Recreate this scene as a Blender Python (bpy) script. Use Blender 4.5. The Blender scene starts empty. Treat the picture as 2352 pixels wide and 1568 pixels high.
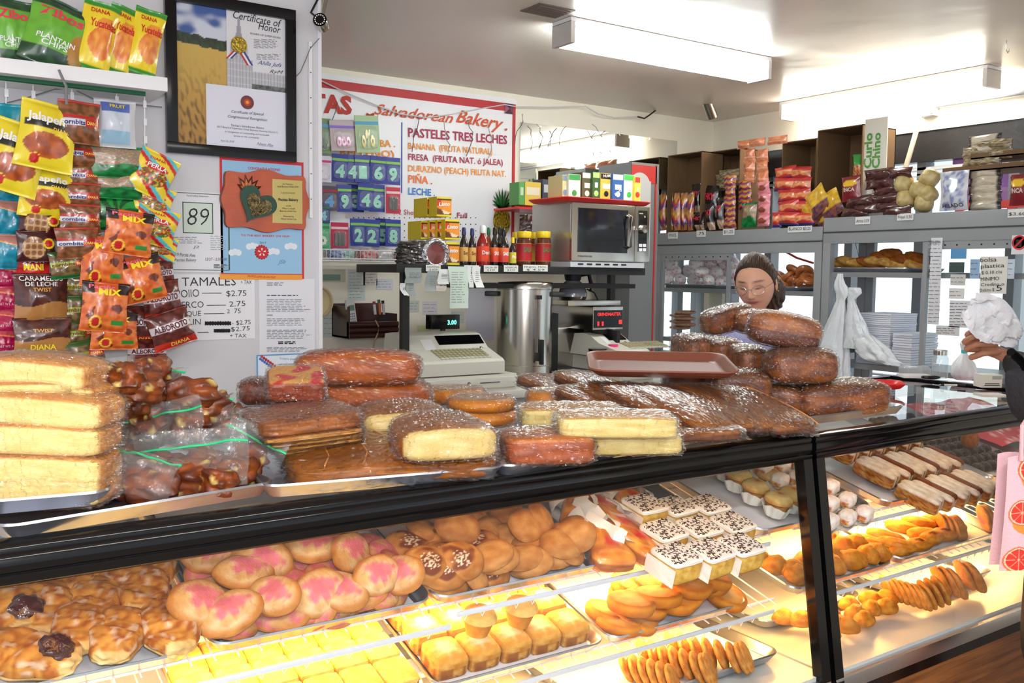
import bpy, bmesh, math, random
from math import sin, cos, pi, radians as R
from mathutils import Vector, Matrix, noise

# ------------------------------------------------------------ camera, world, exposure
SC = bpy.context.scene
COL = SC.collection
FPX = 2132.7
YAW, PITCH, ROLL = 0.5928, -0.0739, 0.01157
CAMZ = 1.62
_f = Vector((sin(YAW)*cos(PITCH), cos(YAW)*cos(PITCH), sin(PITCH)))
_r = Vector((cos(YAW), -sin(YAW), 0)); _u = _r.cross(_f)
_r2 = cos(ROLL)*_r + sin(ROLL)*_u; _u2 = -sin(ROLL)*_r + cos(ROLL)*_u
CAM = Vector((0, 0, CAMZ))
cd = bpy.data.cameras.new('camera'); cam = bpy.data.objects.new('camera', cd); COL.objects.link(cam)
cd.sensor_width = 36; cd.lens = 36*FPX/2352; cd.clip_start = 0.05; cd.clip_end = 200
m3 = Matrix((_r2, _u2, -_f)).transposed()
cam.matrix_world = Matrix.Translation(CAM) @ m3.to_4x4()
SC.camera = cam
VS = SC.view_settings
SC.display_settings.display_device = 'sRGB'
VS.view_transform = 'Standard'; VS.look = 'None'; VS.gamma = 1; VS.use_curve_mapping = False
VS.exposure = 0.35
SC.cycles.transparent_max_bounces = 32
SC.cycles.max_bounces = 8
SC.cycles.sample_clamp_indirect = 6
W = bpy.data.worlds.new('world'); SC.world = W; W.use_nodes = True
W.node_tree.nodes['Background'].inputs[0].default_value = (0.86, 0.92, 1.0, 1)
W.node_tree.nodes['Background'].inputs[1].default_value = 0.9

def area(name, loc, size, power, color=(1, 1, 1), rot=(0, 0, 0), size_y=None, spread=None):
    l = bpy.data.lights.new(name, 'AREA'); l.energy = power; l.color = color; l.size = size
    l.shape = 'RECTANGLE'; l.size_y = size_y or size
    if spread: l.spread = spread
    o = bpy.data.objects.new(name, l); o.location = loc; o.rotation_euler = rot; COL.objects.link(o); return o

# soft frontal fill added behind the lens, out of view
area('frontal_fill', (-1.2, -2.6, 2.0), 3.4, 48, (1.0, 0.98, 0.97), (R(78), 0, R(-22)), 1.8)
area('overhead_fill', (0.9, -0.3, 2.64), 1.25, 30, (1.0, 0.98, 0.95), (0, 0, 0), 0.14)  # unseen overhead pair, added as fill to brighten the goods
area('overhead_fill', (-0.9, 0.4, 2.64), 1.25, 26, (0.96, 0.95, 1.0), (0, 0, 0), 0.14)

area('camera_flash', (0.02, -0.03, 1.76), 0.08, 15, (0.97, 0.95, 1.0), (R(83), 0, -YAW))
sl = bpy.data.lights.new('sun', 'SUN'); sl.energy = 5.0; sl.angle = R(1); sl.color = (1.0, 0.97, 0.93)
so = bpy.data.objects.new('sun', sl); COL.objects.link(so); so.rotation_euler = (0, R(-42), R(12))
# ------------------------------------------------------------ pixel -> ray helpers (real depths)
def ray(x, y):
    return (_r2*((x-1176)/FPX) + _u2*(-(y-784)/FPX) + _f)
def P(x, y, X=None, Y=None, Z=None):
    d = ray(x, y)
    t = X/d.x if X is not None else (Y/d.y if Y is not None else (Z-CAMZ)/d.z)
    return CAM + d*t
def PP(x, y, o, n):
    d = ray(x, y); t = (o-CAM).dot(n)/d.dot(n); return CAM + d*t
def fwd(p): return (p-CAM).dot(_f)
def pxm(n, p): return n*fwd(p)/FPX      # n pixels at point p, in metres

# ------------------------------------------------------------ colours, materials
def lin(c): 
    c = c/255.0
    return c/12.92 if c <= 0.04045 else ((c+0.055)/1.055)**2.4
def C(r, g, b): return (lin(r), lin(g), lin(b), 1.0)
def mixc(a, b, t):
    t = max(0.0, min(1.0, t)); return tuple(a[i]*(1-t)+b[i]*t for i in range(3)) + (1.0,)
def sstep(a, b, x):
    t = max(0.0, min(1.0, (x-a)/(b-a))); return t*t*(3-2*t)
MATS = {}
def mat(name, col=None, rough=0.5, metal=0.0, coat=0.0, coat_rough=0.1, bump=0.0, bscale=40, bstretch=(1, 1, 1), var=0.0, vscale=6,
        vcol=None, spec=0.5, emis=None, estr=0.0, sub=0.0, trans=0.0, coatbump=False, detail=3, bdist=0.02, sheen=0.0, val=1.0, sat=1.0):
    """one shared builder: flat colour or the 'Col' print/crust colour of the piece, plus grain and relief"""
    if name in MATS: return MATS[name]
    m = bpy.data.materials.new(name); m.use_nodes = True; nt = m.node_tree; b = nt.nodes['Principled BSDF']
    b.inputs['Roughness'].default_value = rough; b.inputs['Metallic'].default_value = metal
    b.inputs['Coat Weight'].default_value = coat; b.inputs['Coat Roughness'].default_value = coat_rough
    b.inputs['Specular IOR Level'].default_value = spec
    b.inputs['Sheen Weight'].default_value = sheen
    if sub: b.inputs['Subsurface Weight'].default_value = sub; b.inputs['Subsurface Radius'].default_value = (0.02, 0.01, 0.005); b.inputs['Subsurface Scale'].default_value = 0.3
    if trans: b.inputs['Transmission Weight'].default_value = trans
    tc = nt.nodes.new('ShaderNodeTexCoord')
    src = None
    if col is None:
        a = nt.nodes.new('ShaderNodeAttribute'); a.attribute_name = 'Col'; src = a.outputs['Color']
    if var:
        n = nt.nodes.new('ShaderNodeTexNoise'); n.inputs['Scale'].default_value = vscale; n.inputs['Detail'].default_value = 4
        nt.links.new(tc.outputs['Object'], n.inputs['Vector'])
        mx = nt.nodes.new('ShaderNodeMix'); mx.data_type = 'RGBA'; mx.blend_type = 'MULTIPLY'
        rmp = nt.nodes.new('ShaderNodeMapRange'); rmp.inputs[1].default_value = 0.35; rmp.inputs[2].default_value = 0.65
        nt.links.new(n.outputs[0], rmp.inputs[0]); mul = nt.nodes.new('ShaderNodeMath'); mul.operation = 'MULTIPLY'; mul.inputs[1].default_value = var
        nt.links.new(rmp.outputs[0], mul.inputs[0]); nt.links.new(mul.outputs[0], mx.inputs[0])
        if src: nt.links.new(src, mx.inputs[6])
        else: mx.inputs[6].default_value = col
        v = vcol or (0.45, 0.38, 0.3, 1); mx.inputs[7].default_value = v
        src = mx.outputs[2]
    if src and (val != 1 or sat != 1):
        hs = nt.nodes.new('ShaderNodeHueSaturation'); hs.inputs['Saturation'].default_value = sat; hs.inputs['Value'].default_value = val; nt.links.new(src, hs.inputs['Color']); src = hs.outputs[0]
    if src: nt.links.new(src, b.inputs['Base Color'])
    else: b.inputs['Base Color'].default_value = col
    if bump:
        mp = nt.nodes.new('ShaderNodeMapping'); mp.inputs['Scale'].default_value = bstretch
        nt.links.new(tc.outputs['Object'], mp.inputs['Vector'])
        n2 = nt.nodes.new('ShaderNodeTexNoise'); n2.inputs['Scale'].default_value = bscale; n2.inputs['Detail'].default_value = detail
        nt.links.new(mp.outputs[0], n2.inputs['Vector'])
        bp = nt.nodes.new('ShaderNodeBump'); bp.inputs['Strength'].default_value = bump; bp.inputs['Distance'].default_value = bdist
        nt.links.new(n2.outputs[0], bp.inputs['Height'])
        if coatbump: nt.links.new(bp.outputs[0], b.inputs['Coat Normal'])
        else: nt.links.new(bp.outputs[0], b.inputs['Normal'])
    if emis: b.inputs['Emission Color'].default_value = emis; b.inputs['Emission Strength'].default_value = estr
    MATS[name] = m; return m
def sheet_glass(name, tint=(1, 1, 1, 1), refl=1.0, rough=0.0, haze=0.0, hazecol=(0.8, 0.85, 0.85, 1), bump=0.0, bscale=25, bstretch=(1, 1, 1), ior=1.45):
    """thin clear sheet: lets light through, mirrors by Fresnel, with a little milky haze; film gets wrinkle relief"""
    if name in MATS: return MATS[name]
    m = bpy.data.materials.new(name); m.use_nodes = True; nt = m.node_tree; nt.nodes.clear()
    out = nt.nodes.new('ShaderNodeOutputMaterial'); tr = nt.nodes.new('ShaderNodeBsdfTransparent'); tr.inputs[0].default_value = tint
    gl = nt.nodes.new('ShaderNodeBsdfGlossy'); gl.inputs['Roughness'].default_value = rough
    fr = nt.nodes.new('ShaderNodeFresnel'); ge = nt.nodes.new('ShaderNodeNewGeometry'); mr = nt.nodes.new('ShaderNodeMapRange')
    mr.inputs[3].default_value = ior; mr.inputs[4].default_value = 1/ior; nt.links.new(ge.outputs['Backfacing'], mr.inputs[0]); nt.links.new(mr.outputs[0], fr.inputs[0])   # same on both faces of a thin sheet
    mu = nt.nodes.new('ShaderNodeMath'); mu.operation = 'MULTIPLY'; mu.inputs[1].default_value = refl; mu.use_clamp = True
    nt.links.new(fr.outputs[0], mu.inputs[0])
    mx = nt.nodes.new('ShaderNodeMixShader'); nt.links.new(mu.outputs[0], mx.inputs[0])
    base = tr.outputs[0]
    if haze:
        df = nt.nodes.new('ShaderNodeBsdfDiffuse'); df.inputs[0].default_value = hazecol
        m2 = nt.nodes.new('ShaderNodeMixShader'); m2.inputs[0].default_value = haze
        nt.links.new(tr.outputs[0], m2.inputs[1]); nt.links.new(df.outputs[0], m2.inputs[2]); base = m2.outputs[0]
    nt.links.new(base, mx.inputs[1]); nt.links.new(gl.outputs[0], mx.inputs[2]); nt.links.new(mx.outputs[0], out.inputs[0])
    if bump:
        tc = nt.nodes.new('ShaderNodeTexCoord'); mp = nt.nodes.new('ShaderNodeMapping'); mp.inputs['Scale'].default_value = bstretch
        nt.links.new(tc.outputs['Object'], mp.inputs['Vector'])
        n2 = nt.nodes.new('ShaderNodeTexNoise'); n2.inputs['Scale'].default_value = bscale; n2.inputs['Detail'].default_value = 4
        nt.links.new(mp.outputs[0], n2.inputs['Vector'])
        bp = nt.nodes.new('ShaderNodeBump'); bp.inputs['Strength'].default_value = bump; bp.inputs['Distance'].default_value = 0.02
        nt.links.new(n2.outputs[0], bp.inputs['Height']); nt.links.new(bp.outputs[0], gl.inputs['Normal']); nt.links.new(bp.outputs[0], fr.inputs['Normal'])
    MATS[name] = m; return m

# ------------------------------------------------------------ object bookkeeping
def tag(o, label=None, cat=None, group=None, kind=None):
    if label: o['label'] = label
    if cat: o['category'] = cat
    if group: o['group'] = group
    if kind: o['kind'] = kind
    return o
def thing(name, label, cat, M=None, group=None):
    o = bpy.data.objects.new(name, None); COL.objects.link(o)
    if M is not None:
        o.matrix_world = M if isinstance(M, Matrix) else Matrix.Translation(M)
    o.empty_display_size = 0.05
    return tag(o, label, cat, group)
def dup(o, parent=None):
    c = o.copy(); COL.objects.link(c)
    if parent is not None: c.parent = parent
    for ch in o.children: dup(ch, c)
    return c
def dup_at(o, M, label=None, group=None):
    c = dup(o); c.matrix_world = M
    if label: c['label'] = label
    if group: c['group'] = group
    return c
ORD = 'first second third fourth fifth sixth seventh eighth ninth tenth eleventh twelfth thirteenth fourteenth fifteenth sixteenth seventeenth eighteenth nineteenth twentieth'.split()
def TR(p, rz=0, rx=0, ry=0, s=1):
    return Matrix.Translation(Vector(p)) @ Matrix.Rotation(rz, 4, 'Z') @ Matrix.Rotation(rx, 4, 'X') @ Matrix.Rotation(ry, 4, 'Y') @ Matrix.Scale(s, 4)
def frame(o, ex, ez):
    ex = Vector(ex).normalized(); ez = Vector(ez); ez = (ez - ex*ez.dot(ex)).normalized(); ey = ez.cross(ex)
    return Matrix.Translation(Vector(o)) @ Matrix((ex, ey, ez)).transposed().to_4x4()

_TXT = {}
def glyphs(s, bold=0.0, shear=0.0):
    k = (s, bold, shear)
    if k in _TXT: return _TXT[k]
    cu = bpy.data.curves.new('t', 'FONT'); cu.body = s; cu.size = 1; cu.resolution_u = 2; cu.offset = bold; cu.shear = shear; cu.fill_mode = 'FRONT' if hasattr(cu, 'fill_mode') else cu.fill_mode
    o = bpy.data.objects.new('t', cu); COL.objects.link(o)
    me = bpy.data.meshes.new_from_object(o.evaluated_get(bpy.context.evaluated_depsgraph_get()))
    vs = [(v.co.x, v.co.y) for v in me.vertices]; fs = [tuple(p.vertices) for p in me.polygons]
    bpy.data.objects.remove(o); bpy.data.meshes.remove(me); bpy.data.curves.remove(cu)
    if vs:
        x0 = min(v[0] for v in vs); x1 = max(v[0] for v in vs)
        vs = [(v[0]-x0, v[1]) for v in vs]; w = x1-x0
    else: w = 0
    _TXT[k] = (vs, fs, w); return _TXT[k]

class MB:
    def __init__(s): s.v = []; s.f = []; s.c = []; s.mi = []; s.mats = []
    def _m(s, m):
        if m not in s.mats: s.mats.append(m)
        return s.mats.index(m)
    def add(s, vs, fs, m, col=(1, 1, 1, 1)):
        b = len(s.v); s.v += [tuple(v) for v in vs]
        s.c += (list(col) if isinstance(col, list) else [col]*len(vs))
        k = s._m(m)
        for f in fs: s.f.append(tuple(i+b for i in f)); s.mi.append(k)
    def box(s, x0, x1, y0, y1, z0, z1, m, col=(1, 1, 1, 1), M=None, bev=0.0):
        if bev:
            bm = bmesh.new(); bmesh.ops.create_cube(bm, size=1)
            for v in bm.verts: v.co = Vector(((x0+x1)/2+v.co.x*(x1-x0), (y0+y1)/2+v.co.y*(y1-y0), (z0+z1)/2+v.co.z*(z1-z0)))
            bmesh.ops.bevel(bm, geom=bm.edges[:], offset=bev, segments=2, profile=0.7, affect='EDGES')
            vs = [v.co.copy() for v in bm.verts]; bm.verts.index_update(); fs = [tuple(v.index for v in f.verts) for f in bm.faces]; bm.free()
        else:
            vs = [Vector((x, y, z)) for z in (z0, z1) for y in (y0, y1) for x in (x0, x1)]
            fs = [(0, 2, 3, 1), (4, 5, 7, 6), (0, 1, 5, 4), (2, 6, 7, 3), (0, 4, 6, 2), (1, 3, 7, 5)]
        if M is not None: vs = [M @ v for v in vs]
        s.add(vs, fs, m, col); return s
    def quad(s, a, b, c, d, m, col=(1, 1, 1, 1)): s.add([a, b, c, d], [(0, 1, 2, 3)], m, col); return s
    def tube(s, pts, r, m, col=(1, 1, 1, 1), seg=8, cap=True):
        pts = [Vector(p) for p in pts]; n = len(pts); vs = []; up = Vector((0, 0, 1))
        rr = r if isinstance(r, (list, tuple)) else [r]*n
        for i, p in enumerate(pts):
            d = (pts[min(i+1, n-1)]-pts[max(i-1, 0)]).normalized()
            a = d.cross(up)
            if a.length < 1e-3: a = d.cross(Vector((1, 0, 0)))
            a.normalize(); b = d.cross(a).normalized()
            for k in range(seg):
                t = 2*pi*k/seg; vs.append(p + (a*cos(t)+b*sin(t))*rr[i])
        fs = [(i*seg+k, i*seg+(k+1) % seg, (i+1)*seg+(k+1) % seg, (i+1)*seg+k) for i in range(n-1) for k in range(seg)]
        if cap: fs += [tuple(range(seg))[::-1], tuple((n-1)*seg+k for k in range(seg))]
        s.add(vs, fs, m, col); return s
    def lathe(s, prof, m, col=(1, 1, 1, 1), seg=24, M=None, cols=None):
        vs = []; cc = []
        for i, (r, z) in enumerate(prof):
            for k in range(seg):
                t = 2*pi*k/seg; vs.append(Vector((r*cos(t), r*sin(t), z))); cc.append(cols[i] if cols else col)
        fs = [(i*seg+k, i*seg+(k+1) % seg, (i+1)*seg+(k+1) % seg, (i+1)*seg+k) for i in range(len(prof)-1) for k in range(seg)]
        if prof[0][0] > 1e-5: fs.append(tuple(range(seg))[::-1])
        if prof[-1][0] > 1e-5: fs.append(tuple((len(prof)-1)*seg+k for k in range(seg)))
        if M is not None: vs = [M @ v for v in vs]
        s.add(vs, fs, m, cc); return s
    def grid(s, fn, nu, nv, m, colfn=None, col=(1, 1, 1, 1)):
        vs = []; cc = []
        for j in range(nv+1):
            for i in range(nu+1):
                u, v = i/nu, j/nv; vs.append(fn(u, v)); cc.append(colfn(u, v) if colfn else col)
        fs = [(j*(nu+1)+i, j*(nu+1)+i+1, (j+1)*(nu+1)+i+1, (j+1)*(nu+1)+i) for j in range(nv) for i in range(nu)]
        s.add(vs, fs, m, cc); return s
    def poly(s, pts, y0, y1, m, col=(1, 1, 1, 1), M=None):
        """outline in x,z extruded along y"""
        n = len(pts); vs = [Vector((p[0], y0, p[1])) for p in pts]+[Vector((p[0], y1, p[1])) for p in pts]
        fs = [tuple(range(n)), tuple(range(2*n-1, n-1, -1))]+[(i, i+n, (i+1) % n+n, (i+1) % n) for i in range(n)]
        if M is not None: vs = [M @ v for v in vs]
        s.add(vs, fs, m, col); return s
    def text(s, t, x, z, h, m, col, fn=None, w=None, bold=0.0, shear=0.0, y=0.0, ang=0.0, center=False):
        """lettering: glyph outlines, cap height about h, laid on x,z (or through fn)"""
        vs, fs, tw = glyphs(t, bold, shear)
        if not vs: return s
        k = h/0.69; kx = (w/tw) if w else k
        ox = -tw*kx/2 if center else 0
        out = []
        for a, b in vs:
            X = a*kx+ox; Z = b*k; xx = x+X*cos(ang)-Z*sin(ang); zz = z+X*sin(ang)+Z*cos(ang)
            out.append(fn(xx, zz) if fn else Vector((xx, y, zz)))
        s.add(out, fs, m, col); return s
    def build(s, name, parent=None, smooth=True, M=None, auto=35):
        me = bpy.data.meshes.new(name); me.from_pydata(s.v, [], s.f)
        for m in s.mats: me.materials.append(m)
        me.polygons.foreach_set('material_index', s.mi)
        ca = me.color_attributes.new('Col', 'FLOAT_COLOR', 'POINT')
        flat = [x for c in s.c for x in (c if len(c) == 4 else (*c, 1.0))]; ca.data.foreach_set('color', flat)
        if smooth:
            me.polygons.foreach_set('use_smooth', [True]*len(me.polygons))
            me.update()
            if auto: me.set_sharp_from_angle(angle=R(auto))
        me.update()
        o = bpy.data.objects.new(name, me); COL.objects.link(o)
        if parent is not None: o.parent = parent
        if M is not None: o.matrix_local = M
        if 'lettering' in name or name in ('clouds', 'handwriting'): o['kind'] = 'stuff'
        return o
_MC = {}
def cached(key, fn, name, parent, M=None, smooth=True, auto=35):
    """build once, then reuse the mesh data for alike pieces"""
    if key not in _MC:
        mb = fn(); o = mb.build(name, parent, smooth, M, auto); _MC[key] = o.data; return o
    o = bpy.data.objects.new(name, _MC[key]); COL.objects.link(o)
    if parent is not None: o.parent = parent
    if M is not None: o.matrix_local = M
    return o
_SB = {}
def sball(n):
    if n in _SB: return _SB[n]
    d = {}; vs = []; fs = []
    def idx(p):
        k = tuple(round(c*1000) for c in p)
        if k not in d: d[k] = len(vs); vs.append(Vector(p))
        return d[k]
    for ax in range(3):
        for sg in (-1, 1):
            for i in range(n):
                for j in range(n):
                    q = []
                    for a, b in ((i, j), (i+1, j), (i+1, j+1), (i, j+1)):
                        u = math.tan((2*a/n-1)*pi/4); v = math.tan((2*b/n-1)*pi/4)
                        p = [0, 0, 0]; p[ax] = sg; p[(ax+1) % 3] = u*sg; p[(ax+2) % 3] = v; q.append(idx(p))
                    fs.append(tuple(q))
    vs = [v.normalized() for v in vs]
    fs = [q if (vs[q[1]]-vs[q[0]]).cross(vs[q[2]]-vs[q[0]]).dot(vs[q[0]]) > 0 else q[::-1] for q in fs]
    _SB[n] = (vs, fs); return _SB[n]
def blob(mb, size, m, colfn, n=10, p=2.0, deform=None, M=None, nz=0.0, nsc=3.0, seed=0):
    """rounded solid; p=2 egg, larger p squarer; deform(q)->q in unit space; colfn(q, noise)->colour"""
    vs, fs = sball(n); out = []; cc = []; off = Vector((seed*7.3, seed*3.1, seed*1.7))
    for d in vs:
        k = (abs(d.x)**p+abs(d.y)**p+abs(d.z)**p)**(-1/p); q = d*k
        nn = noise.noise(q*nsc+off)
        q0 = q.copy()
        if deform: q = deform(q)
        q = q*(1+nz*nn)
        w = Vector((q.x*size[0]/2, q.y*size[1]/2, q.z*size[2]/2))
        out.append(M @ w if M is not None else w); cc.append(colfn(q0, nn))
    mb.add(out, fs, m, cc); return mb
# ------------------------------------------------------------ shared materials
M_WALL = mat('wall_paint', C(214, 214, 218), rough=0.55, bump=0.15, bscale=8, var=0.10, vscale=1.5, vcol=C(190, 190, 196))
M_WALLR = mat('cream_wall_paint', C(236, 230, 214), rough=0.5, bump=0.12, bscale=8)
M_CEIL = mat('ceiling_gloss_paint', C(226, 216, 206), rough=0.28, bump=0.25, bscale=2.5, var=0.12, vscale=0.9, vcol=C(200, 192, 182), spec=0.5)
M_BLK = mat('black_enamel', C(8, 8, 9), rough=0.14, bump=0.03, bscale=4, spec=0.35)
M_BLKM = mat('black_matte_metal', C(24, 24, 25), rough=0.45)
M_ALU = mat('brushed_aluminium', C(200, 203, 208), rough=0.28, metal=1.0, bump=0.05, bscale=60, bstretch=(1, 20, 20))
M_PAN = mat('sheet_pan_aluminium', C(188, 192, 200), rough=0.3, metal=0.92, bump=0.12, bscale=14, var=0.25, vscale=9, vcol=C(120, 120, 128))
M_STEEL = mat('stainless_steel', C(196, 192, 184), rough=0.2, metal=1.0, bump=0.02, bscale=30, bstretch=(30, 30, 1))
M_WHITE = mat('white_enamel', C(236, 236, 238), rough=0.35)
M_GREY = mat('grey_cabinet_paint', C(150, 153, 156), rough=0.42, bump=0.05, bscale=30, var=0.1, vscale=3, vcol=C(120, 122, 126))
M_DGREY = mat('dark_grey_rubber', C(60, 60, 62), rough=0.5)
M_GLASS = sheet_glass('case_glass', tint=(0.97, 0.99, 0.98, 1), refl=0.8)
M_GLTOP = sheet_glass('top_glass', tint=(0.94, 0.98, 0.96, 1), refl=1.0)
M_FILM = sheet_glass('cling_film', tint=(0.985, 0.985, 0.985, 1), refl=1.7, rough=0.18, haze=0.0, bump=0.3, bscale=60, bstretch=(1, 0.5, 0.35))
M_ZIP = sheet_glass('plastic_bag_film', tint=(0.95, 0.96, 0.95, 1), refl=1.0, rough=0.16, haze=0.06, bump=1.0, bscale=20, bstretch=(1, 1, 0.6))
M_PRINT = mat('printed_film', rough=0.24, coat=0.5, coat_rough=0.12, bump=0.5, bscale=16, bdist=0.01, coatbump=True)
M_PAPER = mat('printed_paper', rough=0.75)
M_CARD = mat('printed_card', rough=0.45, spec=0.4)
M_INK = mat('ink', rough=0.6)
M_BREAD = mat('bread_crust', rough=0.62, bump=0.5, bscale=70, bdist=0.005, var=0.6, vscale=30, vcol=(0.55, 0.4, 0.27, 1), spec=0.3, val=0.85, sat=1.08)
M_SUGAR = mat('sugared_crust', rough=0.7, bump=0.6, bscale=220, bdist=0.003, var=0.55, vscale=45, vcol=(0.66, 0.52, 0.42, 1), spec=0.4, val=0.8, sat=1.08)
M_GLAZE = mat('glazed_crust', rough=0.35, coat=0.7, coat_rough=0.12, bump=0.4, bscale=45, bdist=0.006, var=0.4, vscale=22, vcol=(0.6, 0.35, 0.2, 1))
M_WRAPB = mat('wrapped_crust', val=0.82, sat=1.12, rough=0.5, coat=0.3, coat_rough=0.16, bump=0.9, bscale=75, bdist=0.008, coatbump=True, var=0.3, vscale=30, vcol=(0.7, 0.6, 0.5, 1), bstretch=(1, 0.5, 0.6))
M_JAM = mat('dark_jam', C(60, 8, 12), rough=0.12, coat=1.0, bump=0.5, bscale=60, var=0.5, vscale=30)
M_WAX = mat('wax_paper', C(232, 228, 220), rough=0.55, bump=0.4, bscale=18)
M_WOOD = mat('wood_laminate', C(150, 92, 44), rough=0.4, bump=0.1, bscale=12, bstretch=(0.6, 1, 14), var=0.8, vscale=14, vcol=(0.35, 0.28, 0.25, 1))
_nt = M_WOOD.node_tree
for _n in _nt.nodes:
    if _n.type == 'TEX_NOISE' and abs(_n.inputs['Scale'].default_value-14) < .1:
        _mp = _nt.nodes.new('ShaderNodeMapping'); _mp.inputs['Scale'].default_value = (0.25, 1, 4)
        _tc = [q for q in _nt.nodes if q.type == 'TEX_COORD'][0]
        _nt.links.new(_tc.outputs['Object'], _mp.inputs[0]); _nt.links.new(_mp.outputs[0], _n.inputs['Vector'])
M_CARDB = mat('brown_cardboard', C(116, 88, 58), rough=0.8, bump=0.1, bscale=30, var=0.2, vscale=5)
M_LAMPC = mat('fluorescent_diffuser', C(250, 250, 248), rough=0.4, emis=(0.93, 1.0, 0.98, 1), estr=20.0)
M_LAMPW = mat('fluorescent_diffuser_warm', C(250, 248, 235), rough=0.4, emis=(1.0, 0.96, 0.84, 1), estr=14.0)
M_WTUBE = mat('warm_lamp_tube', C(255, 220, 150), rough=0.4, emis=(1.0, 0.55, 0.16, 1), estr=2.0)
WH = C(240, 240, 240); INK = C(30, 30, 34)

# ------------------------------------------------------------ the room
ZC = 2.70; YL = 3.2; YB = 4.75; XR = 4.9
XP = P(731, 400, Y=YL).x
def struct(name, mb, M=None):
    o = mb.build(name, None, False, M); o['kind'] = 'structure'; return o
f = MB(); f.box(-4, XR+0.2, -3, YB+0.2, -0.05, 0, mat('floor_tile', C(150, 140, 130), rough=0.4, var=0.3, vscale=3)); struct('floor', f)
f = MB(); f.box(-4, XR+0.2, -3, YB+0.2, ZC, ZC+0.08, M_CEIL); struct('ceiling', f)
f = MB(); f.box(-4, XP, YL, YL+0.14, 0, ZC, M_WALL); f.box(XP-0.002, XP+0.012, YL-0.006, YL+0.146, 0, ZC, M_WHITE); struct('wall_left', f)
wbx0, wbz0, wbz1 = P(1512, 500, Y=YB).x, 0.72, P(1560, 436, Y=YB).z
f = MB(); f.box(-4, wbx0, YB, YB+0.1, 0, ZC, M_WALLR); f.box(wbx0, XR+0.1, YB, YB+0.1, 0, wbz0, M_WALLR); f.box(wbx0, XR+0.1, YB, YB+0.1, wbz1, ZC, M_WALLR); f.box(XR-0.06, XR+0.1, YB, YB+0.1, wbz0, wbz1, M_WALLR); struct('wall_back', f)
# thin plastic corner trim on the pillar with a paper strip beside it
f = MB(); xa = P(707, 100, Y=YL).x; f.box(xa, xa+0.012, YL-0.010, YL-0.002, P(707, 500, Y=YL).z, P(707, 96, Y=YL).z, M_WHITE)
for k in range(7):
    zz = P(707, 110+k*58, Y=YL).z; f.box(xa+0.004, xa+0.008, YL-0.012, YL-0.0095, zz, zz+0.003, M_DGREY)
struct('trim_1', f)
# right wall with the long street window
WZT = P(2035, 312, X=XR).z; WZB = 0.72; WY0, WY1 = 0.9, 4.62
f = MB()
f.box(XR, XR+0.14, -3, YB+0.1, WZT, ZC, M_WALLR); f.box(XR, XR+0.14, -3, YB+0.1, 0, WZB, M_WALLR)
f.box(XR, XR+0.14, WY1, YB+0.1, WZB, WZT, M_WALLR); f.box(XR, XR+0.14, -3, WY0, WZB, WZT, M_WALLR)
struct('wall_right', f)
win = bpy.data.objects.new('window_1', None); COL.objects.link(win); win['kind'] = 'structure'; win.location = (XR+0.07, (WY0+WY1)/2, WZB)
wloc = Vector(win.location)
def wbox(name, y0, y1, z0, z1, m, x0=-0.04, x1=0.04):
    f = MB(); f.box(x0, x1, y0-wloc.y, y1-wloc.y, z0-wloc.z, z1-wloc.z, m); return f.build(name, win, False)
MULL = mat('window_mullion', C(120, 125, 132), rough=0.4)
ztr = WZT-0.42
wbox('window_frame', WY0, WY1, WZT-0.17, WZT, mat('dark_header', C(38, 36, 38), rough=0.35, bump=0.2, bscale=12), -0.06, 0.02)
wbox('window_rail', WY0, WY1, WZT-0.215, WZT-0.20, M_WHITE); wbox('window_rail', WY0, WY1, WZT-0.245, WZT-0.235, M_WHITE)
wbox('window_rail', WY0, WY1, WZB, WZB+0.05, MULL)
wbox('transom_blind', WY0, 3.0, ztr, WZT-0.17, sheet_glass('purple_tinted_panel', tint=C(186, 150, 190), refl=0.5, haze=0.3, hazecol=C(170, 130, 165)), 0.02, 0.03)
for y in (WY0+0.03, 1.5, 2.62, 3.15, 3.62, 3.78, 4.25, WY1-0.03):
    wbox('window_mullion', y-0.028, y+0.028, WZB, WZT-0.17, MULL)
wbox('window_pane', WY0, WY1, WZB, WZT, M_GLASS, -0.003, 0.003)
# red shop lettering on the glass, seen from behind
f = MB()
for i, ch in enumerate('CTS'):
    f.text(ch, -0.24*i, 0, 0.2, mat('red_vinyl', C(205, 70, 72), rough=0.4), (1, 1, 1, 1), w=0.15, bold=0.03)
o = f.build('window_lettering', win, False, Matrix.Translation(Vector((-0.05, 2.46-wloc.y, ztr-0.2-wloc.z))) @ Matrix.Rotation(R(-90), 4, 'Z'))
w2 = bpy.data.objects.new('window_2', None); COL.objects.link(w2); w2['kind'] = 'structure'; w2.location = (wbx0, YB+0.05, wbz0)
def w2box(n, a, b, c, d, m, y0=-0.03, y1=0.03): MB().box(a-wbx0, b-wbx0, y0, y1, c-wbz0, d-wbz0, m).build(n, w2, False)
for a, b in ((wbx0, wbx0+0.04), (wbx0+0.22, wbx0+0.27), (XR-0.1, XR-0.06)): w2box('window_mullion', a, b, wbz0, wbz1, MULL)
w2box('window_rail', wbx0, XR-0.06, wbz1-0.04, wbz1, MULL); w2box('window_rail', wbx0, XR-0.06, wbz0, wbz0+0.04, MULL); w2box('window_pane', wbx0, XR-0.06, wbz0, wbz1, M_GLASS, -0.003, 0.003)
f = MB(); f.box(-4, XR+0.19, YB+0.12, 30, -0.12, -0.05, mat('pavement', C(205, 205, 208), rough=0.8)); struct('ground', f)
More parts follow.
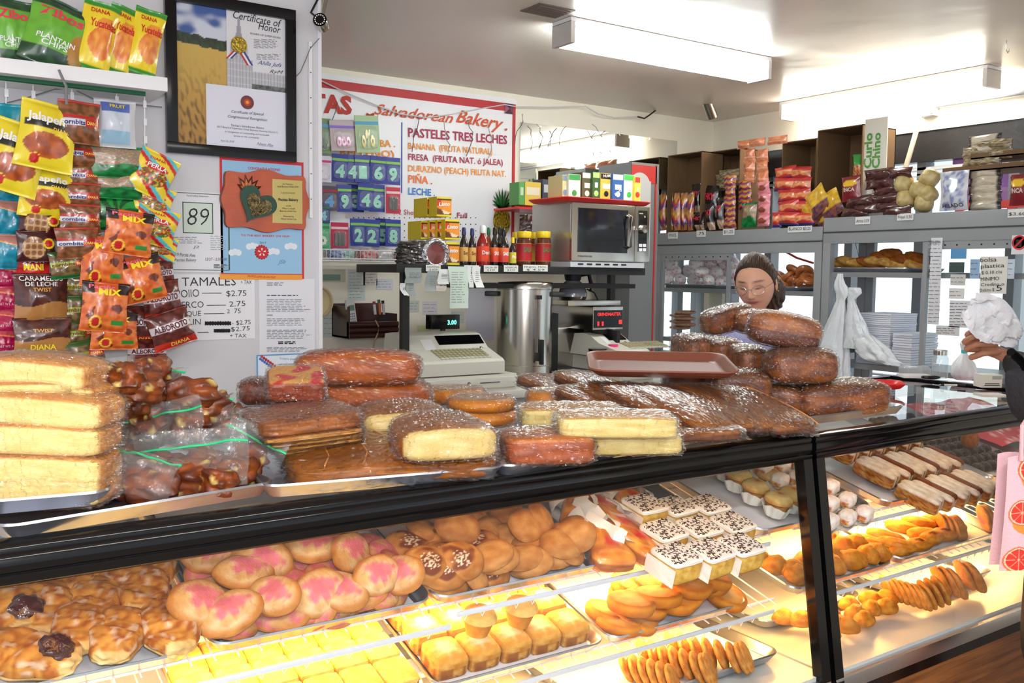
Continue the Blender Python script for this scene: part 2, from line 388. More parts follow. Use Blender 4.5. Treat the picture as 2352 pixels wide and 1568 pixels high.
# outside: pavement, pale facade across the street with door frames
f = MB(); f.box(XR+0.2, XR+40, -20, 30, -0.12, -0.05, mat('pavement', C(205, 205, 208), rough=0.8)); struct('ground', f)
f = MB(); f.box(XR+9, XR+9.3, -14, 24, 0, 3.2, mat('pale_facade', C(205, 214, 222), rough=0.7, var=0.3, vscale=1, vcol=C(170, 185, 200)))
bld = f.build('building', None, False); tag(bld, 'pale building front across the street beyond the shop window', 'building')
f = MB()
for y in (1.9, 3.3, 3.7, 5.2, 6.6, 7.1): f.box(XR+8.9, XR+9.0, y-0.12, y+0.12, 0, 3.0, MULL)
o = f.build('facade_frame', bld, False); o['kind'] = 'stuff'

# ------------------------------------------------------------ ceiling lamps
def lamp(name, label, p0, along, L, m, cap):
    wd, hh = 0.125, 0.085
    M = frame(p0, along, (0, 0, 1)); r = thing(name, label, 'ceiling light', M, 'fluorescent ceiling lights')
    f = MB(); f.box(0, L, -wd/2-0.004, wd/2+0.004, 0, 0.018, M_WHITE); f.build('housing', r, False)
    f = MB(); f.box(0.02, L-0.02, -wd/2, wd/2, -hh, -0.001, m, bev=0.006); f.build('diffuser', r)
    for x in (0, L-0.02):
        f = MB(); f.box(x, x+0.022, -wd/2-0.005, wd/2+0.005, -hh-0.004, 0.002, mat(cap, C(206, 200, 196), rough=0.4)); f.build('end_cap', r, False)
    return r
zl = ZC-0.02
a = P(1268, 58, Z=zl-0.01); b = P(1762, 152, Z=zl-0.01)
a = P(1290, 55, Z=zl); L1 = 1.25
lamp('ceiling_light', 'white fluorescent ceiling light over the register, seen end cap first', a, (1, 0.0, 0), L1, M_LAMPC, 'lamp_cap')
b0 = P(2284, 160, Z=zl)
lamp('ceiling_light', 'warmer fluorescent ceiling light running above the street window', b0, (0, 1, 0), 1.32, M_LAMPW, 'lamp_cap')
# ------------------------------------------------------------ display cases
ZT = 1.20; YF = 1.575; XJ = 2.0
TILT = R(14)
SH = [(0.93, 1.62), (0.755, 1.60)]      # front edge height and depth position of the sloping shelves
DECK = 0.585
def case(label, M, L, railbreak):
    r = thing('display_case', label, 'display case', M, 'lit bakery cases')
    D = 0.78
    f = MB(); f.box(0, L, -0.10, D, 0, 0.505, M_WOOD); f.build('base_cabinet', r, False)
    f = MB(); f.box(0, L, -0.105, D, 0.505, 0.535, M_BLK); f.build('lower_trim', r, False)
    f = MB(); f.box(0, L, -0.107, -0.08, 0.535, 0.575, M_ALU, bev=0.004); f.build('bottom_rail', r)
    f = MB(); f.box(0, L, -0.085, D-0.02, 0.56, DECK, mat('white_deck', C(200, 202, 200), rough=0.3)); f.build('deck', r, False)
    # black front rail: ridged extrusion
    prof = [(-0.010, 0.003), (0.022, 0.004), (0.022, -0.058), (0.0, -0.062), (-0.016, -0.062), (-0.022, -0.056), (-0.022, -0.046), (-0.017, -0.042), (-0.020, -0.036), (-0.020, -0.018), (-0.016, -0.014), (-0.018, -0.006), (-0.014, 0.0)]
    vs = [Vector((x, p[0], ZT+p[1])) for x in (0, L) for p in prof]; n = len(prof)
    f = MB(); f.add(vs, [tuple(range(n)), tuple(range(2*n-1, n-1, -1))]+[(i, i+n, (i+1) % n+n, (i+1) % n) for i in range(n)], M_BLK); f.build('top_rail', r, True, auto=50)
    f = MB(); f.box(0, L, D-0.03, D+0.01, ZT-0.05, ZT+0.002, M_BLK, bev=0.003); f.build('rear_rail', r)
    for x in (0.0, L-0.034):
        f = MB(); f.box(x, x+0.034, 0.02, D-0.02, ZT-0.03, ZT+0.004, M_BLK, bev=0.003); f.build('end_bar', r)
        vs = []
        for (y, z) in ((-0.02, ZT-0.05), (0.012, ZT-0.05), (-0.078, 0.56), (-0.108, 0.56)):
            vs += [Vector((x, y, z)), Vector((x+0.034, y, z))]
        f = MB(); f.add(vs, [(0, 1, 3, 2), (2, 3, 5, 4), (4, 5, 7, 6), (6, 7, 1, 0), (0, 2, 4, 6), (1, 7, 5, 3)], M_BLK); f.build('front_post', r, False)
        f = MB(); f.box(x+0.005, x+0.029, D-0.03, D, DECK, ZT-0.04, M_BLK); f.build('rear_post', r, False)
    f = MB(); f.quad((0.03, -0.006, ZT-0.055), (L-0.03, -0.006, ZT-0.055), (L-0.03, -0.094, 0.575), (0.03, -0.094, 0.575), M_GLASS); f.build('front_glass', r, False)
    f = MB(); f.quad((0.03, 0.02, ZT-0.004), (L-0.03, 0.02, ZT-0.004), (L-0.03, D-0.02, ZT-0.004), (0.03, D-0.02, ZT-0.004), M_GLTOP); f.build('top_glass', r, False)
    for x in (0.018, L-0.018):
        f = MB(); f.quad((x, 0.01, ZT-0.04), (x, D-0.02, ZT-0.04), (x, D-0.02, DECK), (x, -0.08, DECK), M_GLASS); f.build('end_glass', r, False)
    f = MB(); f.box(0.03, L-0.03, D-0.02, D-0.012, DECK, ZT-0.04, mat('white_back_panel', C(240, 236, 222), rough=0.35)); f.build('back_panel', r, False)
    # sloping shelves with a white price rail and wire loops under it
    for si, (z, y) in enumerate(SH):
        y = y-YF; dep = 0.66
        S = Matrix.Translation((0, y, z)) @ Matrix.Rotation(TILT, 4, 'X')
        f = MB()
        for yy in (0.03, 0.22, 0.41, 0.6): f.tube([(0.04, yy, -0.012), (L-0.04, yy, -0.012)], 0.004, M_WHITE, seg=6)
        x = 0.05
        while x < L-0.05: f.tube([(x, 0.0, -0.006), (x, dep-0.05, -0.006)], 0.0018, M_WHITE, seg=5, cap=False); x += 0.042
        sh = f.build('shelf', r, True, S)
        segs = ((0.04, railbreak-0.01, -0.030, -0.016), (railbreak+0.01, L-0.09, -0.012, -0.006)) if (railbreak and si == 0) else ((0.04, L-0.09, -0.012, -0.006),)
        for (a, b, dz, dy) in segs:
            f = MB(); f.box(a, b, dy-0.012, dy-0.006, dz-0.004, dz+0.007, mat('price_rail', C(206, 214, 226), rough=0.3), bev=0.0015); f.build('price_rail', sh)
            f = MB(); x = a+0.02
            while x < b-0.02:
                f.tube([(x-0.006, dy-0.009, dz-0.003), (x, dy-0.009, dz-0.016), (x+0.006, dy-0.009, dz-0.003)], 0.0011, M_WHITE, seg=5, cap=False); x += 0.043
            f.build('wire_loop', sh)['kind'] = 'stuff'
        f = MB(); f.tube([(0.1, 0.14, -0.045), (L-0.1, 0.14, -0.045)], 0.013, M_WTUBE, seg=10); f.build('lamp_tube', sh)
        f = MB(); f.box(0.08, L-0.08, 0.115, 0.165, -0.03, -0.024, M_WHITE); f.build('lamp_reflector', sh, False)
    # lamp under the top rail
    f = MB(); f.tube([(0.1, 0.035, ZT-0.05), (L-0.1, 0.035, ZT-0.05)], 0.010, M_WTUBE, seg=10); f.build('lamp_tube', r)
    return r
XL = -0.55
MCL = Matrix.Translation((XL, YF, 0)); CL = XJ-XL
MCR = TR((XJ+0.012, YF-0.004, 0), R(0.8)); CR = 1.55
case('long bakery case with turnovers, pink buns and iced cake squares inside', MCL, CL, 0.945-XL)
case('bakery case near the register with wood panelled base and white rolls inside', MCR, CR, None)
def case_lamp(nm, M, L, y, z, power):
    o = area(nm, (0, 0, 0), L, power, (1.0, 0.50, 0.14), size_y=0.03)
    o.matrix_world = M @ Matrix.Translation((L/2+0.08, y, z)) @ Matrix.Rotation(R(-6), 4, 'X')
for nm, M, L in (('long_case_lamp', MCL, CL-0.16), ('register_case_lamp', MCR, CR-0.16)):
    case_lamp(nm, M, L, 0.06, ZT-0.05, 0.25*L)
    for (z, y) in SH:
        case_lamp(nm, M, L, y-YF+0.15, z-0.035, (7 if nm[0] == 'l' else 4.5)*L)

# ------------------------------------------------------------ sheet pans
def rrect(w, d, r, k=6):
    pts = []
    for cx, cy, a0 in ((w/2-r, d/2-r, 0), (-w/2+r, d/2-r, 90), (-w/2+r, -d/2+r, 180), (w/2-r, -d/2+r, 270)):
        for i in range(k+1):
            t = R(a0+90*i/k); pts.append((cx+r*cos(t), cy+r*sin(t)))
    return pts
def pan_mb(w, d, h=0.026, m=None, thick=0.002, rc=0.035, flare=0.014, bead=0.004, floorcol=None):
    m = m or M_PAN
    f = MB(); loops = []
    def loop(inset, z): loops.append([Vector((x, y, z)) for x, y in rrect(w-2*inset, d-2*inset, max(0.004, rc-inset*0.6))])
    loop(flare+0.012, 0.0); loop(flare+0.003, 0.002); loop(flare, 0.005); loop(0.004, h-0.003); loop(0.0, h); loop(-bead*0.6, h+0.001); loop(-bead, h-0.003); loop(-bead*0.4, h-0.006); loop(flare-0.002, 0.0); loop(flare+0.01, -0.003)
    n = len(loops[0]); vs = [p for l in loops for p in l]
    fs = [(i*n+k, i*n+(k+1) % n, (i+1)*n+(k+1) % n, (i+1)*n+k) for i in range(len(loops)-1) for k in range(n)]
    fs += [tuple(range(n)), tuple((len(loops)-1)*n+k for k in range(n))[::-1]]
    f.add(vs, fs, m); return f
def pan(label, M, w=0.457, d=0.655, liner=True, group='aluminium sheet pans', lcol=C(214, 214, 222)):
    """M: frame whose origin is the middle of the pan floor"""
    r = thing('sheet_pan', label, 'baking tray', M, group)
    cached(('pan', round(w, 3), round(d, 3)), lambda: pan_mb(w, d), 'pan_body', r)
    if liner:
        f = MB(); f.grid(lambda u, v: Vector(((u-.5)*(w-0.05), (v-.5)*(d-0.05), 0.0035+0.0012*noise.noise(Vector((u*9, v*9, w*7))))), 12, 12, mat('tray_liner', rough=0.8), col=lcol); f.build('paper_liner', r)
    return r
class Shelf:
    """a sloping shelf plane inside one case: gives points and frames on it"""
    def __init__(s, MC, i):
        z, y = SH[i] if i < 2 else (DECK+0.006, YF-0.03)
        s.M = MC @ Matrix.Translation((0, y-YF, z)) @ Matrix.Rotation(TILT if i < 2 else R(0.5), 4, 'X')
        s.inv = s.M.inverted(); s.n = (s.M.to_3x3() @ Vector((0, 0, 1))).normalized()
    def local(s, x, y, h=0.0):
        return s.inv @ PP(x, y, s.M @ Vector((0, 0, h)), s.n)
    def mtx(s, x, y, h, rz=0, rx=0, ry=0):
        l = s.local(x, y, h); l.y = max(l.y, 0.05)
        return s.M @ TR(l, rz, rx, ry)
L1, L2, L3 = Shelf(MCL, 0), Shelf(MCL, 1), Shelf(MCL, 2)
R1, R2, R3 = Shelf(MCR, 0), Shelf(MCR, 1), Shelf(MCR, 2)
def shelf_pan(label, S, xl, xr, d=0.655, y0=0.0, liner=True, rise=0.004):
    w = xr-xl
    return pan(label, S.M @ Matrix.Translation(((xl+xr)/2, y0+d/2, rise)), w-0.008, d, liner)
# pan edges from the photo: left and right front corners on each shelf
def fx(S, x, y): return S.local(x, y, 0.026).x
e1 = [fx(L1, 470, 1500)-0.475, fx(L1, 470, 1500), fx(L1, 490, 1500), fx(L1, 1018, 1400), fx(L1, 1026, 1405), fx(L1, 1436, 1330), fx(L1, 1440, 1330), fx(L1, 1762, 1278)]
print('shelf1 pan edges', [round(v, 3) for v in e1])
T1a = shelf_pan('sheet pan of flaky turnovers on the upper shelf', L1, e1[0], e1[1])
T1b = shelf_pan('sheet pan of pink sugared buns on the upper shelf', L1, e1[2], e1[3])
T1c = shelf_pan('sheet pan of plain oval brown buns on the upper shelf', L1, e1[4], e1[5])
T1d = shelf_pan('sheet pan of glazed wedges and sprinkled cake squares', L1, e1[6], e1[7])
e2 = [fx(L2, 430, 1690), fx(L2, 975, 1570), fx(L2, 990, 1568), fx(L2, 1425, 1500), fx(L2, 1430, 1495), fx(L2, 1755, 1405)]
print('shelf2', [round(v, 3) for v in e2])
T2a = shelf_pan('sheet pan of flat pale cake squares on the middle shelf', L2, e2[0], e2[1])
T2b = shelf_pan('sheet pan of sugar topped sponge squares on the middle shelf', L2, e2[2], e2[3])
T2c = shelf_pan('sheet pan of thick round orange cookies on the middle shelf', L2, e2[4], e2[5])
T3a = pan('sheet pan of round cookie stacks on the case floor', L3.M @ Matrix.Translation((fx(L3, 1600, 1560), 0.36, 0.004)), 0.62, 0.62, True)
r1 = [fx(R1, 1880, 1225), fx(R1, 2060, 1190), fx(R1, 2068, 1172), fx(R1, 2325, 1118)]
print('R1', [round(v, 3) for v in r1])
TR1a = shelf_pan('sheet pan of paper wrapped white rolls and muffins', R1, r1[1]-0.5, r1[1])
TR1b = shelf_pan('sheet pan of white iced slices with brown edges', R1, r1[2], r1[3])
TR1c = shelf_pan('sheet pan of small dark chocolate balls in rows', R1, r1[3]+0.01, r1[3]+0.42)
r2 = [fx(R2, 2082, 1306), fx(R2, 2088, 1300), fx(R2, 2335, 1235)]
print('R2', [round(v, 3) for v in r2])
TR2a = shelf_pan('sheet pan of golden filled rolls in the register case', R2, r2[0]-0.46, r2[0])
TR2b = shelf_pan('sheet pan of long cookies and jam turnovers', R2, r2[1], r2[2])
TR3a = pan('sheet pan of small brown buns on the white case floor', R3.M @ Matrix.Translation((fx(R3, 2088, 1400)-0.23, 0.52, 0.004)), 0.45, 0.62)
TR3b = pan('sheet pan of round pink sugared cookies on the case floor', R3.M @ Matrix.Translation((fx(R3, 2345, 1330)-0.22, 0.42, 0.004)), 0.47, 0.62)
# ------------------------------------------------------------ baked goods in the cases
rnd = random.Random(11)
CR_T = C(222, 176, 118); CR_M = C(205, 142, 80); CR_D = C(158, 92, 44); PINK = C(228, 116, 146); CREAMY = C(240, 214, 168)
_used = set()
def spot_labels(items, desc, where, rows):
    """items: list of (px,py); gives each a label by row from the glass and place in the row"""
    idx = sorted(range(len(items)), key=lambda i: -items[i][1]+0.0*items[i][0])
    n = len(items); per = max(1, math.ceil(n/rows)); out = [None]*n
    for r_ in range(rows):
        row = sorted(idx[r_*per:(r_+1)*per], key=lambda i: items[i][0])
        for k, i in enumerate(row):
            rn = 'front row' if r_ == 0 else ('back row' if r_ == rows-1 else ORD[r_]+' row')
            d = desc[i] if isinstance(desc, list) else desc
            out[i] = f"{d}, {ORD[k]} from left, {rn}, {where}" if len(row) > 1 else f"{d}, {rn}, {where}"
    return out
def place_food(name, cat, group, protos, items, labels, S):
    """items: (px, py, h, rz, rx, ry, scale, proto index)"""
    for it, lb in zip(items, labels):
        x, y, h, rz, rx, ry, sc, k = it
        M = S.mtx(x, y, h, rz, rx, ry) @ Matrix.Scale(sc, 4)
        key, maker = protos[k]
        o = cached(key, maker, name, None, M, auto=60); tag(o, lb, cat, group)

# pink topped shell buns
def shell_mb(seed, pink=True, under=False):
    def f():
        mb = MB(); rr = random.Random(seed); ph = rr.random()*6
        def df(q):
            z = q.z*(0.62 if q.z > 0 else 0.25)
            return Vector((q.x*(1-0.12*q.y*q.y), q.y, z))
        def cf(q, nn):
            if q.z < -0.05: return CR_M
            base = mixc(CREAMY, CR_T, 0.35+nn)
            edge = sstep(0.72, 0.98, math.hypot(q.x, q.y)); base = mixc(base, CR_M, edge)
            g = abs(sin(q.x*9+ph+q.y*1.5)); 
            if pink:
                d = math.hypot(q.x*1.15-0.1*sin(ph), (q.y-0.1)*1.0)
                base = mixc(base, PINK, 0.85*sstep(0.72, 0.3, d*(0.8+0.25*sin(ph*3))+0.5*nn+0.30*noise.noise(Vector((q.x*9, q.y*2.5, ph)))))
            if g < 0.2 and q.z > 0.1: base = mixc(base, CR_M, 0.4)
            return base
        blob(mb, (0.118, 0.090, 0.062), M_SUGAR, cf, 18, 2.2, df, nz=0.05, nsc=2.2, seed=seed); return mb
    return f
pp = [(455,1385),(490,1310),(500,1365),(560,1315),(552,1383),(535,1435),(560,1468),(640,1325),(655,1355),(600,1290),(700,1285),(645,1420),(628,1368),(745,1330),(720,1365),(762,1410),(700,1440),(705,1395),(805,1270),(805,1315),(785,1395),(830,1430),(760,1395),(835,1378),(870,1330),(880,1365),(905,1395),(960,1370),(850,1260),(620,1262),(480,1270),(910,1300),(530,1280),(720,1255),(880,1280)]
rr = random.Random(5); its = []
for i, (x, y) in enumerate(pp):
    back = sstep(1480, 1250, y)
    hh = 0.022+ (0.030 if i % 3 == 0 else 0.0) + back*0.03
    its.append((x, y, hh, rr.uniform(-0.9, 0.9), rr.uniform(0.1, 0.7), rr.uniform(-0.35, 0.35), rr.uniform(0.92, 1.08), 3 if (i in (2, 4, 19, 22)) else i % 3))
lb = spot_labels(pp, ['bare brown shell bun' if i in (2, 4, 19, 22) else 'pink sugared shell bun' for i in range(len(pp))], 'pink bun pan', 6)
place_food('shell_bun', 'bun', 'pink sugared buns on the upper shelf', [('sh0', shell_mb(1)), ('sh1', shell_mb(2)), ('sh2', shell_mb(3)), ('sh3', shell_mb(4, False))], its, lb, L1)

# plain oval buns, some with brown glaze and white sprinkles
def oval_mb(seed, glaze=False):
    def f():
        mb = MB(); 
        def df(q): return Vector((q.x, q.y, q.z*(0.8 if q.z > 0 else 0.35)))
        def cf(q, nn):
            c = mixc(C(214, 158, 98), C(186, 122, 66), 0.4+1.2*nn)
            if q.z < 0: c = C(180, 112, 58)
            if glaze:
                d = math.hypot(q.x*1.1, q.y)
                c = mixc(c, C(122, 58, 22), sstep(0.75, 0.35, d+0.7*nn) if q.z > 0 else 0)
                if d < 0.45 and q.z > 0 and noise.noise(q*31+Vector((seed, 0, 0))) > -0.05+0.5*d: c = mixc(c, C(245, 232, 205), 0.85)
            return c
        blob(mb, (0.108, 0.086, 0.06), M_SUGAR if not glaze else M_BREAD, cf, 26 if glaze else 14, 2.1, df, nz=0.03, nsc=2, seed=seed); return mb
    return f
po = [(940,1258,1),(980,1298,1),(1018,1240,1),(1022,1282,1),(1055,1290,1),(1095,1252,1),(1030,1340,1),(1078,1380,1),(1150,1347,1),(1112,1340,0),(1050,1210,0),(1095,1205,0),(1128,1222,0),(1210,1208,0),(1292,1232,0),(1178,1237,0),(1150,1298,0),(1200,1283,0),(1275,1270,0),(1350,1258,0),(1248,1320,0),(1310,1330,0),(1372,1318,0),(1328,1290,0),(1222,1250,0),(1240,1192,0),(1160,1180,0),(1330,1215,0),(1200,1340,0),(975,1222,0)]
its = []
for i, (x, y, g) in enumerate(po):
    hh = 0.024+(0.03 if i % 3 == 1 else 0)+sstep(1400, 1180, y)*0.035
    its.append((x, y, hh, rr.uniform(-1, 1), rr.uniform(0.0, 0.75), rr.uniform(-0.4, 0.3), rr.uniform(0.94, 1.06), (2+i % 2) if g else i % 2))
lb = spot_labels([p[:2] for p in po], ['glazed bun with white sprinkles' if g else 'plain brown oval bun' for x, y, g in po], 'oval bun pan', 5)
place_food('oval_bun', 'bun', 'oval buns on the upper shelf', [('ov0', oval_mb(1)), ('ov1', oval_mb(2)), ('ov2', oval_mb(3, True)), ('ov3', oval_mb(4, True))], its, lb, L1)

# flaky turnovers
def turnover_mb(seed, jam=False):
    def f():
        mb = MB()
        def df(q):
            a = q.y; w = 1-0.16*a*a+0.05*sin(a*7+seed)
            fold = (0.10*sin(a*6+seed*2+q.x*1.5)+0.05*sin(a*17+q.x*4))*(1 if q.z > 0 else 0)
            return Vector((q.x*w, q.y, q.z*(0.8 if q.z > 0 else 0.4)+fold))
        def cf(q, nn):
            nl = noise.noise(Vector((q.x*3, q.y*11, seed*3)))
            c = mixc(C(214, 158, 88), C(166, 92, 38), 0.4+1.0*nn+1.3*nl)
            c = mixc(c, C(232, 216, 196), sstep(0.2, 0.5, nn-0.5*nl)*0.6)
            if q.z < -0.1 or abs(q.y) > 0.86: c = mixc(c, C(240, 212, 150), 0.75)
            return c
        blob(mb, (0.094, 0.155, 0.066), M_BREAD, cf, 20, 3.0, df, nz=0.07, nsc=3.2, seed=seed)
        return mb
    return f
def jam_mb():
    mb = MB(); blob(mb, (0.055, 0.05, 0.03), M_JAM, lambda q, n: (1, 1, 1, 1), 8, 2, None, nz=0.25, nsc=3, seed=4); return mb
pt = [(25,1395,1,0.3),(60,1508,1,0.9),(105,1400,0,-0.25),(185,1440,0,-0.2),(218,1372,0,-0.15),(270,1460,0,-0.35),(330,1355,0,-0.35),(385,1445,0,0.1),(352,1305,0,-0.3),(215,1318,0,1.4),(130,1345,0,1.3),(300,1325,0,1.2),(50,1355,0,0.9)]
lb = spot_labels([p[:2] for p in pt], ['flaky turnover with dark jam' if p[2] else 'flaky golden turnover' for p in pt], 'turnover pan', 4)
for i, ((x, y, j, rz), l) in enumerate(zip(pt, lb)):
    M = L1.mtx(x, y, 0.034, rz, rr.uniform(-0.08, 0.1), 0) @ Matrix.Scale(0.98 if not j else 1.12, 4)
    o = cached(('to', i % 4), turnover_mb(i % 4+1), 'turnover', None, M, auto=60); tag(o, l, 'pastry', 'flaky turnovers on the upper shelf')
    if j: cached('jam', jam_mb, 'jam_filling', o, TR((0.005, -0.045, 0.02), 0.2, 0.5))

# glazed wedges half wrapped in wax paper
def wedge_mb(seed):
    def f():
        mb = MB()
        def df(q): return Vector((q.x*(0.62-0.38*q.y), q.y, q.z*(0.9+0.1*q.y)))
        def cf(q, nn):
            if q.z < 0.35: return mixc(C(190, 110, 40), C(150, 72, 24), 0.5+nn)
            c = mixc(C(236, 160, 50), C(205, 110, 30), 0.4+1.4*nn)
            return mixc(c, C(206, 44, 34), sstep(0.45, 0.2, math.hypot(q.x-0.1, (q.y+0.2))+0.5*nn))
        blob(mb, (0.12, 0.14, 0.055), M_GLAZE, cf, 12, 3.5, df, nz=0.05, nsc=3, seed=seed); return mb
    return f
def waxwrap_mb(seed):
    def f():
        mb = MB()
        def fn(u, v):
            a = -2.6+5.2*u; n = noise.noise(Vector((u*4, v*4, seed*2.0)))
            rx_ = 0.062+0.012*n; x = rx_*sin(a); z = -0.03*cos(a)*1.1+0.004+0.01*n
            y = -0.02+0.095*v
            if u < 0.5: y += 0.05*(0.5-u)
            return Vector((x*(0.95-3.0*(y-0.02)*0.5), y, z))
        mb.grid(fn, 22, 8, M_WAX); return mb
    return f
pw = [(1400,1265,-0.25),(1510,1290,0.5),(1415,1210,0.2),(1325,1180,-0.4),(1440,1150,0.1),(1360,1162,0.5)]
lb = spot_labels([p[:2] for p in pw], 'orange glazed wedge in white wax paper', 'mixed cake pan', 3)
for i, ((x, y, rz), l) in enumerate(zip(pw, lb)):
    M = L1.mtx(x, y, 0.036, rz, 0.12, 0.05) @ Matrix.Scale(1.15, 4)
    r = thing('glazed_wedge', l, 'pastry', M, 'glazed wedges in wax paper')
    cached(('we', i % 2), wedge_mb(i % 2), 'wedge', r, auto=60); cached(('wx', i % 2), waxwrap_mb(i % 2+1), 'wax_paper', r)
# cake squares with white icing and dark sprinkles
def csq_mb():
    mb = MB(); blob(mb, (0.098, 0.088, 0.05), M_BREAD, lambda q, n: mixc(C(246, 212, 128), C(226, 180, 96), 0.5+n) if q.z > -0.8 else C(170, 100, 50), 8, 9, None, nz=0.012, seed=2); return mb
def icing_mb():
    mb = MB(); blob(mb, (0.101, 0.091, 0.012), mat('white_icing', C(240, 232, 222), rough=0.3, coat=0.4), lambda q, n: (1, 1, 1, 1), 10, 7, None, nz=0.03, seed=3, M=Matrix.Translation((0, 0, 0.028))); return mb
def spr_mb():
    mb = MB(); r_ = random.Random(3); ms = mat('chocolate_sprinkle', C(50, 22, 14), rough=0.4)
    for k in range(130):
        x, y, a = r_.uniform(-0.045, 0.045), r_.uniform(-0.04, 0.04), r_.uniform(0, pi)
        mb.box(-0.0032, 0.0032, -0.0008, 0.0008, 0, 0.0014, ms, M=TR((x, y, 0.0335), a))
    return mb
def strip_mb():
    mb = MB(); mb.box(-0.051, -0.0495, -0.046, 0.046, -0.024, 0.02, M_WAX); return mb
ps = [(1535,1160),(1625,1150),(1560,1205),(1645,1198),(1600,1230),(1690,1215),(1562,1255),(1640,1250),(1725,1238)]
base = L1.local(1560, 1255, 0.03)
sq = []
for r_ in range(3):
    for k in range(3): sq.append((1.99+0.104*k-0.005*r_, 0.075+0.097*r_, 0.032 if not (r_ == 1 and k == 0) else 0.05))
sq = [(2.00, 0.10, 0.034), (2.10, 0.09, 0.034), (2.20, 0.085, 0.034), (2.05, 0.20, 0.036), (2.16, 0.19, 0.034), (2.27, 0.18, 0.034), (2.08, 0.31, 0.05), (2.18, 0.30, 0.034), (2.28, 0.28, 0.034)]
sh = L1.local(1735, 1245, 0.06)
dx, dy = sh.x-0.05-2.20, sh.y-0.085
for i, (a, b, h) in enumerate(sq):
    row = ('front row', 'middle row', 'back row')[i//3]
    r = thing('cake_square', f"white iced cake square with dark sprinkles, {ORD[i % 3]} from left, {row}", 'cake', L1.M @ TR((a+dx, b+dy, h), 0.06+0.05*(i % 2)), 'sprinkled cake squares')
    cached('csq', csq_mb, 'sponge', r); cached('ici', icing_mb, 'icing', r); cached('spr', spr_mb, 'sprinkles', r, smooth=False)['kind'] = 'stuff'; cached('pst', strip_mb, 'paper_strip', r, smooth=False)

# middle shelf: flat pale squares, sugared sponges, thick round cookies
def flat_mb():
    mb = MB(); blob(mb, (0.074, 0.088, 0.024), M_SUGAR, lambda q, n: mixc(C(246, 214, 130), C(232, 180, 84), 0.4+n), 6, 10, None, nz=0.02, nsc=4); return mb
xo = e2[0]; 
k0 = 0
for rw in range(5):
    for k in range(6):
        o = cached('flat', flat_mb, 'cake_piece', None, L2.M @ TR((xo+0.05+0.0755*k, 0.075+0.0895*rw, 0.02)))
        tag(o, f"flat pale sugared cake piece, {ORD[k]} from left, {('front','second','third','fourth','back')[rw]} row", 'cake', 'flat pale cake pieces')
def sponge_mb():
    mb = MB(); blob(mb, (0.078, 0.088, 0.05), M_SUGAR, lambda q, n: (C(176, 112, 62) if q.z < 0.1 and abs(noise.noise(Vector((q.x*14, q.y*14, 0)))) < 0.2 else (mixc(C(240, 190, 112), C(214, 138, 62), 0.3+n) if q.z < 0.55 else mixc(C(238, 182, 98), C(250, 232, 190), sstep(0.8, 0.25, math.hypot(q.x, q.y)+0.5*n)))), 9, 7, lambda q: Vector((q.x, q.y, q.z+(0.14*(1-q.x*q.x)*(1-q.y*q.y) if q.z > 0 else 0))), nz=0.02, nsc=3); return mb
w2 = e2[3]-e2[2]
for rw in range(5):
    for k in range(5):
        if rw == 4 and k < 2: continue
        o = cached('sponge', sponge_mb, 'sponge_square', None, L2.M @ TR((e2[2]+0.062+0.0815*k, 0.075+0.0925*rw, 0.03), 0.02*((k+rw) % 3-1)))
        tag(o, f"sugar topped sponge square, {ORD[k]} from left, {('front','second','third','fourth','back')[rw]} row", 'cake', 'sugar topped sponge squares')
def cup_mb():
    mb = MB()
    cols = [C(236, 176, 90)]*2+[C(246, 210, 130)]*4
    mb.lathe([(0.024, 0), (0.034, 0.035), (0.040, 0.042), (0.034, 0.055), (0.018, 0.064), (0, 0.066)], M_SUGAR, cols=cols, seg=18); return mb
for i, (x, y) in enumerate(((1095, 1440), (1190, 1418))):
    o = cached('cup', cup_mb, 'cupcake', None, L2.mtx(x, y+14, 0.055)); tag(o, ('round golden cupcake behind the sugared sponge squares, nearer the pale cakes', 'round golden cupcake behind the sugared sponge squares, nearer the orange cookies')[i], 'cake', 'golden cupcakes')
def cookie_mb(seed):
    def f():
        mb = MB(); cs = [C(196, 112, 46), C(214, 130, 56), C(222, 140, 62), C(232, 158, 74), C(226, 138, 60), C(236, 168, 92), C(244, 196, 128), C(246, 206, 140)]
        mb.lathe([(0.035, 0), (0.045, 0.003), (0.048, 0.012), (0.048, 0.020), (0.044, 0.025), (0.036, 0.0245), (0.018, 0.026), (0, 0.0265)], M_SUGAR, cols=cs, seg=28); return mb
    return f
pc = [(1390,1415,0),(1450,1375,0),(1485,1345,1),(1475,1395,1),(1540,1402,2),(1500,1468,0),(1500,1440,2),(1450,1465,0),(1570,1372,2),(1560,1340,1),(1625,1345,1),(1648,1350,3),(1640,1390,3),(1590,1425,1),(1690,1395,0),(1600,1335,2),(1450,1352,1),(1530,1365,0)]
its = [(x, y+6, 0.008+0.022*h, rr.uniform(0, 6), rr.uniform(0.05, 0.3), rr.uniform(-0.2, 0.1), rr.uniform(1.15, 1.25), 0) for x, y, h in pc]
place_food('round_cookie', 'cookie', 'thick orange cookies', [('ck', cookie_mb(1))], its, spot_labels([p[:2] for p in pc], 'thick round orange cookie', 'middle shelf pan', 4), L2)

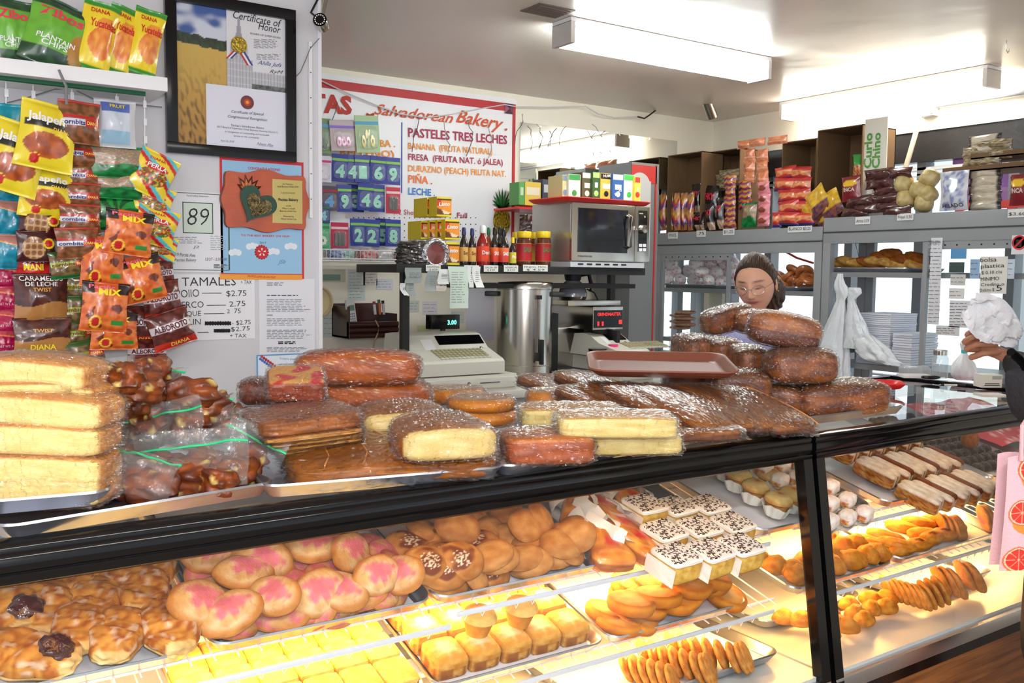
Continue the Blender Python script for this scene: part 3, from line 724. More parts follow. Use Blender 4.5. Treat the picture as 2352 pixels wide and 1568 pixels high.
# case floor: leaning rows of round sugared cookies
def disc_mb(w, pink):
    def f():
        mb = MB()
        def cf(q, n):
            c = mixc(C(226, 170, 104), C(196, 128, 66), 0.45+n)
            if pink: c = mixc(c, C(232, 110, 140), sstep(0.6, 0.25, math.hypot(q.x, q.y)+0.5*n))
            return c
        blob(mb, (w, w*0.95, 0.024), M_SUGAR, cf, 9, 2.3, lambda q: Vector((q.x, q.y, q.z)), nz=0.03, nsc=3); return mb
    return f
rows = [((1490,1545),(1700,1600),7,0.07),((1600,1490),(1600,1610),0,0)]
def leanrow(a, b, n, w, S, label, group, h=0.045, pink=False, lean=1.1, rz=0.3, name='round_cookie', last=1.0):
    for k in range(n):
        t = k/(n-1); x = a[0]*(1-t)+b[0]*t; y = a[1]*(1-t)+b[1]*t
        o = cached(('disc', w, pink), disc_mb(w, pink), name, None, S.mtx(x, y, h, rz, lean, 0))
        tag(o, f"{label}, {ORD[k] if k < n-1 else 'last'} from back", 'cookie', group)
leanrow((1545,1482), (1740,1520), 8, 0.085, L3, 'round sugared cookie in the leaning row nearest black post', 'leaning cookies on the case floor', rz=0.75)
leanrow((1480,1500), (1650,1545), 8, 0.085, L3, 'round sugared cookie in the middle leaning row', 'leaning cookies on the case floor', rz=0.75)
leanrow((1440,1530), (1545,1560), 6, 0.08, L3, 'round sugared cookie in leaning row farthest from post', 'leaning cookies on the case floor', rz=0.75)

# ---------- register case, upper shelf
def roll_mb(seed):
    def f():
        mb = MB()
        blob(mb, (0.06, 0.045, 0.045), mat('filled_roll', rough=0.55, bump=0.3, bscale=50), lambda q, n: mixc(C(240, 232, 222), C(226, 196, 190), 0.3+n) if q.z > 0.1 or abs(q.x) < 0.8 else mixc(C(232, 190, 90), C(190, 80, 70), 0.5+2*n), 8, 3, None, nz=0.12, seed=seed); return mb
    return f
def rollpaper_mb():
    mb = MB()
    def fn(u, v):
        a = pi*u; return Vector((-0.033+0.066*v, -0.028*cos(a), -0.008-0.02*sin(a)+0.004*noise.noise(Vector((u*5, v*5, 1)))))
    mb.grid(fn, 10, 5, M_WAX); return mb
k = 0
a0 = R1.local(2040, 1180, 0.04)
for rw in range(5):
    for j in range(3):
        r = thing('filled_roll', f"white dusted roll in paper, {ORD[j]} in {('front','second','third','fourth','back')[rw]} row, register case", 'pastry', R1.M @ TR((a0.x-0.215+0.078*j, a0.y+0.035+0.062*rw, 0.033+0.012*rw), 0.25, 0, 0), 'white dusted rolls')
        cached(('fr', k % 2), roll_mb(k % 2+5), 'roll', r, auto=60); cached('frp', rollpaper_mb, 'paper', r); k += 1
def muffin_mb():
    mb = MB(); cs = [C(206, 150, 90)]*3+[C(226, 196, 130), C(236, 216, 160), C(214, 170, 110), C(150, 60, 40)]
    mb.lathe([(0.026, 0), (0.034, 0.035), (0.040, 0.040), (0.038, 0.050), (0.026, 0.060), (0.010, 0.063), (0, 0.064)], M_BREAD, cols=cs, seg=20); return mb
def muffcup_mb():
    mb = MB(); pr = []
    def fn(u, v):
        a = 2*pi*u; r_ = 0.028+0.014*v+0.003*sin(a*9)*(0.3+v); return Vector((r_*cos(a), r_*sin(a), -0.002+0.034*v+0.004*sin(a*4)*v))
    mb.grid(fn, 54, 3, M_WAX); return mb
for i, (x, y) in enumerate(((1690,1122),(1735,1106),(1728,1150),(1780,1180),(1812,1168),(1668,1098),(1760,1122))):
    M = R1.mtx(x, y, 0.02)
    lx = M.translation
    r = thing('muffin', f"cream topped muffin in a paper cup, {ORD[i]} seen through the end glass", 'muffin', M, 'muffins in paper cups')
    cached('muf', muffin_mb, 'cake', r); cached('mufc', muffcup_mb, 'paper_cup', r)
# white iced slices with brown edges, standing in oblique ranks
def slice_mb(open_):
    def f():
        mb = MB()
        def cf(q, n): 
            if q.z > 0.5 and not open_: return mixc(C(244, 236, 224), C(226, 208, 188), 0.3+n)
            if open_ and q.z > 0.3: return mixc(C(132, 72, 36), C(96, 44, 22), 0.4+n)
            return mixc(C(150, 88, 52), C(206, 160, 100), 0.5+2.5*n) if abs(q.y) > 0.4 else C(240, 226, 206)
        blob(mb, (0.135, 0.03, 0.05), M_BREAD, cf, 9, 6, lambda q: Vector((q.x, q.y, q.z+0.05*q.x*q.x)), nz=0.04, nsc=4); return mb
    return f
k = 0
s0 = R1.local(2130, 1160, 0.03)
for rw in range(3):
    for j in range(12):
        if rw == 0 and j > 10: continue
        a = Vector((s0.x+0.036*j-0.02*rw, s0.y+0.035+0.142*rw+0.012*(j % 2), 0.034+0.02*rw))
        if a.x > r1[3]-0.02 and rw == 0: continue
        o = cached(('sl', j % 4 == 3), slice_mb(j % 4 == 3), 'iced_slice', None, R1.M @ TR(a, R(-82), 0, 0.06), auto=60)
        tag(o, f"white iced brown slice, {ORD[j]} from the post, {('front','middle','back')[rw]} rank, register case", 'cake', 'white iced slices in ranks'); k += 1
def choc_mb():
    mb = MB(); blob(mb, (0.042, 0.042, 0.036), mat('chocolate_ball', rough=0.4, bump=0.8, bscale=160), lambda q, n: mixc(C(62, 36, 26), C(30, 18, 14), 0.5+n), 6, 2, None, nz=0.12, nsc=4); return mb
c0 = R1.M.inverted() @ PP(2170, 1080, R1.M.translation, R1.n)
cx = r1[3]+0.035
for rw in range(9):
    for j in range(6):
        o = cached('choc', choc_mb, 'chocolate_ball', None, R1.M @ TR((cx+0.047*j, 0.08+0.052*rw, 0.026)))
        tag(o, f"dark chocolate ball, {ORD[j]} from the iced slices, {ORD[rw]} row from the glass", 'sweet', 'dark chocolate balls')
o = cached('choc2', lambda: (lambda mb: (blob(mb, (0.06, 0.055, 0.065), M_BREAD, lambda q, n: mixc(C(190, 120, 60), C(140, 80, 36), 0.5+n), 8, 2.4), mb)[1])(MB()), 'brown_roll', None, R1.mtx(2228, 1008, 0.07)); tag(o, 'single brown roll lying on top of the dark chocolate balls', 'bun')
f = MB(); f.grid(lambda u, v: Vector((u*0.5, v*0.42, 0.03+0.02*noise.noise(Vector((u*3, v*3, 0))))), 20, 16, mat('red_tissue', rough=0.7), colfn=lambda u, v: C(206, 66, 78) if (u*9+v*3) % 1 < 0.86 else C(240, 200, 190))
o = f.build('red_tissue', None, True, R1.M @ TR((cx+0.30, 0.16, 0.01))); tag(o, 'red streaked tissue paper lining the far end of upper shelf', 'paper')

# ---------- register case, middle and floor
def longbun_mb(seed, jam):
    def f():
        mb = MB()
        def cf(q, n):
            c = mixc(C(232, 170, 90), C(204, 128, 54), 0.4+n)
            if jam: c = mixc(c, C(92, 20, 14), sstep(0.5, 0.3, math.hypot(q.x*1.3, q.y*1.1)+0.3*n) if q.z > 0 else 0)
            return c
        blob(mb, (0.12, 0.05, 0.036), M_SUGAR, cf, 9, 2.4, None, nz=0.06, nsc=3, seed=seed); return mb
    return f
pl = [(2000,1245,0,-0.9),(2035,1232,0,-0.9),(2075,1210,0,-0.7),(2110,1200,0,-0.5),(2120,1225,0,-0.3),(2150,1195,0,-0.3),(2125,1258,1,-0.1),(2180,1232,1,-0.2),(2100,1275,0,0.0),(2170,1250,1,0.0),(2195,1215,0,0.1),(2060,1250,0,-0.8)]
lb = spot_labels([p[:2] for p in pl], ['long cookie with dark jam' if p[2] else 'long golden cookie' for p in pl], 'long cookie pan', 4)
for i, ((x, y, j, rz), l) in enumerate(zip(pl, lb)):
    o = cached(('lb', j), longbun_mb(3+j, j), 'long_cookie', None, R2.mtx(x, y, 0.022+0.012*(i % 2), rz, 0.1, 0)); tag(o, l, 'cookie', 'long cookies')
leanrow((2165,1205), (2235,1225), 6, 0.085, R2, 'round golden cookie leaning beside the jam cookies', 'leaning golden cookies', rz=0.95, h=0.045)
leanrow((2260,1190), (2285,1195), 3, 0.095, R2, 'pink topped round cookie leaning by the red tissue', 'leaning pink cookies', rz=0.95, h=0.05, pink=True)
def gbun_mb(seed):
    def f():
        mb = MB(); blob(mb, (0.085, 0.066, 0.056), M_SUGAR, lambda q, n: mixc(C(226, 162, 84), C(192, 116, 48), 0.45+n), 9, 2.2, lambda q: Vector((q.x, q.y, q.z*(0.9 if q.z > 0 else 0.5)+(0.25 if (q.z > 0.9) else 0))), nz=0.08, nsc=2, seed=seed); return mb
    return f
pg = [(1905,1275),(1950,1290),(1915,1330),(1965,1332),(2000,1310),(2035,1300),(1990,1275),(2030,1280),(1935,1255),(1965,1250),(1985,1345),(1895,1365),(1900,1240),(1780,1300),(1740,1285),(1820,1310),(1850,1290)]
its = [(x, y, 0.03, rr.uniform(-1, 1), rr.uniform(0, 0.3), 0, 1.0, i % 2) for i, (x, y) in enumerate(pg)]
place_food('golden_roll', 'bun', 'golden rolls in the register case', [('gb0', gbun_mb(1)), ('gb1', gbun_mb(2))], its, spot_labels(pg, 'golden filled roll', 'middle shelf by the post', 4), R2)
pb = [(1905,1410),(1925,1435),(1950,1390),(1965,1410),(2000,1400),(2035,1375),(2035,1395),(1945,1440),(1985,1425),(1905,1460),(2000,1378),(1840,1425),(1800,1420),(1880,1400)]
its = [(x, y, 0.028, rr.uniform(-1, 1), rr.uniform(0, 0.3), 0, 0.9, i % 2) for i, (x, y) in enumerate(pb)]
place_food('brown_bun', 'bun', 'small brown buns on the case floor', [('gb2', gbun_mb(3)), ('gb3', gbun_mb(4))], its, spot_labels(pb, 'small round brown bun', 'case floor by the post', 4), R3)
leanrow((2040,1350), (2140,1378), 8, 0.09, R3, 'round brown edged cookie leaning in the row next to buns', 'leaning cookies by the glass', rz=0.95, h=0.05)
leanrow((2150,1372), (2215,1372), 3, 0.10, R3, 'pink centred round cookie leaning near the front rail', 'leaning pink cookies by the glass', rz=0.95, h=0.055, pink=True)
leanrow((2160,1330), (2240,1352), 5, 0.11, R3, 'large speckled pink cookie leaning behind the pink centred ones', 'large speckled cookies', rz=0.95, h=0.06, pink=False)
leanrow((2215,1320), (2275,1335), 4, 0.11, R3, 'large speckled cookie at the far end of the case floor', 'large speckled cookies', rz=0.95, h=0.06)
# ------------------------------------------------------------ pans and cakes on top of the cases
def top_pan(label, A, B, d=0.655, Z=ZT+0.026, w=None, out=0.0, base=None):
    a = P(*A, Z=Z); b = P(*B, Z=Z); ex = (b-a).normalized(); W_ = w or (b-a).length
    if w: b = a+ex*w
    ey = Vector((-ex.y, ex.x, 0)); c = (a+b)/2+ey*(d/2)
    M = frame((c.x, c.y, Z-0.026+0.002), ex, (0, 0, 1))
    return pan(label, M, W_, d, liner=False)
PA = top_pan('dented sheet pan under bagged brown pastries at counter end', (0, 1212), (636, 1106), d=0.60)
PB = top_pan('small sheet pan holding the stack of yellow cake slices', (-120, 1160), (252, 1128), d=0.42, Z=ZT+0.050)
PC = top_pan('sheet pan in the middle with flat brown cake and loaves', (606, 1118), (1160, 1072), d=0.60)
PD = top_pan('sheet pan with cream coloured cake slabs and glazed loaf', (1160, 1072), (1556, 1008), d=0.62)
PE = top_pan('sheet pan of overlapping brown cake slabs under the brown tray', (1540, 1008), (1836, 957), d=0.62)
PF = top_pan('sheet pan of wrapped dark loaves next to the red tray', (1826, 962), (2082, 931), d=0.62)
CRUST = C(150, 82, 40); CRUSTD = C(98, 50, 26); CRUMB = C(244, 222, 150); ORNG = C(222, 146, 66)
def cakefn(top, side, face=None, facedir=None, bottom=None, edge=0.75):
    def cf(q, n):
        c = mixc(top, side, 0) if q.z > 0.55 else side
        c = mixc(c, (c[0]*0.6, c[1]*0.5, c[2]*0.45, 1), 0.5+1.1*n)
        if face is not None and q.dot(facedir) > edge:
            c = mixc(face, (face[0]*0.9, face[1]*0.82, face[2]*0.7, 1), 0.3+n)
        return c
    return cf
def wrapped(name, label, cat, p, size, rz, colfn, pw=4.0, group=None, rx=0, ry=0, deform=None, m=None, nz=0.03, seed=1, film=True, n=14):
    """a cake with its own cling film skin"""
    r = thing(name, label, cat, TR(p, rz, rx, ry), group)
    mb = MB(); blob(mb, size, m or M_WRAPB, colfn, n, pw, deform, nz=nz, nsc=2.4, seed=seed); mb.build('crumb', r, True, auto=70)
    if film:
        mb = MB(); s2 = tuple(a+0.007 for a in size); r_ = random.Random(seed)
        def df(q):
            q = deform(q) if deform else q
            w = 0.0030*noise.noise(Vector((q.x*size[0]*150, q.y*size[1]*150, q.z*size[2]*45+seed)))+r_.uniform(-0.0008, 0.0008)
            return q*(1+w/(0.5*max(0.06, min(size))))*(1 if min(size) > 0.012 else 1.0)
        nf = 40 if size[0] > 0.2 else 28
        blob(mb, s2, M_FILM, lambda q, n_: (1, 1, 1, 1), nf, pw, df, nz=nz, nsc=2.4, seed=seed); mb.build('cling_film', r, False)
    return r
def at(x, y, z): return P(x, y, Z=z)
SCR = -YAW      # yaw that sets a thing's long side square to the lens axis
domed = lambda q: Vector((q.x, q.y, q.z*(1-0.10*q.x*q.x) if q.z > 0 else q.z))
# yellow cake slices, cut face to the customer
YS = [(112, 1119, 0, 0.0), (112, 1072, 1, 0.01), (110, 1002, 2, 0.02), (118, 938, 3, -0.03), (60, 898, 4, 0.1), (130, 893, 5, -0.12), (100, 856, 6, -0.04)]
ylab = ['lowest yellow cake slice in the wrapped stack at counter end', 'second yellow cake slice up in the wrapped stack', 'third yellow cake slice up in the wrapped stack', 'wide fourth yellow cake slice with browned rim in the stack', 'thin yellow cake slice lying behind near the snack bags', 'thin tilted yellow cake slice just under the topmost one', 'topmost yellow cake slice in a clear bag on the stack']
ycf = lambda q, n: mixc(C(238, 212, 136), C(228, 194, 112), 0.4+n) if (q.y < -0.5 and abs(q.x) < 0.95 and -0.82 < q.z < 0.74) else mixc(C(214, 150, 70), C(188, 116, 46), 0.5+n)
for (x, y, k, tz), lb in zip(YS, ylab):
    dd = 1.70 if k not in (4, 5) else 1.78
    c = P(x, y, Y=1.72 if k not in (4, 5, 6) else 1.77)
    L_ = 0.225 if k < 4 else 0.20
    wrapped('cake_slice', lb, 'cake', c+Vector((0, 0.03, 0)), (L_*1.02, 0.13, 0.058 if k not in (4, 5) else 0.04), SCR+tz, ycf, 5.5, 'yellow cake slices', rx=0.0, ry=R((0, 1, 2, 3, -2, 5, 3)[k]),
            deform=lambda q: Vector((q.x, q.y, q.z*(1-0.22*q.x*q.x) if q.z > 0 else q.z)), seed=k, nz=0.015, n=16, m=mat('slice_crumb', rough=0.7, coat=0.5, coat_rough=0.14, bump=0.9, bscale=55, bdist=0.006, coatbump=True))
# bagged brown pastries
def chunk_mb(seed):
    def f():
        mb = MB()
        def cf(q, n):
            c = mixc(C(150, 84, 52), C(92, 44, 28), 0.5+1.6*n)
            return mixc(c, C(214, 188, 120), sstep(0.42, 0.5, noise.noise(Vector((q.x*2.2, q.y*2.2, q.z*2+seed*3)))))
        blob(mb, (0.085, 0.06, 0.052), M_WRAPB, cf, 10, 3, None, nz=0.35, nsc=2.2, seed=seed); return mb
    return f
chunks = [(285,868,1.42),(345,850,1.42),(318,890,1.40),(368,868,1.39),(290,925,1.36),(350,925,1.35),(440,905,1.37),(480,935,1.34),(330,965,1.32),(300,985,1.3),(375,985,1.29),(428,975,1.31),(505,975,1.30),(555,965,1.29),(310,1030,1.26),(280,1050,1.25),(300,1105,1.235),(345,1112,1.235),(375,1080,1.24),(430,1095,1.24),(470,1070,1.245),(540,1085,1.24),(565,1055,1.25),(500,1105,1.235),(262,1098,1.235)]
cl = spot_labels([c[:2] for c in chunks], 'dark brown glazed pastry chunk', 'in clear bags by yellow slices', 5)
cr_ = random.Random(3)
for i, ((x, y, z), l) in enumerate(zip(chunks, cl)):
    p = P(x, y, Z=z)
    if p.y > 2.15: p = P(x, y, Y=2.05+0.02*(i % 3))
    M = Matrix.Translation(p) @ Matrix.Rotation(cr_.uniform(0, 6), 4, 'Z') @ Matrix.Rotation(cr_.uniform(-.5, .5), 4, 'X') @ Matrix.Scale(cr_.uniform(0.95, 1.25), 4)
    o = cached(('chunk', i % 4), chunk_mb(i % 4), 'pastry_chunk', None, M, auto=60); tag(o, l, 'pastry', 'bagged brown pastries')
M_ZIPG = mat('green_zip', C(40, 190, 120), rough=0.35)
def zipbag(label, x, y, z, wpx, hpx, ang, rx=-0.9, ry=0, seed=0, zip_at=0.82, Y=None, lean=0.0):
    """clear bag: two puffed film sheets with a green zip strip across the mouth"""
    c = P(x, y, Y=Y) if Y else P(x, y, Z=z); w = pxm(wpx, c); h = pxm(hpx, c)
    M = frame(c, Matrix.Rotation(lean, 3, 'Z') @ (_r2*cos(ang)+_u2*sin(ang)), (-_r2*sin(ang)+_u2*cos(ang))*sin(-rx)+Vector((_f.x, _f.y, 0))*cos(rx)) 
    r = thing('zip_bag', label, 'plastic bag', M, 'clear zip bags of pastries')
    for sgn in (-1, 1):
        def fn(u, v, sgn=sgn):
            a, b = 2*u-1, v
            puff = 0.036*(1-a*a)**0.5*(sin(pi*min(1, b/zip_at))**0.6 if b < zip_at else 0)
            n = noise.noise(Vector((a*2.2, b*2.6, seed+sgn)))*0.016+noise.noise(Vector((a*7, b*7, seed)))*0.004
            return Vector((a*w/2*(1+0.05*n), sgn*puff*0.9+n+0.02*sin(b*5+seed)*b, (b-0.5)*h))
        f = MB(); f.grid(fn, 18, 16, M_ZIP); f.build('film', r, True, auto=80)
    f = MB(); pts = []
    for k in range(19):
        a = -1+2*k/18; b = zip_at; n = noise.noise(Vector((a*2.2, b*2.6, seed-1)))*0.016
        pts.append(Vector((a*w/2, n-0.002+0.02*sin(b*5+seed)*b, (b-0.5)*h)))
    f.tube(pts, 0.0022, M_ZIPG, seg=6); f.build('zip_strip', r)
    return r
zipbag('clear zip bag standing upright with two green strips behind the yellow slices', 275, 925, 0, 95, 210, 0.15, rx=-1.45, seed=1, Y=1.95)
zipbag('top clear zip bag of brown pastry leaning by the white wall', 345, 880, 0, 150, 110, -0.15, rx=-1.2, seed=2, Y=1.98)
zipbag('clear zip bag with its green strip level across the middle', 440, 920, 0, 200, 90, -0.02, rx=-1.0, seed=3, Y=1.93, zip_at=0.5)
zipbag('clear zip bag open toward the brown cake slices', 530, 975, 0, 170, 100, -0.25, rx=-1.0, seed=4, Y=1.88, zip_at=0.75)
zipbag('clear zip bag of cream streaked pastry in the middle of heap', 360, 985, 0, 210, 120, 0.2, rx=-1.1, seed=5, Y=1.85, zip_at=0.8)
zipbag('widest clear zip bag with long green strip at the pan front', 440, 1060, 0, 260, 140, 0.12, rx=-1.1, seed=6, Y=1.74, zip_at=0.75)
zipbag('clear zip bag with its mouth sloping over the middle pan', 585, 1020, 0, 150, 80, -0.45, rx=-1.0, seed=7, Y=1.76, zip_at=0.6)
zipbag('low clear zip bag next to the yellow slices at pan front', 320, 1085, 0, 170, 110, -0.25, rx=-1.0, seed=8, Y=1.70, zip_at=0.85)

# middle pan: flat brown cake with slices and loaves on it
flatcf = lambda q, n: mixc(C(180, 112, 52), C(132, 76, 34), 0.45+1.3*n)
def slab(label, x, y, z, size, rz, seed, group, ry=0, rx=0, cf=flatcf, pw=7, name='cake_slab', cuts=0, deform=None):
    r = wrapped(name, label, 'cake', P(x, y, Z=z), size, rz, cf, pw, group, rx=rx, ry=ry, seed=seed, nz=0.03, deform=deform)
    if cuts:
        f = MB()
        for k in range(cuts):
            t = -0.36+0.72*k/max(1, cuts-1)
            f.tube([(size[0]*(t+0.05*sin(j)), size[1]*(j/6-0.5)*0.9, size[2]*0.5*(1.3-0.4*(2*t)**2-0.3*((j/6-0.5)*1.8)**2)+0.001) for j in range(7)], 0.0016, mat('seam_crust', C(206, 140, 78), rough=0.4), seg=5)
        f.build('seam', r)
    return r
_pa = P(640, 1105, Z=ZT+.03); _pb = P(1150, 1070, Z=ZT+.03); azC = math.atan2((_pb-_pa).y, (_pb-_pa).x)
slab('large flat brown cake filling the bottom of the middle pan', 880, 1030, 1.245, (0.42, 0.36, 0.045), azC, 1, 'flat brown cakes', cuts=5, rx=R(5), deform=lambda q: Vector((q.x, q.y, q.z-0.4*q.x*q.x-0.3*q.y*q.y+0.3)))
slab('thick brown cake slab on top of the thin layered slices', 690, 960, 1.315, (0.21, 0.21, 0.034), azC+0.12, 2, 'flat brown cakes', ry=R(-3), cf=lambda q, n: mixc(C(172, 104, 52), C(126, 70, 34), 0.45+1.3*n))
for k in range(4):
    slab(f"thin brown cake layer, {ORD[k]} under the thick slab", 700+4*k, 985+9*k, 1.295-0.0105*k, (0.20-0.005*k, 0.19, 0.009), azC+0.10+0.04*(k % 2), 3+k, 'thin layered slices', ry=R(-3), cf=lambda q, n: mixc(C(196, 134, 78), C(236, 196, 130), 0.3+n) if q.y < -0.9 else C(150, 88, 46), pw=9)
def loaf(label, x, y, z, size, rz, seed, cf=None, group='wrapped loaves', rx=0, ry=0, pw=3.6, Y=None, name='loaf', n=16, m=None):
    p = P(x, y, Y=Y) if Y else P(x, y, Z=z)
    cf = cf or (lambda q, n_: mixc(C(176, 92, 36), C(120, 58, 24), 0.4+1.2*n_))
    return wrapped(name, label, 'bread', p, size, rz, cf, pw, group, rx=rx, ry=ry, seed=seed, deform=domed, nz=0.025, n=n, m=m)
SES = lambda q, n: mixc(C(196, 100, 36), C(150, 70, 26), 0.4+1.2*n) if not (q.z > 0.3 and noise.noise(q*26) > 0.42) else C(238, 214, 160)
loaf('long seeded brown loaf topmost behind the middle pan', 825, 842, 1.375, (0.315, 0.14, 0.088), SCR+0.02, 1, SES, n=26)
loaf('long brown loaf lying under the seeded topmost loaf', 858, 905, 1.30, (0.30, 0.15, 0.08), SCR-0.03, 2, SES, n=22)
loaf('dark end of a loaf behind the pink marbled slice', 600, 898, 1.335, (0.10, 0.12, 0.06), SCR+0.2, 3, lambda q, n: mixc(C(120, 58, 34), C(84, 38, 22), 0.5+n), n=10)
mrb = lambda q, n: (mixc(C(228, 176, 110), C(214, 60, 78), sstep(-0.02, 0.14, noise.noise(Vector((q.x*1.8, q.y*1.8, 4.0))))) if (q.z > 0.82 and abs(q.x) < 0.95 and abs(q.y) < 0.93) else mixc(C(160, 74, 36), C(120, 48, 26), 0.5+n))
loaf('pink marbled cake piece with its cut face up', 680, 880, 0, (0.125, 0.115, 0.05), SCR+0.25, 4, mrb, 'marbled cake pieces', Y=1.98, rx=R(15), pw=7, name='cake_piece', n=18)
loaf('dark wrapped cake piece beneath the pink marbled one', 690, 920, 0, (0.12, 0.11, 0.04), SCR+0.3, 5, lambda q, n: C(104, 48, 32), 'marbled cake pieces', Y=2.0, name='cake_piece')
half = lambda q, n: (mixc(C(240, 218, 158), C(230, 200, 130), 0.4+n) if (q.y < -0.8 and abs(q.x) < 0.95 and -0.82 < q.z < 0.86) else (mixc(C(170, 112, 62), C(140, 86, 46), 0.5+1.4*n) if q.z > 0.3 else mixc(C(186, 104, 46), C(140, 70, 30), 0.5+n)))
def halfcake(label, x, y, z, size, rz, seed, Y=None):
    p = P(x, y, Y=Y) if Y else P(x, y, Z=z)
    return wrapped('half_cake', label, 'cake', p, size, rz, half, 5, 'half cakes cut open', deform=lambda q: Vector((q.x*(1-0.12*(q.y+1)*0.5), q.y, q.z*(1-0.34*q.x*q.x+0.25*(q.y+1)*0.5) if q.z > 0 else q.z)), seed=seed, nz=0.015, n=26)
halfcake('half cake with pale yellow cut face at pan front', 1012, 1003, 1.286, (0.205, 0.19, 0.072), SCR+0.34, 1)
halfcake('half cake set back against the slices with pale cut face', 925, 965, 1.285, (0.21, 0.17, 0.066), SCR+0.28, 2)
orc = lambda q, n: mixc(C(214, 170, 120), C(190, 140, 90), 0.5+n) if q.z > 0.45 else mixc(C(236, 156, 60), C(208, 116, 40), 0.45+n)
def roundcake(label, x, y, w, h, seed, Y, d=None):
    return wrapped('round_cake', label, 'cake', P(x, y, Y=Y), (w, d or w, h), SCR, orc, 2.0, 'wrapped round cakes', deform=lambda q: (lambda s: Vector((q.x*s, q.y*s, max(-0.8, min(0.8, q.z*1.6)))))(1.0 if abs(q.z) < 0.5 else 1.0), seed=seed, nz=0.01, n=20)
roundcake('flat round golden cake behind the stacked round pair', 1045, 905, 0.17, 0.045, 1, 2.25)
roundcake('upper round golden cake of the stacked pair', 1105, 925, 0.175, 0.04, 2, 2.02)
roundcake('lower round golden cake of the stacked pair', 1115, 955, 0.175, 0.04, 3, 2.0)
# next pan: cream slabs, glazed loaf, round cake pair
glz = lambda q, n: (mixc(C(206, 126, 62), C(160, 84, 40), 0.4+n) if q.z > 0.6 else mixc(C(176, 92, 52), C(140, 68, 38), 0.4+n))
loaf('glazed rectangular brown loaf at the front beside cream slabs', 1255, 1022, 1.255, (0.19, 0.14, 0.062), SCR+0.16, 6, glz, 'cakes on the cream slab pan', pw=6, n=22)
crs = lambda q, n: mixc(C(240, 222, 156), C(228, 204, 132), 0.4+n) if q.z < 0.86 else mixc(C(222, 170, 92), C(206, 150, 76), .5+n)
loaf('lower cream coloured cake slab at the pan front', 1450, 1010, 1.253, (0.20, 0.13, 0.044), SCR+0.14, 7, crs, 'cream cake slabs', pw=9, name='cake_slab', n=18)
loaf('upper cream coloured cake slab resting on the lower one', 1412, 972, 1.30, (0.25, 0.13, 0.044), SCR+0.05, 8, crs, 'cream cake slabs', pw=9, name='cake_slab', n=18)
loaf('cream coloured cake slab lying behind under the round cakes', 1310, 952, 1.285, (0.24, 0.13, 0.045), SCR+0.1, 9, crs, 'cream cake slabs', pw=9, name='cake_slab', n=14)
roundcake('tall round golden cake wrapped in film beside slabs', 1262, 918, 0.135, 0.07, 4, 2.13)
roundcake('second tall golden cake tucked against the brown slabs', 1345, 905, 0.13, 0.07, 5, 2.2)
# overlapping brown slabs
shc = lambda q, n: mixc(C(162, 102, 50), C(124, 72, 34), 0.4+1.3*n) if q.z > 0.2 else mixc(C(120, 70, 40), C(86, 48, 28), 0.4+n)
SLB = [(1300,893,1.265,0.2),(1385,885,1.28,0.15),(1400,925,1.275,0.1),(1450,918,1.285,0.05),(1510,922,1.29,0),(1570,926,1.29,-0.03),(1632,925,1.285,-0.05),(1690,925,1.28,-0.07),(1745,930,1.272,-0.1)]
lowl = ['lower dark slab peeking out at the pan front', 'lower dark slab beneath the far end of the fan']
for i, (x, y, z, a) in enumerate(SLB):
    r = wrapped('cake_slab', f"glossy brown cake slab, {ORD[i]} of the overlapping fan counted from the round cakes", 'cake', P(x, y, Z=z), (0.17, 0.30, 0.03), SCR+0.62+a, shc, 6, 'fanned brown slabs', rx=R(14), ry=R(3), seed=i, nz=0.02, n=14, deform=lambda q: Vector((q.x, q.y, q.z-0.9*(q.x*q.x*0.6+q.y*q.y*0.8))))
    f = MB(); f.tube([(0.078+0.004*sin(j), (j/8-0.5)*0.28, 0.016-0.0135*(0.5+0.8*((j/8-0.5)*1.87)**2)) for j in range(9)], 0.0022, mat('seam_crust', C(206, 140, 78), rough=0.4), seg=6); f.build('folded_seam', r)
for i, (x, y) in enumerate(((1560, 985), (1720, 965))):
    slab(lowl[i], x, y, 1.235, (0.26, 0.22, 0.03), SCR+0.25, 20+i, 'fanned brown slabs', cf=shc)
# the brown plastic tray on top
BT = thing('serving_tray', 'brown plastic serving tray resting on the brown cake slabs', 'tray', frame(P(1514, 846, Z=1.352), (cos(SCR-0.05), sin(SCR-0.05), 0), (-0.05, -0.08, 1)))
M_BTR = mat('brown_tray_plastic', C(128, 72, 54), rough=0.4, bump=0.05, bscale=200)
pan_mb(0.40, 0.29, h=0.022, m=M_BTR, rc=0.045, flare=0.02, bead=0.006).build('tray_body', BT)
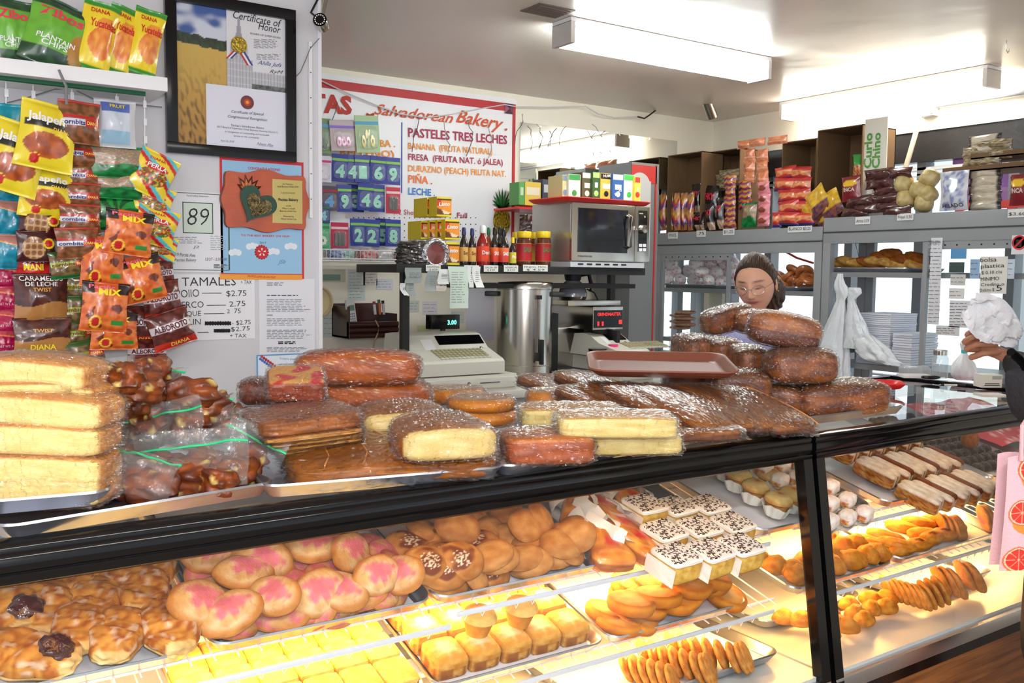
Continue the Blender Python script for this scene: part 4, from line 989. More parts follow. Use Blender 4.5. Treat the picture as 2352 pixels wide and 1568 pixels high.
# wrapped dark loaves
DK = lambda q, n: mixc(C(166, 94, 40), C(108, 54, 22), 0.45+1.3*n) if q.z < 0.5 else mixc(C(134, 84, 46), C(92, 52, 28), 0.5+n)
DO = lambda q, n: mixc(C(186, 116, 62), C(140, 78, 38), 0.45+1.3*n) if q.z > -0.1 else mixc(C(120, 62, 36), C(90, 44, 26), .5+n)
DL = [('largest dark wrapped loaf lying at the end near red tray', 1925, 912, 1.257, (0.29, 0.16, 0.105), 0.14, DK), ('dark wrapped loaf at the bottom behind the slab fan', 1770, 912, 1.252, (0.20, 0.15, 0.09), -0.3, DK),
      ('dark wrapped loaf on the largest one with a paler side', 1838, 838, 1.355, (0.205, 0.14, 0.105), 0.08, DK), ('upright ended dark loaf third in the second layer', 1715, 828, 1.35, (0.11, 0.17, 0.10), 0.1, DK),
      ('upright ended dark loaf second in the second layer', 1655, 806, 1.37, (0.115, 0.19, 0.09), 0.15, DK), ('upright ended dark loaf nearest the cabinet door handle', 1590, 800, 1.375, (0.11, 0.19, 0.095), 0.2, DK),
      ('topmost dark loaf tilted before the woman', 1668, 732, 1.465, (0.18, 0.12, 0.09), 0.22, DK), ('pinkish loaf squeezed between the two topmost loaves', 1728, 738, 1.46, (0.12, 0.12, 0.08), -0.1, DO), ('topmost golden brown loaf with a wrinkled bottom', 1800, 758, 1.455, (0.215, 0.14, 0.105), -0.12, DO),
      ('dark loaf buried under the second layer near the slabs', 1690, 885, 1.29, (0.2, 0.15, 0.10), 0.0, DK), ('dark loaf buried under the second layer behind the brown tray', 1600, 868, 1.30, (0.2, 0.16, 0.10), 0.1, DK)]
for i, (lb, x, y, Z_, sz, a, cf) in enumerate(DL):
    ry = {6: R(-14), 8: R(10), 0: R(-3)}.get(i, 0)
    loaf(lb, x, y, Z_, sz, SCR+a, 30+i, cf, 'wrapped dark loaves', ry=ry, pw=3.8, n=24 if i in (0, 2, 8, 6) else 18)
# red tray, jar, pen, bag, boxes on the register end
RT = thing('plastic_tray', 'small red plastic tray behind the largest dark loaf', 'tray', frame(P(2010, 888, Z=1.215), (cos(SCR-0.2), sin(SCR-0.2), 0), (0, 0, 1)))
pan_mb(0.19, 0.13, h=0.02, m=mat('red_plastic', C(226, 44, 48), rough=0.35), rc=0.03, flare=0.015, bead=0.004).build('tray_body', RT)
p = P(2180, 884, Z=1.208); f = MB(); f.tube([(-0.03, 0, 0), (0.035, 0, 0)], 0.004, mat('pen_white', C(232, 232, 226), rough=0.3)); pen = thing('pen', 'black and white ballpoint pen lying on the glass counter', 'pen', TR(p, SCR-0.03)); f.build('barrel', pen)
f = MB(); f.tube([(-0.045, 0, 0), (-0.03, 0, 0)], [0.001, 0.004], M_STEEL); f.tube([(-0.032, 0, 0), (-0.02, 0, 0)], 0.0045, M_BLKM); f.tube([(0.03, 0, 0), (0.062, 0, 0)], 0.0043, M_BLKM); f.build('grip', pen)
# jar of coins
J = thing('jar', 'clear tip jar with metal lid beside the white sack', 'jar', P(2158, 868, Z=1.203))
f = MB(); f.lathe([(0.028, 0), (0.032, 0.004), (0.032, 0.085), (0.026, 0.095), (0.026, 0.1)], sheet_glass('jar_glass', tint=(.85, .88, .9, 1), refl=1, haze=0.25)); f.build('glass', J)
f = MB(); f.lathe([(0.0, 0.118), (0.02, 0.118), (0.029, 0.115), (0.029, 0.098), (0.027, 0.097)], M_STEEL); f.build('lid', J)
# white knotted bag
K = thing('knotted_bag', 'small white plastic sack tied with a turquoise clip', 'bag', P(2212, 873, Z=1.203))
f = MB(); pf = [(0.0, 0), (0.03, 0.002), (0.045, 0.02), (0.048, 0.045), (0.04, 0.07), (0.024, 0.092), (0.012, 0.108), (0.008, 0.116), (0.013, 0.13), (0.018, 0.15), (0.012, 0.16)]
M_WBAG = mat('white_bag_plastic', C(232, 234, 238), rough=0.35, bump=0.5, bscale=20, sub=0.1)
f.grid(lambda u, v: (lambda i, t: Vector(((pf[i][0]*(1-t)+pf[i+1][0]*t)*cos(2*pi*u)*(1+0.06*sin(11*u*2*pi+v*4)), (pf[i][0]*(1-t)+pf[i+1][0]*t)*sin(2*pi*u)*(1+0.06*sin(11*u*2*pi+v*4)), pf[i][1]*(1-t)+pf[i+1][1]*t)))(min(9, int(v*10)), v*10-min(9, int(v*10))), 60, 30, M_WBAG); f.build('sack', K)
f = MB(); f.lathe([(0.010, 0.110), (0.012, 0.112), (0.012, 0.124), (0.010, 0.126)], mat('turquoise', C(70, 200, 205), rough=0.3)); f.build('clip', K)
# card box and small notepad near the customer
B = thing('card_box', 'small white box with grey print near the customer sleeve', 'box', TR(P(2268, 888, Z=1.204), SCR+0.05))
f = MB(); f.box(-0.04, 0.04, -0.03, 0.03, 0, 0.05, mat('white_card', C(232, 230, 220), rough=0.6), bev=0.002); f.build('body', B)
f = MB(); f.box(-0.03, 0.03, -0.0315, -0.0305, 0.008, 0.011, M_INK, INK); f.box(-0.028, 0.028, -0.0315, -0.0305, 0.014, 0.017, M_INK, INK); f.box(0.0, 0.036, -0.0315, -0.0305, 0.032, 0.045, M_INK, C(170, 175, 165)); f.build('print', B, False)
o = MB().box(-0.045, 0.045, -0.05, 0.02, 0, 0.008, M_PAPER, C(226, 226, 222)).build('notepad', None, False, TR(P(2270, 908, Z=1.204), SCR)); tag(o, 'pale notepad lying in front of the small white box', 'notepad')
# flat container with clear lid near the red tray
o = MB(); 
CN = thing('clear_container', 'clear clamshell container lying behind the red tray', 'container', TR(P(2100, 866, Z=1.204), SCR))
f = MB(); f.box(-0.06, 0.06, -0.04, 0.04, 0, 0.012, M_WHITE, bev=0.003); f.build('base', CN)
f = MB(); blob(f, (0.12, 0.08, 0.05), sheet_glass('clam', refl=1, haze=0.2), lambda q, n: (1, 1, 1, 1), 8, 4, None, M=Matrix.Translation((0, 0, 0.025)), nz=0.05); f.build('lid', CN)
o = MB(); blob(o, (0.075, 0.022, 0.016), mat('black_sunglass', C(20, 20, 22), rough=0.2), lambda q, n: (1, 1, 1, 1), 6, 2.4, None); 
o = o.build('glasses_case', None, True, TR(P(2138, 866, Z=1.216), SCR-0.2)); tag(o, 'slim black case lying on the clear container', 'case')
# ------------------------------------------------------------ the woman behind the counter
M_SKIN = mat('skin_tone', rough=0.5, sub=0.12, bump=0.05, bscale=90)
SK = C(222, 170, 142); SKD = C(196, 134, 108); LIP = C(176, 84, 86)
def head_surface(q, male=False):
    """unit sphere direction -> head shape; x right of the face, -y the face, z up; metres"""
    x, y, z = q.x, q.y, q.z
    w = 0.074*(1-0.10*max(0, z)**2); 
    if z < 0: w *= 1-0.30*(-z)**1.6
    X = x*w; Y = y*(0.092 if y < 0 else 0.098); Z = z*(0.118 if z < 0 else 0.112)
    f = max(0, -y)
    g = lambda cx, cz, sx, sz: math.exp(-((X-cx)/sx)**2-((Z-cz)/sz)**2)*f
    if y < 0:
        if Z < -0.01: Y *= 1-0.10*sstep(-0.01, -0.11, Z)
        Y -= 0.022*g(0, -0.026, 0.011, 0.013)+0.011*g(0, -0.004, 0.008, 0.022)+0.006*(g(0.013, -0.031, 0.007, 0.007)+g(-0.013, -0.031, 0.007, 0.007))
        Y += 0.010*(g(0.031, 0.006, 0.017, 0.012)+g(-0.031, 0.006, 0.017, 0.012))
        Y -= 0.006*(g(0.030, 0.006, 0.012, 0.008)+g(-0.030, 0.006, 0.012, 0.008))
        Y -= 0.005*(g(0.036, -0.03, 0.02, 0.018)+g(-0.036, -0.03, 0.02, 0.018))
        Y -= 0.006*g(0, -0.056, 0.022, 0.009); Y += 0.004*g(0, -0.0555, 0.024, 0.0022)
        Y -= 0.008*g(0, -0.095, 0.022, 0.016)
        Y -= 0.004*(g(0.028, 0.028, 0.02, 0.006)+g(-0.028, 0.028, 0.02, 0.006))
    return Vector((X, Y, Z))
def head_col(q):
    v = head_surface(q); X, Z = v.x, v.z; f = q.y < -0.2
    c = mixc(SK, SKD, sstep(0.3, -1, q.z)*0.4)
    g = lambda cx, cz, sx, sz: math.exp(-((X-cx)/sx)**2-((Z-cz)/sz)**2)
    if f:
        c = mixc(c, C(214, 120, 104), 0.35*(g(0.038, -0.026, 0.02, 0.016)+g(-0.038, -0.026, 0.02, 0.016)))
        c = mixc(c, LIP, min(1, 1.5*g(0, -0.056, 0.021, 0.0075)))
        c = mixc(c, C(120, 50, 52), min(1, 1.3*g(0, -0.0555, 0.022, 0.0018)))
        for s in (-1, 1):
            zz = 0.029-0.25*(abs(X)-0.03)**2*20
            c = mixc(c, C(50, 32, 26), 0.95*math.exp(-((X-s*0.031)/0.019)**4-((Z-zz)/0.0035)**2))
            c = mixc(c, C(70, 42, 38), 1.0*math.exp(-((X-s*0.031)/0.016)**4-((Z-(0.0005+0.15*(abs(X)-0.031)))/0.0028)**2))   # lowered lids, lash line
            c = mixc(c, C(150, 96, 78), 0.45*g(s*0.031, 0.012, 0.016, 0.007))
            c = mixc(c, C(110, 56, 48), 0.7*g(s*0.008, -0.0385, 0.004, 0.0028))
    return c
HP = P(1736, 650, Y=2.64)
print('woman head', HP)
WM = thing('person', 'woman with brown tied hair, wire glasses and lavender cardigan looking down behind the loaves', 'person', TR((HP.x, HP.y, 0), 0))
face_dir = math.atan2(-HP.x, HP.y)*0   # handled below
azh = math.atan2((CAM-HP).x, -(CAM-HP).y)   # yaw that turns -Y toward the camera
HM = Matrix.Translation((0, 0, HP.z)) @ Matrix.Rotation(azh+R(-14), 4, 'Z') @ Matrix.Rotation(R(16), 4, 'X') @ Matrix.Rotation(R(-4), 4, 'Y') @ Matrix.Scale(1.06, 4)
# body: one skin surface grown from joints
def skinned(name, joints, edges, parent, m, M=None, sub=2, root=0):
    me = bpy.data.meshes.new(name); me.from_pydata([j[0] for j in joints], edges, []); ob = bpy.data.objects.new(name, me); COL.objects.link(ob)
    md = ob.modifiers.new('s', 'SKIN'); 
    for i, j in enumerate(joints):
        r = j[1]; sv = me.skin_vertices[0].data[i]; sv.radius = (r, r) if not isinstance(r, tuple) else r; sv.use_root = (i == root)
    ms = ob.modifiers.new('u', 'SUBSURF'); ms.levels = sub; ms.render_levels = sub
    dg = bpy.context.evaluated_depsgraph_get(); me2 = bpy.data.meshes.new_from_object(ob.evaluated_get(dg))
    bpy.data.objects.remove(ob); me2.name = name; me2.materials.clear(); me2.materials.append(m)
    me2.polygons.foreach_set('use_smooth', [True]*len(me2.polygons))
    o = bpy.data.objects.new(name, me2); COL.objects.link(o); o.parent = parent
    if M is not None: o.matrix_local = M
    return o
M_SKINF = mat('skin_flat', SK, rough=0.5, sub=0.12)
M_LAV = mat('lavender_knit', C(176, 180, 222), rough=0.8, bump=0.3, bscale=120, var=0.25, vscale=60, vcol=C(140, 140, 200))
M_WSH = mat('white_shirt', C(236, 238, 245), rough=0.7)
BZ = Matrix.Rotation(azh*0.9, 4, 'Z'); hz = HP.z
J = [((0, 0.03, 0.92), (0.17, 0.11)), ((0, 0.02, 1.10), (0.15, 0.105)), ((0, 0.02, 1.26), (0.165, 0.11)), ((0, 0.04, hz-0.215), (0.10, 0.08)), ((0, 0.05, hz-0.17), (0.055, 0.055)), ((0, 0.03, hz-0.07), (0.05, 0.052)),
     ((0.15, 0.04, hz-0.225), 0.058), ((0.21, 0.0, 1.14), 0.046), ((0.16, -0.12, 1.02), 0.034), ((0.12, -0.17, 1.03), (0.035, 0.018)),
     ((-0.15, 0.04, hz-0.225), 0.058), ((-0.21, 0.0, 1.14), 0.046), ((-0.16, -0.12, 1.02), 0.034), ((-0.12, -0.17, 1.03), (0.035, 0.018)),
     ((0.09, 0.03, 0.82), 0.10), ((0.09, 0.0, 0.46), 0.065), ((0.09, 0.03, 0.08), 0.045), ((0.09, -0.08, 0.04), (0.045, 0.03)),
     ((-0.09, 0.03, 0.82), 0.10), ((-0.09, 0.0, 0.46), 0.065), ((-0.09, 0.03, 0.08), 0.045), ((-0.09, -0.08, 0.04), (0.045, 0.03))]
E_ = [(0, 1), (1, 2), (2, 3), (3, 4), (4, 5), (3, 6), (6, 7), (7, 8), (8, 9), (3, 10), (10, 11), (11, 12), (12, 13), (0, 14), (14, 15), (15, 16), (16, 17), (0, 18), (18, 19), (19, 20), (20, 21)]
skinned('body', J, E_, WM, M_SKINF, BZ)
J2 = [((0, 0.03, 0.80), (0.185, 0.125)), ((0, 0.02, 1.10), (0.165, 0.12)), ((0, 0.02, 1.27), (0.18, 0.122)), ((0, 0.045, hz-0.205), (0.105, 0.088)), ((0.155, 0.04, hz-0.222), 0.068), ((0.215, 0.0, 1.14), 0.056), ((0.165, -0.11, 1.025), 0.042), ((-0.155, 0.04, hz-0.222), 0.068), ((-0.215, 0.0, 1.14), 0.056), ((-0.165, -0.11, 1.025), 0.042)]
skinned('cardigan', J2, [(0, 1), (1, 2), (2, 3), (3, 4), (4, 5), (5, 6), (3, 7), (7, 8), (8, 9)], WM, M_LAV, BZ)
f = MB(); f.grid(lambda u, v: (lambda a, r_: Vector((r_*sin(a), 0.035-r_*cos(a)*0.85, hz-0.150-0.05*v-0.05*v*max(0, cos(a)))))(-pi+2*pi*u, 0.058+0.045*v), 28, 5, M_WSH); f.build('shirt_collar', WM, True, BZ)
f = MB(); vs, fs = sball(34); f.add([head_surface(v) for v in vs], fs, M_SKIN, [head_col(v) for v in vs]); hd = f.build('head', WM, True, HM, auto=180)
f = MB()
for s in (-1, 1): blob(f, (0.014, 0.034, 0.056), M_SKIN, lambda q, n: mixc(SK, SKD, 0.3), 8, 2.2, lambda q: Vector((q.x+0.25*q.y*s, q.y, q.z-0.12*q.y)), M=Matrix.Translation((s*0.075, 0.008, -0.008)) @ Matrix.Rotation(s*0.35, 4, 'Z'), nz=0.08)
f.build('ear', hd, True)
M_HAIR = mat('dark_brown_hair', C(62, 42, 28), rough=0.5, bump=0.9, bscale=60, bstretch=(6, 1, 1), bdist=0.006, var=0.5, vscale=30, vcol=(1.0, 0.75, 0.55, 1))
def hair_fn(q):
    v = head_surface(q)
    n = 0.0035*noise.noise(Vector((q.x*22, q.z*3, q.y*3)))+0.002*sin(q.x*70+q.y*8)
    front = sstep(-0.62, -0.25, q.y) 
    line = 0.69-0.10*abs(q.x)-1.35*sstep(-0.72, 0.35, q.y)        # hairline height by how far back
    t = q.z-line+0.10*q.x*q.x*(-1 if q.y < 0 else 0)
    k = sstep(0.0, 0.14, t) 
    return v*(0.985+k*0.105)+v.normalized()*n*k
f = MB(); vs, fs = sball(40); f.add([hair_fn(v) for v in vs], fs, M_HAIR); f.build('hair', hd, True, auto=180)
f = MB(); blob(f, (0.085, 0.10, 0.13), M_HAIR, lambda q, n: (1, 1, 1, 1), 14, 2.3, lambda q: q*(1+0.06*sin(q.x*16+q.z*3)), M=Matrix.Translation((0.045, 0.075, -0.07)), nz=0.2, nsc=2); f.build('hair_tail', hd, True)
f = MB(); 
for s in (-1, 1):
    cx = s*0.0335; pts = []
    for k in range(25):
        t = 2*pi*k/24; x = cx+0.0235*cos(t)*(1.0); z = -0.001+0.0165*sin(t)*(1-0.12*cos(2*t)); pts.append(Vector((x, -0.104+0.9*abs(x)**2*6, z)))
    f.tube(pts, 0.0013, M_STEEL, seg=6, cap=False)
    f.tube([(s*0.057, -0.085, 0.004), (s*0.070, -0.05, 0.006), (s*0.077, 0.0, 0.004), (s*0.076, 0.012, -0.008)], 0.0011, M_STEEL, seg=6)
f.tube([(-0.010, -0.105, 0.003), (0, -0.109, 0.006), (0.010, -0.105, 0.003)], 0.0009, M_STEEL, seg=6)
gl = f.build('glasses', hd, True)
f = MB()
for s in (-1, 1):
    vs = [Vector((s*0.0335+0.023*cos(2*pi*k/24), -0.104+5.4*(s*0.0335+0.023*cos(2*pi*k/24))**2, -0.001+0.016*sin(2*pi*k/24))) for k in range(24)]
    f.add(vs, [tuple(range(24))], sheet_glass('lens_glass', refl=0.7))
f.build('lens', hd, False)
f = MB(); f.lathe([(0.0, -0.004), (0.0035, -0.002), (0.0035, 0.002), (0, 0.004)], mat('gold', C(220, 170, 80), rough=0.2, metal=1), seg=10, M=Matrix.Translation((0.082, 0.0, -0.036))); f.build('earring', hd)

# ------------------------------------------------------------ customer at the frame edge
CP = P(2505, 900, Y=1.22)
print('customer', CP)
CX, CY = CP.x+0.03, CP.y
cz = 1.62
CU = thing('person', 'customer in a dark grey coat at the picture edge holding a paper receipt bag', 'person', TR((CX, CY, 0), R(-8)))
M_COAT = mat('dark_grey_coat', C(44, 44, 50), rough=0.75, bump=0.3, bscale=90, var=0.3, vscale=12)
cinv = CU.matrix_world.inverted()
hand_c = P(2268, 800, Y=1.62); HL = cinv @ hand_c
wr = cinv @ P(2318, 822, Y=1.55); el = cinv @ P(2425, 905, Y=1.34)
J = [((0, 0, 0.95), (0.16, 0.11)), ((0, 0, 1.15), (0.165, 0.11)), ((0, 0, 1.36), (0.18, 0.115)), ((0, 0.01, 1.47), (0.09, 0.08)), ((0, 0.0, 1.53), 0.055), ((0, 0.0, 1.64), (0.07, 0.085)), ((0, 0.0, 1.74), (0.06, 0.075)),
     ((-0.17, 0.01, 1.43), 0.062), (tuple(el), 0.045), (tuple(wr), 0.033), 
     ((0.17, 0.01, 1.43), 0.062), ((0.24, -0.02, 1.16), 0.05), ((0.22, 0.05, 0.92), 0.036), ((0.22, 0.08, 0.84), (0.04, 0.02)),
     ((0.09, 0, 0.85), 0.095), ((0.1, 0, 0.48), 0.065), ((0.1, 0.0, 0.09), 0.045), ((0.1, 0.12, 0.05), (0.045, 0.03)), ((-0.09, 0, 0.85), 0.095), ((-0.1, 0, 0.48), 0.065), ((-0.1, 0.0, 0.09), 0.045), ((-0.1, 0.12, 0.05), (0.045, 0.03))]
E_ = [(0, 1), (1, 2), (2, 3), (3, 4), (4, 5), (5, 6), (3, 7), (7, 8), (8, 9), (3, 10), (10, 11), (11, 12), (12, 13), (0, 14), (14, 15), (15, 16), (16, 17), (0, 18), (18, 19), (19, 20), (20, 21)]
M_SKC = mat('customer_skin', C(196, 140, 112), rough=0.5, sub=0.12, bump=0.15, bscale=120, var=0.2, vscale=40, vcol=C(180, 100, 80))
skinned('body', J, E_, CU, M_SKC)
J2 = [((0, 0, 0.42), (0.20, 0.15)), ((0, 0, 0.95), (0.185, 0.14)), ((0, 0, 1.18), (0.185, 0.13)), ((0, 0, 1.37), (0.20, 0.135)), ((0, 0.01, 1.475), (0.10, 0.09)), ((-0.165, 0.01, 1.42), 0.075), (tuple(el), 0.062), (tuple(wr*0.7+el*0.3), 0.05), (tuple(wr), 0.042), ((0.175, 0.01, 1.43), 0.078), ((0.25, -0.02, 1.16), 0.07), ((0.225, 0.04, 0.94), 0.05)]
skinned('coat', J2, [(0, 1), (1, 2), (2, 3), (3, 4), (4, 5), (5, 6), (6, 7), (7, 8), (4, 9), (9, 10), (10, 11)], CU, M_COAT)
f = MB(); vs, fs = sball(16); f.add([head_surface(v)*1.12 for v in vs], fs, mat('black_hair', C(20, 17, 16), rough=0.45, bump=0.6, bscale=60)); f.build('hair', CU, True, Matrix.Translation((0.0, -0.01, 1.66)) @ Matrix.Rotation(pi, 4, 'Z'))
# the hand: palm and five curled fingers around the paper
ux = cinv.to_3x3() @ _r2; uy = cinv.to_3x3() @ _u2; uz = cinv.to_3x3() @ _f
def hp(px_, py_, dep): 
    q = P(px_, py_, Y=1.62); s = fwd(q)/FPX
    return HL + ux*((px_-2268)*s) + uy*(-(py_-800)*s) + uz*dep
hj = [(tuple(wr), (0.028, 0.022)), (tuple(hp(2290, 808, 0.0)), (0.036, 0.02)), (tuple(hp(2262, 800, 0.0)), (0.040, 0.018)), (tuple(hp(2245, 795, 0.0)), (0.038, 0.015))]
skinned('palm', hj, [(0, 1), (1, 2), (2, 3)], CU, M_SKC)
FG = [[(2250, 782, 0.0), (2213, 768, -0.012), (2225, 757, -0.035), (2262, 758, -0.045)],
      [(2248, 792, 0.0), (2205, 785, -0.014), (2220, 772, -0.042), (2268, 774, -0.050)],
      [(2250, 802, 0.0), (2210, 802, -0.014), (2226, 790, -0.044), (2275, 792, -0.050)],
      [(2256, 812, 0.0), (2222, 822, -0.012), (2240, 812, -0.040), (2284, 808, -0.046)]]
for fg in FG:
    js = [(tuple(hp(*q)), r_) for q, r_ in zip(fg, (0.0115, 0.0108, 0.0098, 0.0082))]
    fo = skinned('finger', js, [(0, 1), (1, 2), (2, 3)], CU, M_SKC)
js = [(tuple(hp(*q)), r_) for q, r_ in zip([(2285, 795, 0.0), (2275, 775, 0.012), (2262, 758, 0.012), (2250, 745, 0.004)], (0.016, 0.0135, 0.0115, 0.009))]
skinned('thumb', js, [(0, 1), (1, 2), (2, 3)], CU, M_SKC)
# watch-like black bracelet seen on the other wrist: wallet strap
f = MB(); f.tube([cinv @ P(x, y, Y=1.34) for x, y in ((2322, 808), (2338, 822), (2352, 838), (2362, 856))], 0.012, M_BLK, seg=10); f.build('strap', CU)
# crumpled paper bag in the hand
c0 = hp(2262, 745, -0.02)
PB_ = thing('paper_bag', 'crumpled translucent white paper bag held in the customer hand', 'bag', CU.matrix_world @ Matrix.Translation(hp(2268, 760, -0.028)))
f = MB(); inv = PB_.matrix_world.inverted()
def pbf(u, v):
    # spine from the upper corner (2215,700) to the lower corner (2335,780)
    a = P(2212, 700, Y=1.60); b = P(2328, 778, Y=1.52); m_ = a*(1-u)+b*u
    wdt = 0.05*(0.55+0.9*sin(pi*min(1, u*0.9+0.12)))
    n = 0.014*noise.noise(Vector((u*5, v*4, 3)))+0.006*noise.noise(Vector((u*15, v*12, 5)))
    dr = (_u2*0.85+_r2*0.5)
    return inv @ (m_+dr*((v-.5)*2*wdt)+_f*(n-0.035)+_u2*n)
f.grid(pbf, 26, 18, mat('translucent_paper', C(226, 228, 232), rough=0.5, bump=0.6, bscale=30, sub=0.2)); f.build('front_sheet', PB_)
f = MB(); f.grid(lambda u, v: pbf(u, v)+inv.to_3x3() @ (_f*0.012+_r2*0.008), 26, 18, MATS['translucent_paper']); f.build('back_sheet', PB_)
# patterned tote with orange slices hanging from the arm
TB = thing('tote_bag', 'pink shopping tote printed with orange slices hanging at the customer side', 'bag', TR(P(2362, 1190, Y=1.30), SCR))
M_TOTE = mat('tote_fabric', rough=0.7, bump=0.2, bscale=150)
def totecol(x, z):
    for (cx, cz_, r_) in ((-0.005, 0.13, 0.042), (-0.03, 0.01, 0.036), (-0.035, -0.12, 0.036), (0.06, 0.06, 0.04), (0.05, -0.06, 0.035)):
        if r_ == 0: continue
        d = math.hypot(x-cx, z-cz_)
        if d < r_:
            a = math.atan2(z-cz_, x-cx); 
            if d > r_*0.9: return C(238, 110, 40)
            if d > r_*0.82: return C(246, 220, 190)
            return C(246, 190, 160) if (abs(sin(a*4)) < 0.14 or d < r_*0.1) else C(232, 54, 34)
        if math.hypot(x-cx-0.012, z-cz_+0.022) < r_*1.05: return C(246, 150, 60)
    return C(238, 196, 204)
f = MB()
def tf(u, v):
    z = -0.15+0.32*v; w = 0.15*(1.0-0.12*v); x = (u-.5)*w
    return Vector((x, -0.03*cos((u-.5)*pi)-0.006*sin(u*9+v*3), z+0.01*sin(u*5)))
f.grid(tf, 90, 190, M_TOTE, colfn=lambda u, v: totecol((u-.5)*0.15, -0.15+0.32*v)); f.build('front_panel', TB)
f = MB(); f.grid(lambda u, v: tf(u, v)*1 + Vector((0.0, 0.055, 0)), 10, 10, M_TOTE, col=C(238, 196, 204)); f.build('back_panel', TB)
f = MB(); f.tube([(-0.04, -0.02, 0.165), (-0.03, 0, 0.26), (0.0, 0.01, 0.30), (0.03, 0, 0.26), (0.04, -0.02, 0.165)], 0.006, M_TOTE, C(238, 196, 204)); f.build('handle', TB)
# ------------------------------------------------------------ flat things laid on a wall plane
class Pl:
    """a vertical plane, Y=const or X=const, addressed where the photo shows it"""
    def __init__(s, Y=None, X=None): s.Y, s.X = Y, X
    def p(s, x, y, off=0.0):
        return P(x, y, Y=s.Y-off) if s.Y is not None else P(x, y, X=s.X-off)
    def st(s, x, y):
        q = s.p(x, y); return (q.x, q.z) if s.Y is not None else (-q.y, q.z)
    def w(s, a, b, off=0.0):
        return Vector((a, s.Y-off, b)) if s.Y is not None else Vector((s.X-off, -a, b))
def kid(mb, name, root, smooth=False, auto=35):
    return mb.build(name, root, smooth, root.matrix_world.inverted(), auto)
def ptext(mb, pl, t, a, b, hpx, col, off=0.0052, bold=0.0, shear=0.0, m=None):
    A = pl.st(*a); B = pl.st(*b); w = math.hypot(B[0]-A[0], B[1]-A[1]); an = math.atan2(B[1]-A[1], B[0]-A[0])
    h = pxm(hpx, pl.p(*a))
    mb.text(t, A[0], A[1], h, m or M_INK, col, fn=lambda x, z: pl.w(x, z, off), w=w, bold=bold, shear=shear, ang=an)
def prect(mb, pl, x0, y0, x1, y1, m, col, off=0.002, th=0.002, bev=0):
    a = pl.st(x0, y1); b = pl.st(x1, y0); b0 = pl.st(x0, y0)
    xa, xb = min(a[0], b[0]), max(a[0], b[0]); za, zb = pl.st((x0+x1)/2, y1)[1], pl.st((x0+x1)/2, y0)[1]
    if pl.Y is not None: mb.box(xa, xb, pl.Y-off-th, pl.Y-off, za, zb, m, col, bev=bev)
    else: mb.box(pl.X-off-th, pl.X-off, -xb, -xa, za, zb, m, col, bev=bev)
def lines(mb, pl, x0, y0, x1, y1, n, col, off=0.005, seed=0, hpx=1.6):
    r_ = random.Random(seed)
    for k in range(n):
        y = y0+(y1-y0)*(k+0.5)/n; x = x0; e = x0+(x1-x0)*r_.uniform(0.72, 1.0)
        while x < e:
            wl = r_.uniform(5, 16); prect(mb, pl, x, y-hpx/2, min(e, x+wl), y+hpx/2, M_INK, col, off, 0.0003); x += wl+3
LWP = Pl(Y=YL)
def root_at(name, label, cat, p, group=None): return thing(name, label, cat, Matrix.Translation(p), group)
def gridpic(mb, pl, x0, y0, x1, y1, nu, nv, cf, off, m=None):
    a = pl.st(x0, (y0+y1)/2)[0]; b = pl.st(x1, (y0+y1)/2)[0]; zt = pl.st((x0+x1)/2, y0)[1]; zb = pl.st((x0+x1)/2, y1)[1]
    mb.grid(lambda u, v: pl.w(a+(b-a)*u, zb+(zt-zb)*v, off), nu, nv, m or M_CARD, colfn=cf)

# framed certificate poster
FX0, FX1 = P(377, 200, Y=YL).x, P(674, 200, Y=YL).x; FZ0 = P(525, 363, Y=YL).z; FZ1 = P(525, 2, Y=YL).z
F = thing('framed_certificate', 'large black framed wheat field poster with two certificates, high on the white wall', 'picture frame', Matrix.Translation(((FX0+FX1)/2, YL-0.005, (FZ0+FZ1)/2)))
fw_, fh_ = (FX1-FX0), (FZ1-FZ0); bt = 0.036
f = MB()
for a in ((-fw_/2, fw_/2, -fh_/2, -fh_/2+bt), (-fw_/2, fw_/2, fh_/2-bt, fh_/2), (-fw_/2, -fw_/2+bt, -fh_/2+bt, fh_/2-bt), (fw_/2-bt, fw_/2, -fh_/2+bt, fh_/2-bt)): f.box(a[0], a[1], -0.024, 0, a[2], a[3], M_BLK, bev=0.002)
f.build('frame', F)
f = MB()
def pic(u, v):
    n = noise.noise(Vector((u*6, v*14, 1))); n2 = noise.noise(Vector((u*34+v*9, v*16, 3)))
    hill = 0.80-0.06*u-0.02*noise.noise(Vector((u*14, 0, 2)))
    if v > hill+0.0: 
        return mixc(C(66, 96, 160), C(206, 212, 226), sstep(-0.25, 0.35, n+0.9*(0.93-v)*3))
    if v > hill-0.075: return mixc(C(34, 46, 36), C(60, 76, 50), 0.5+n2)
    g = sstep(0.72, 0.0, v); return mixc(mixc(C(206, 172, 86), C(176, 128, 56), g), C(84, 62, 28), sstep(-0.1, 0.4, n2)*g)
f.grid(lambda u, v: Vector((-fw_/2+bt+(fw_-2*bt)*u, -0.008, -fh_/2+bt+(fh_-2*bt)*v)), 110, 130, M_CARD, colfn=pic); f.build('poster', F, False)
CW = Pl(Y=YL-0.012)
f = MB()
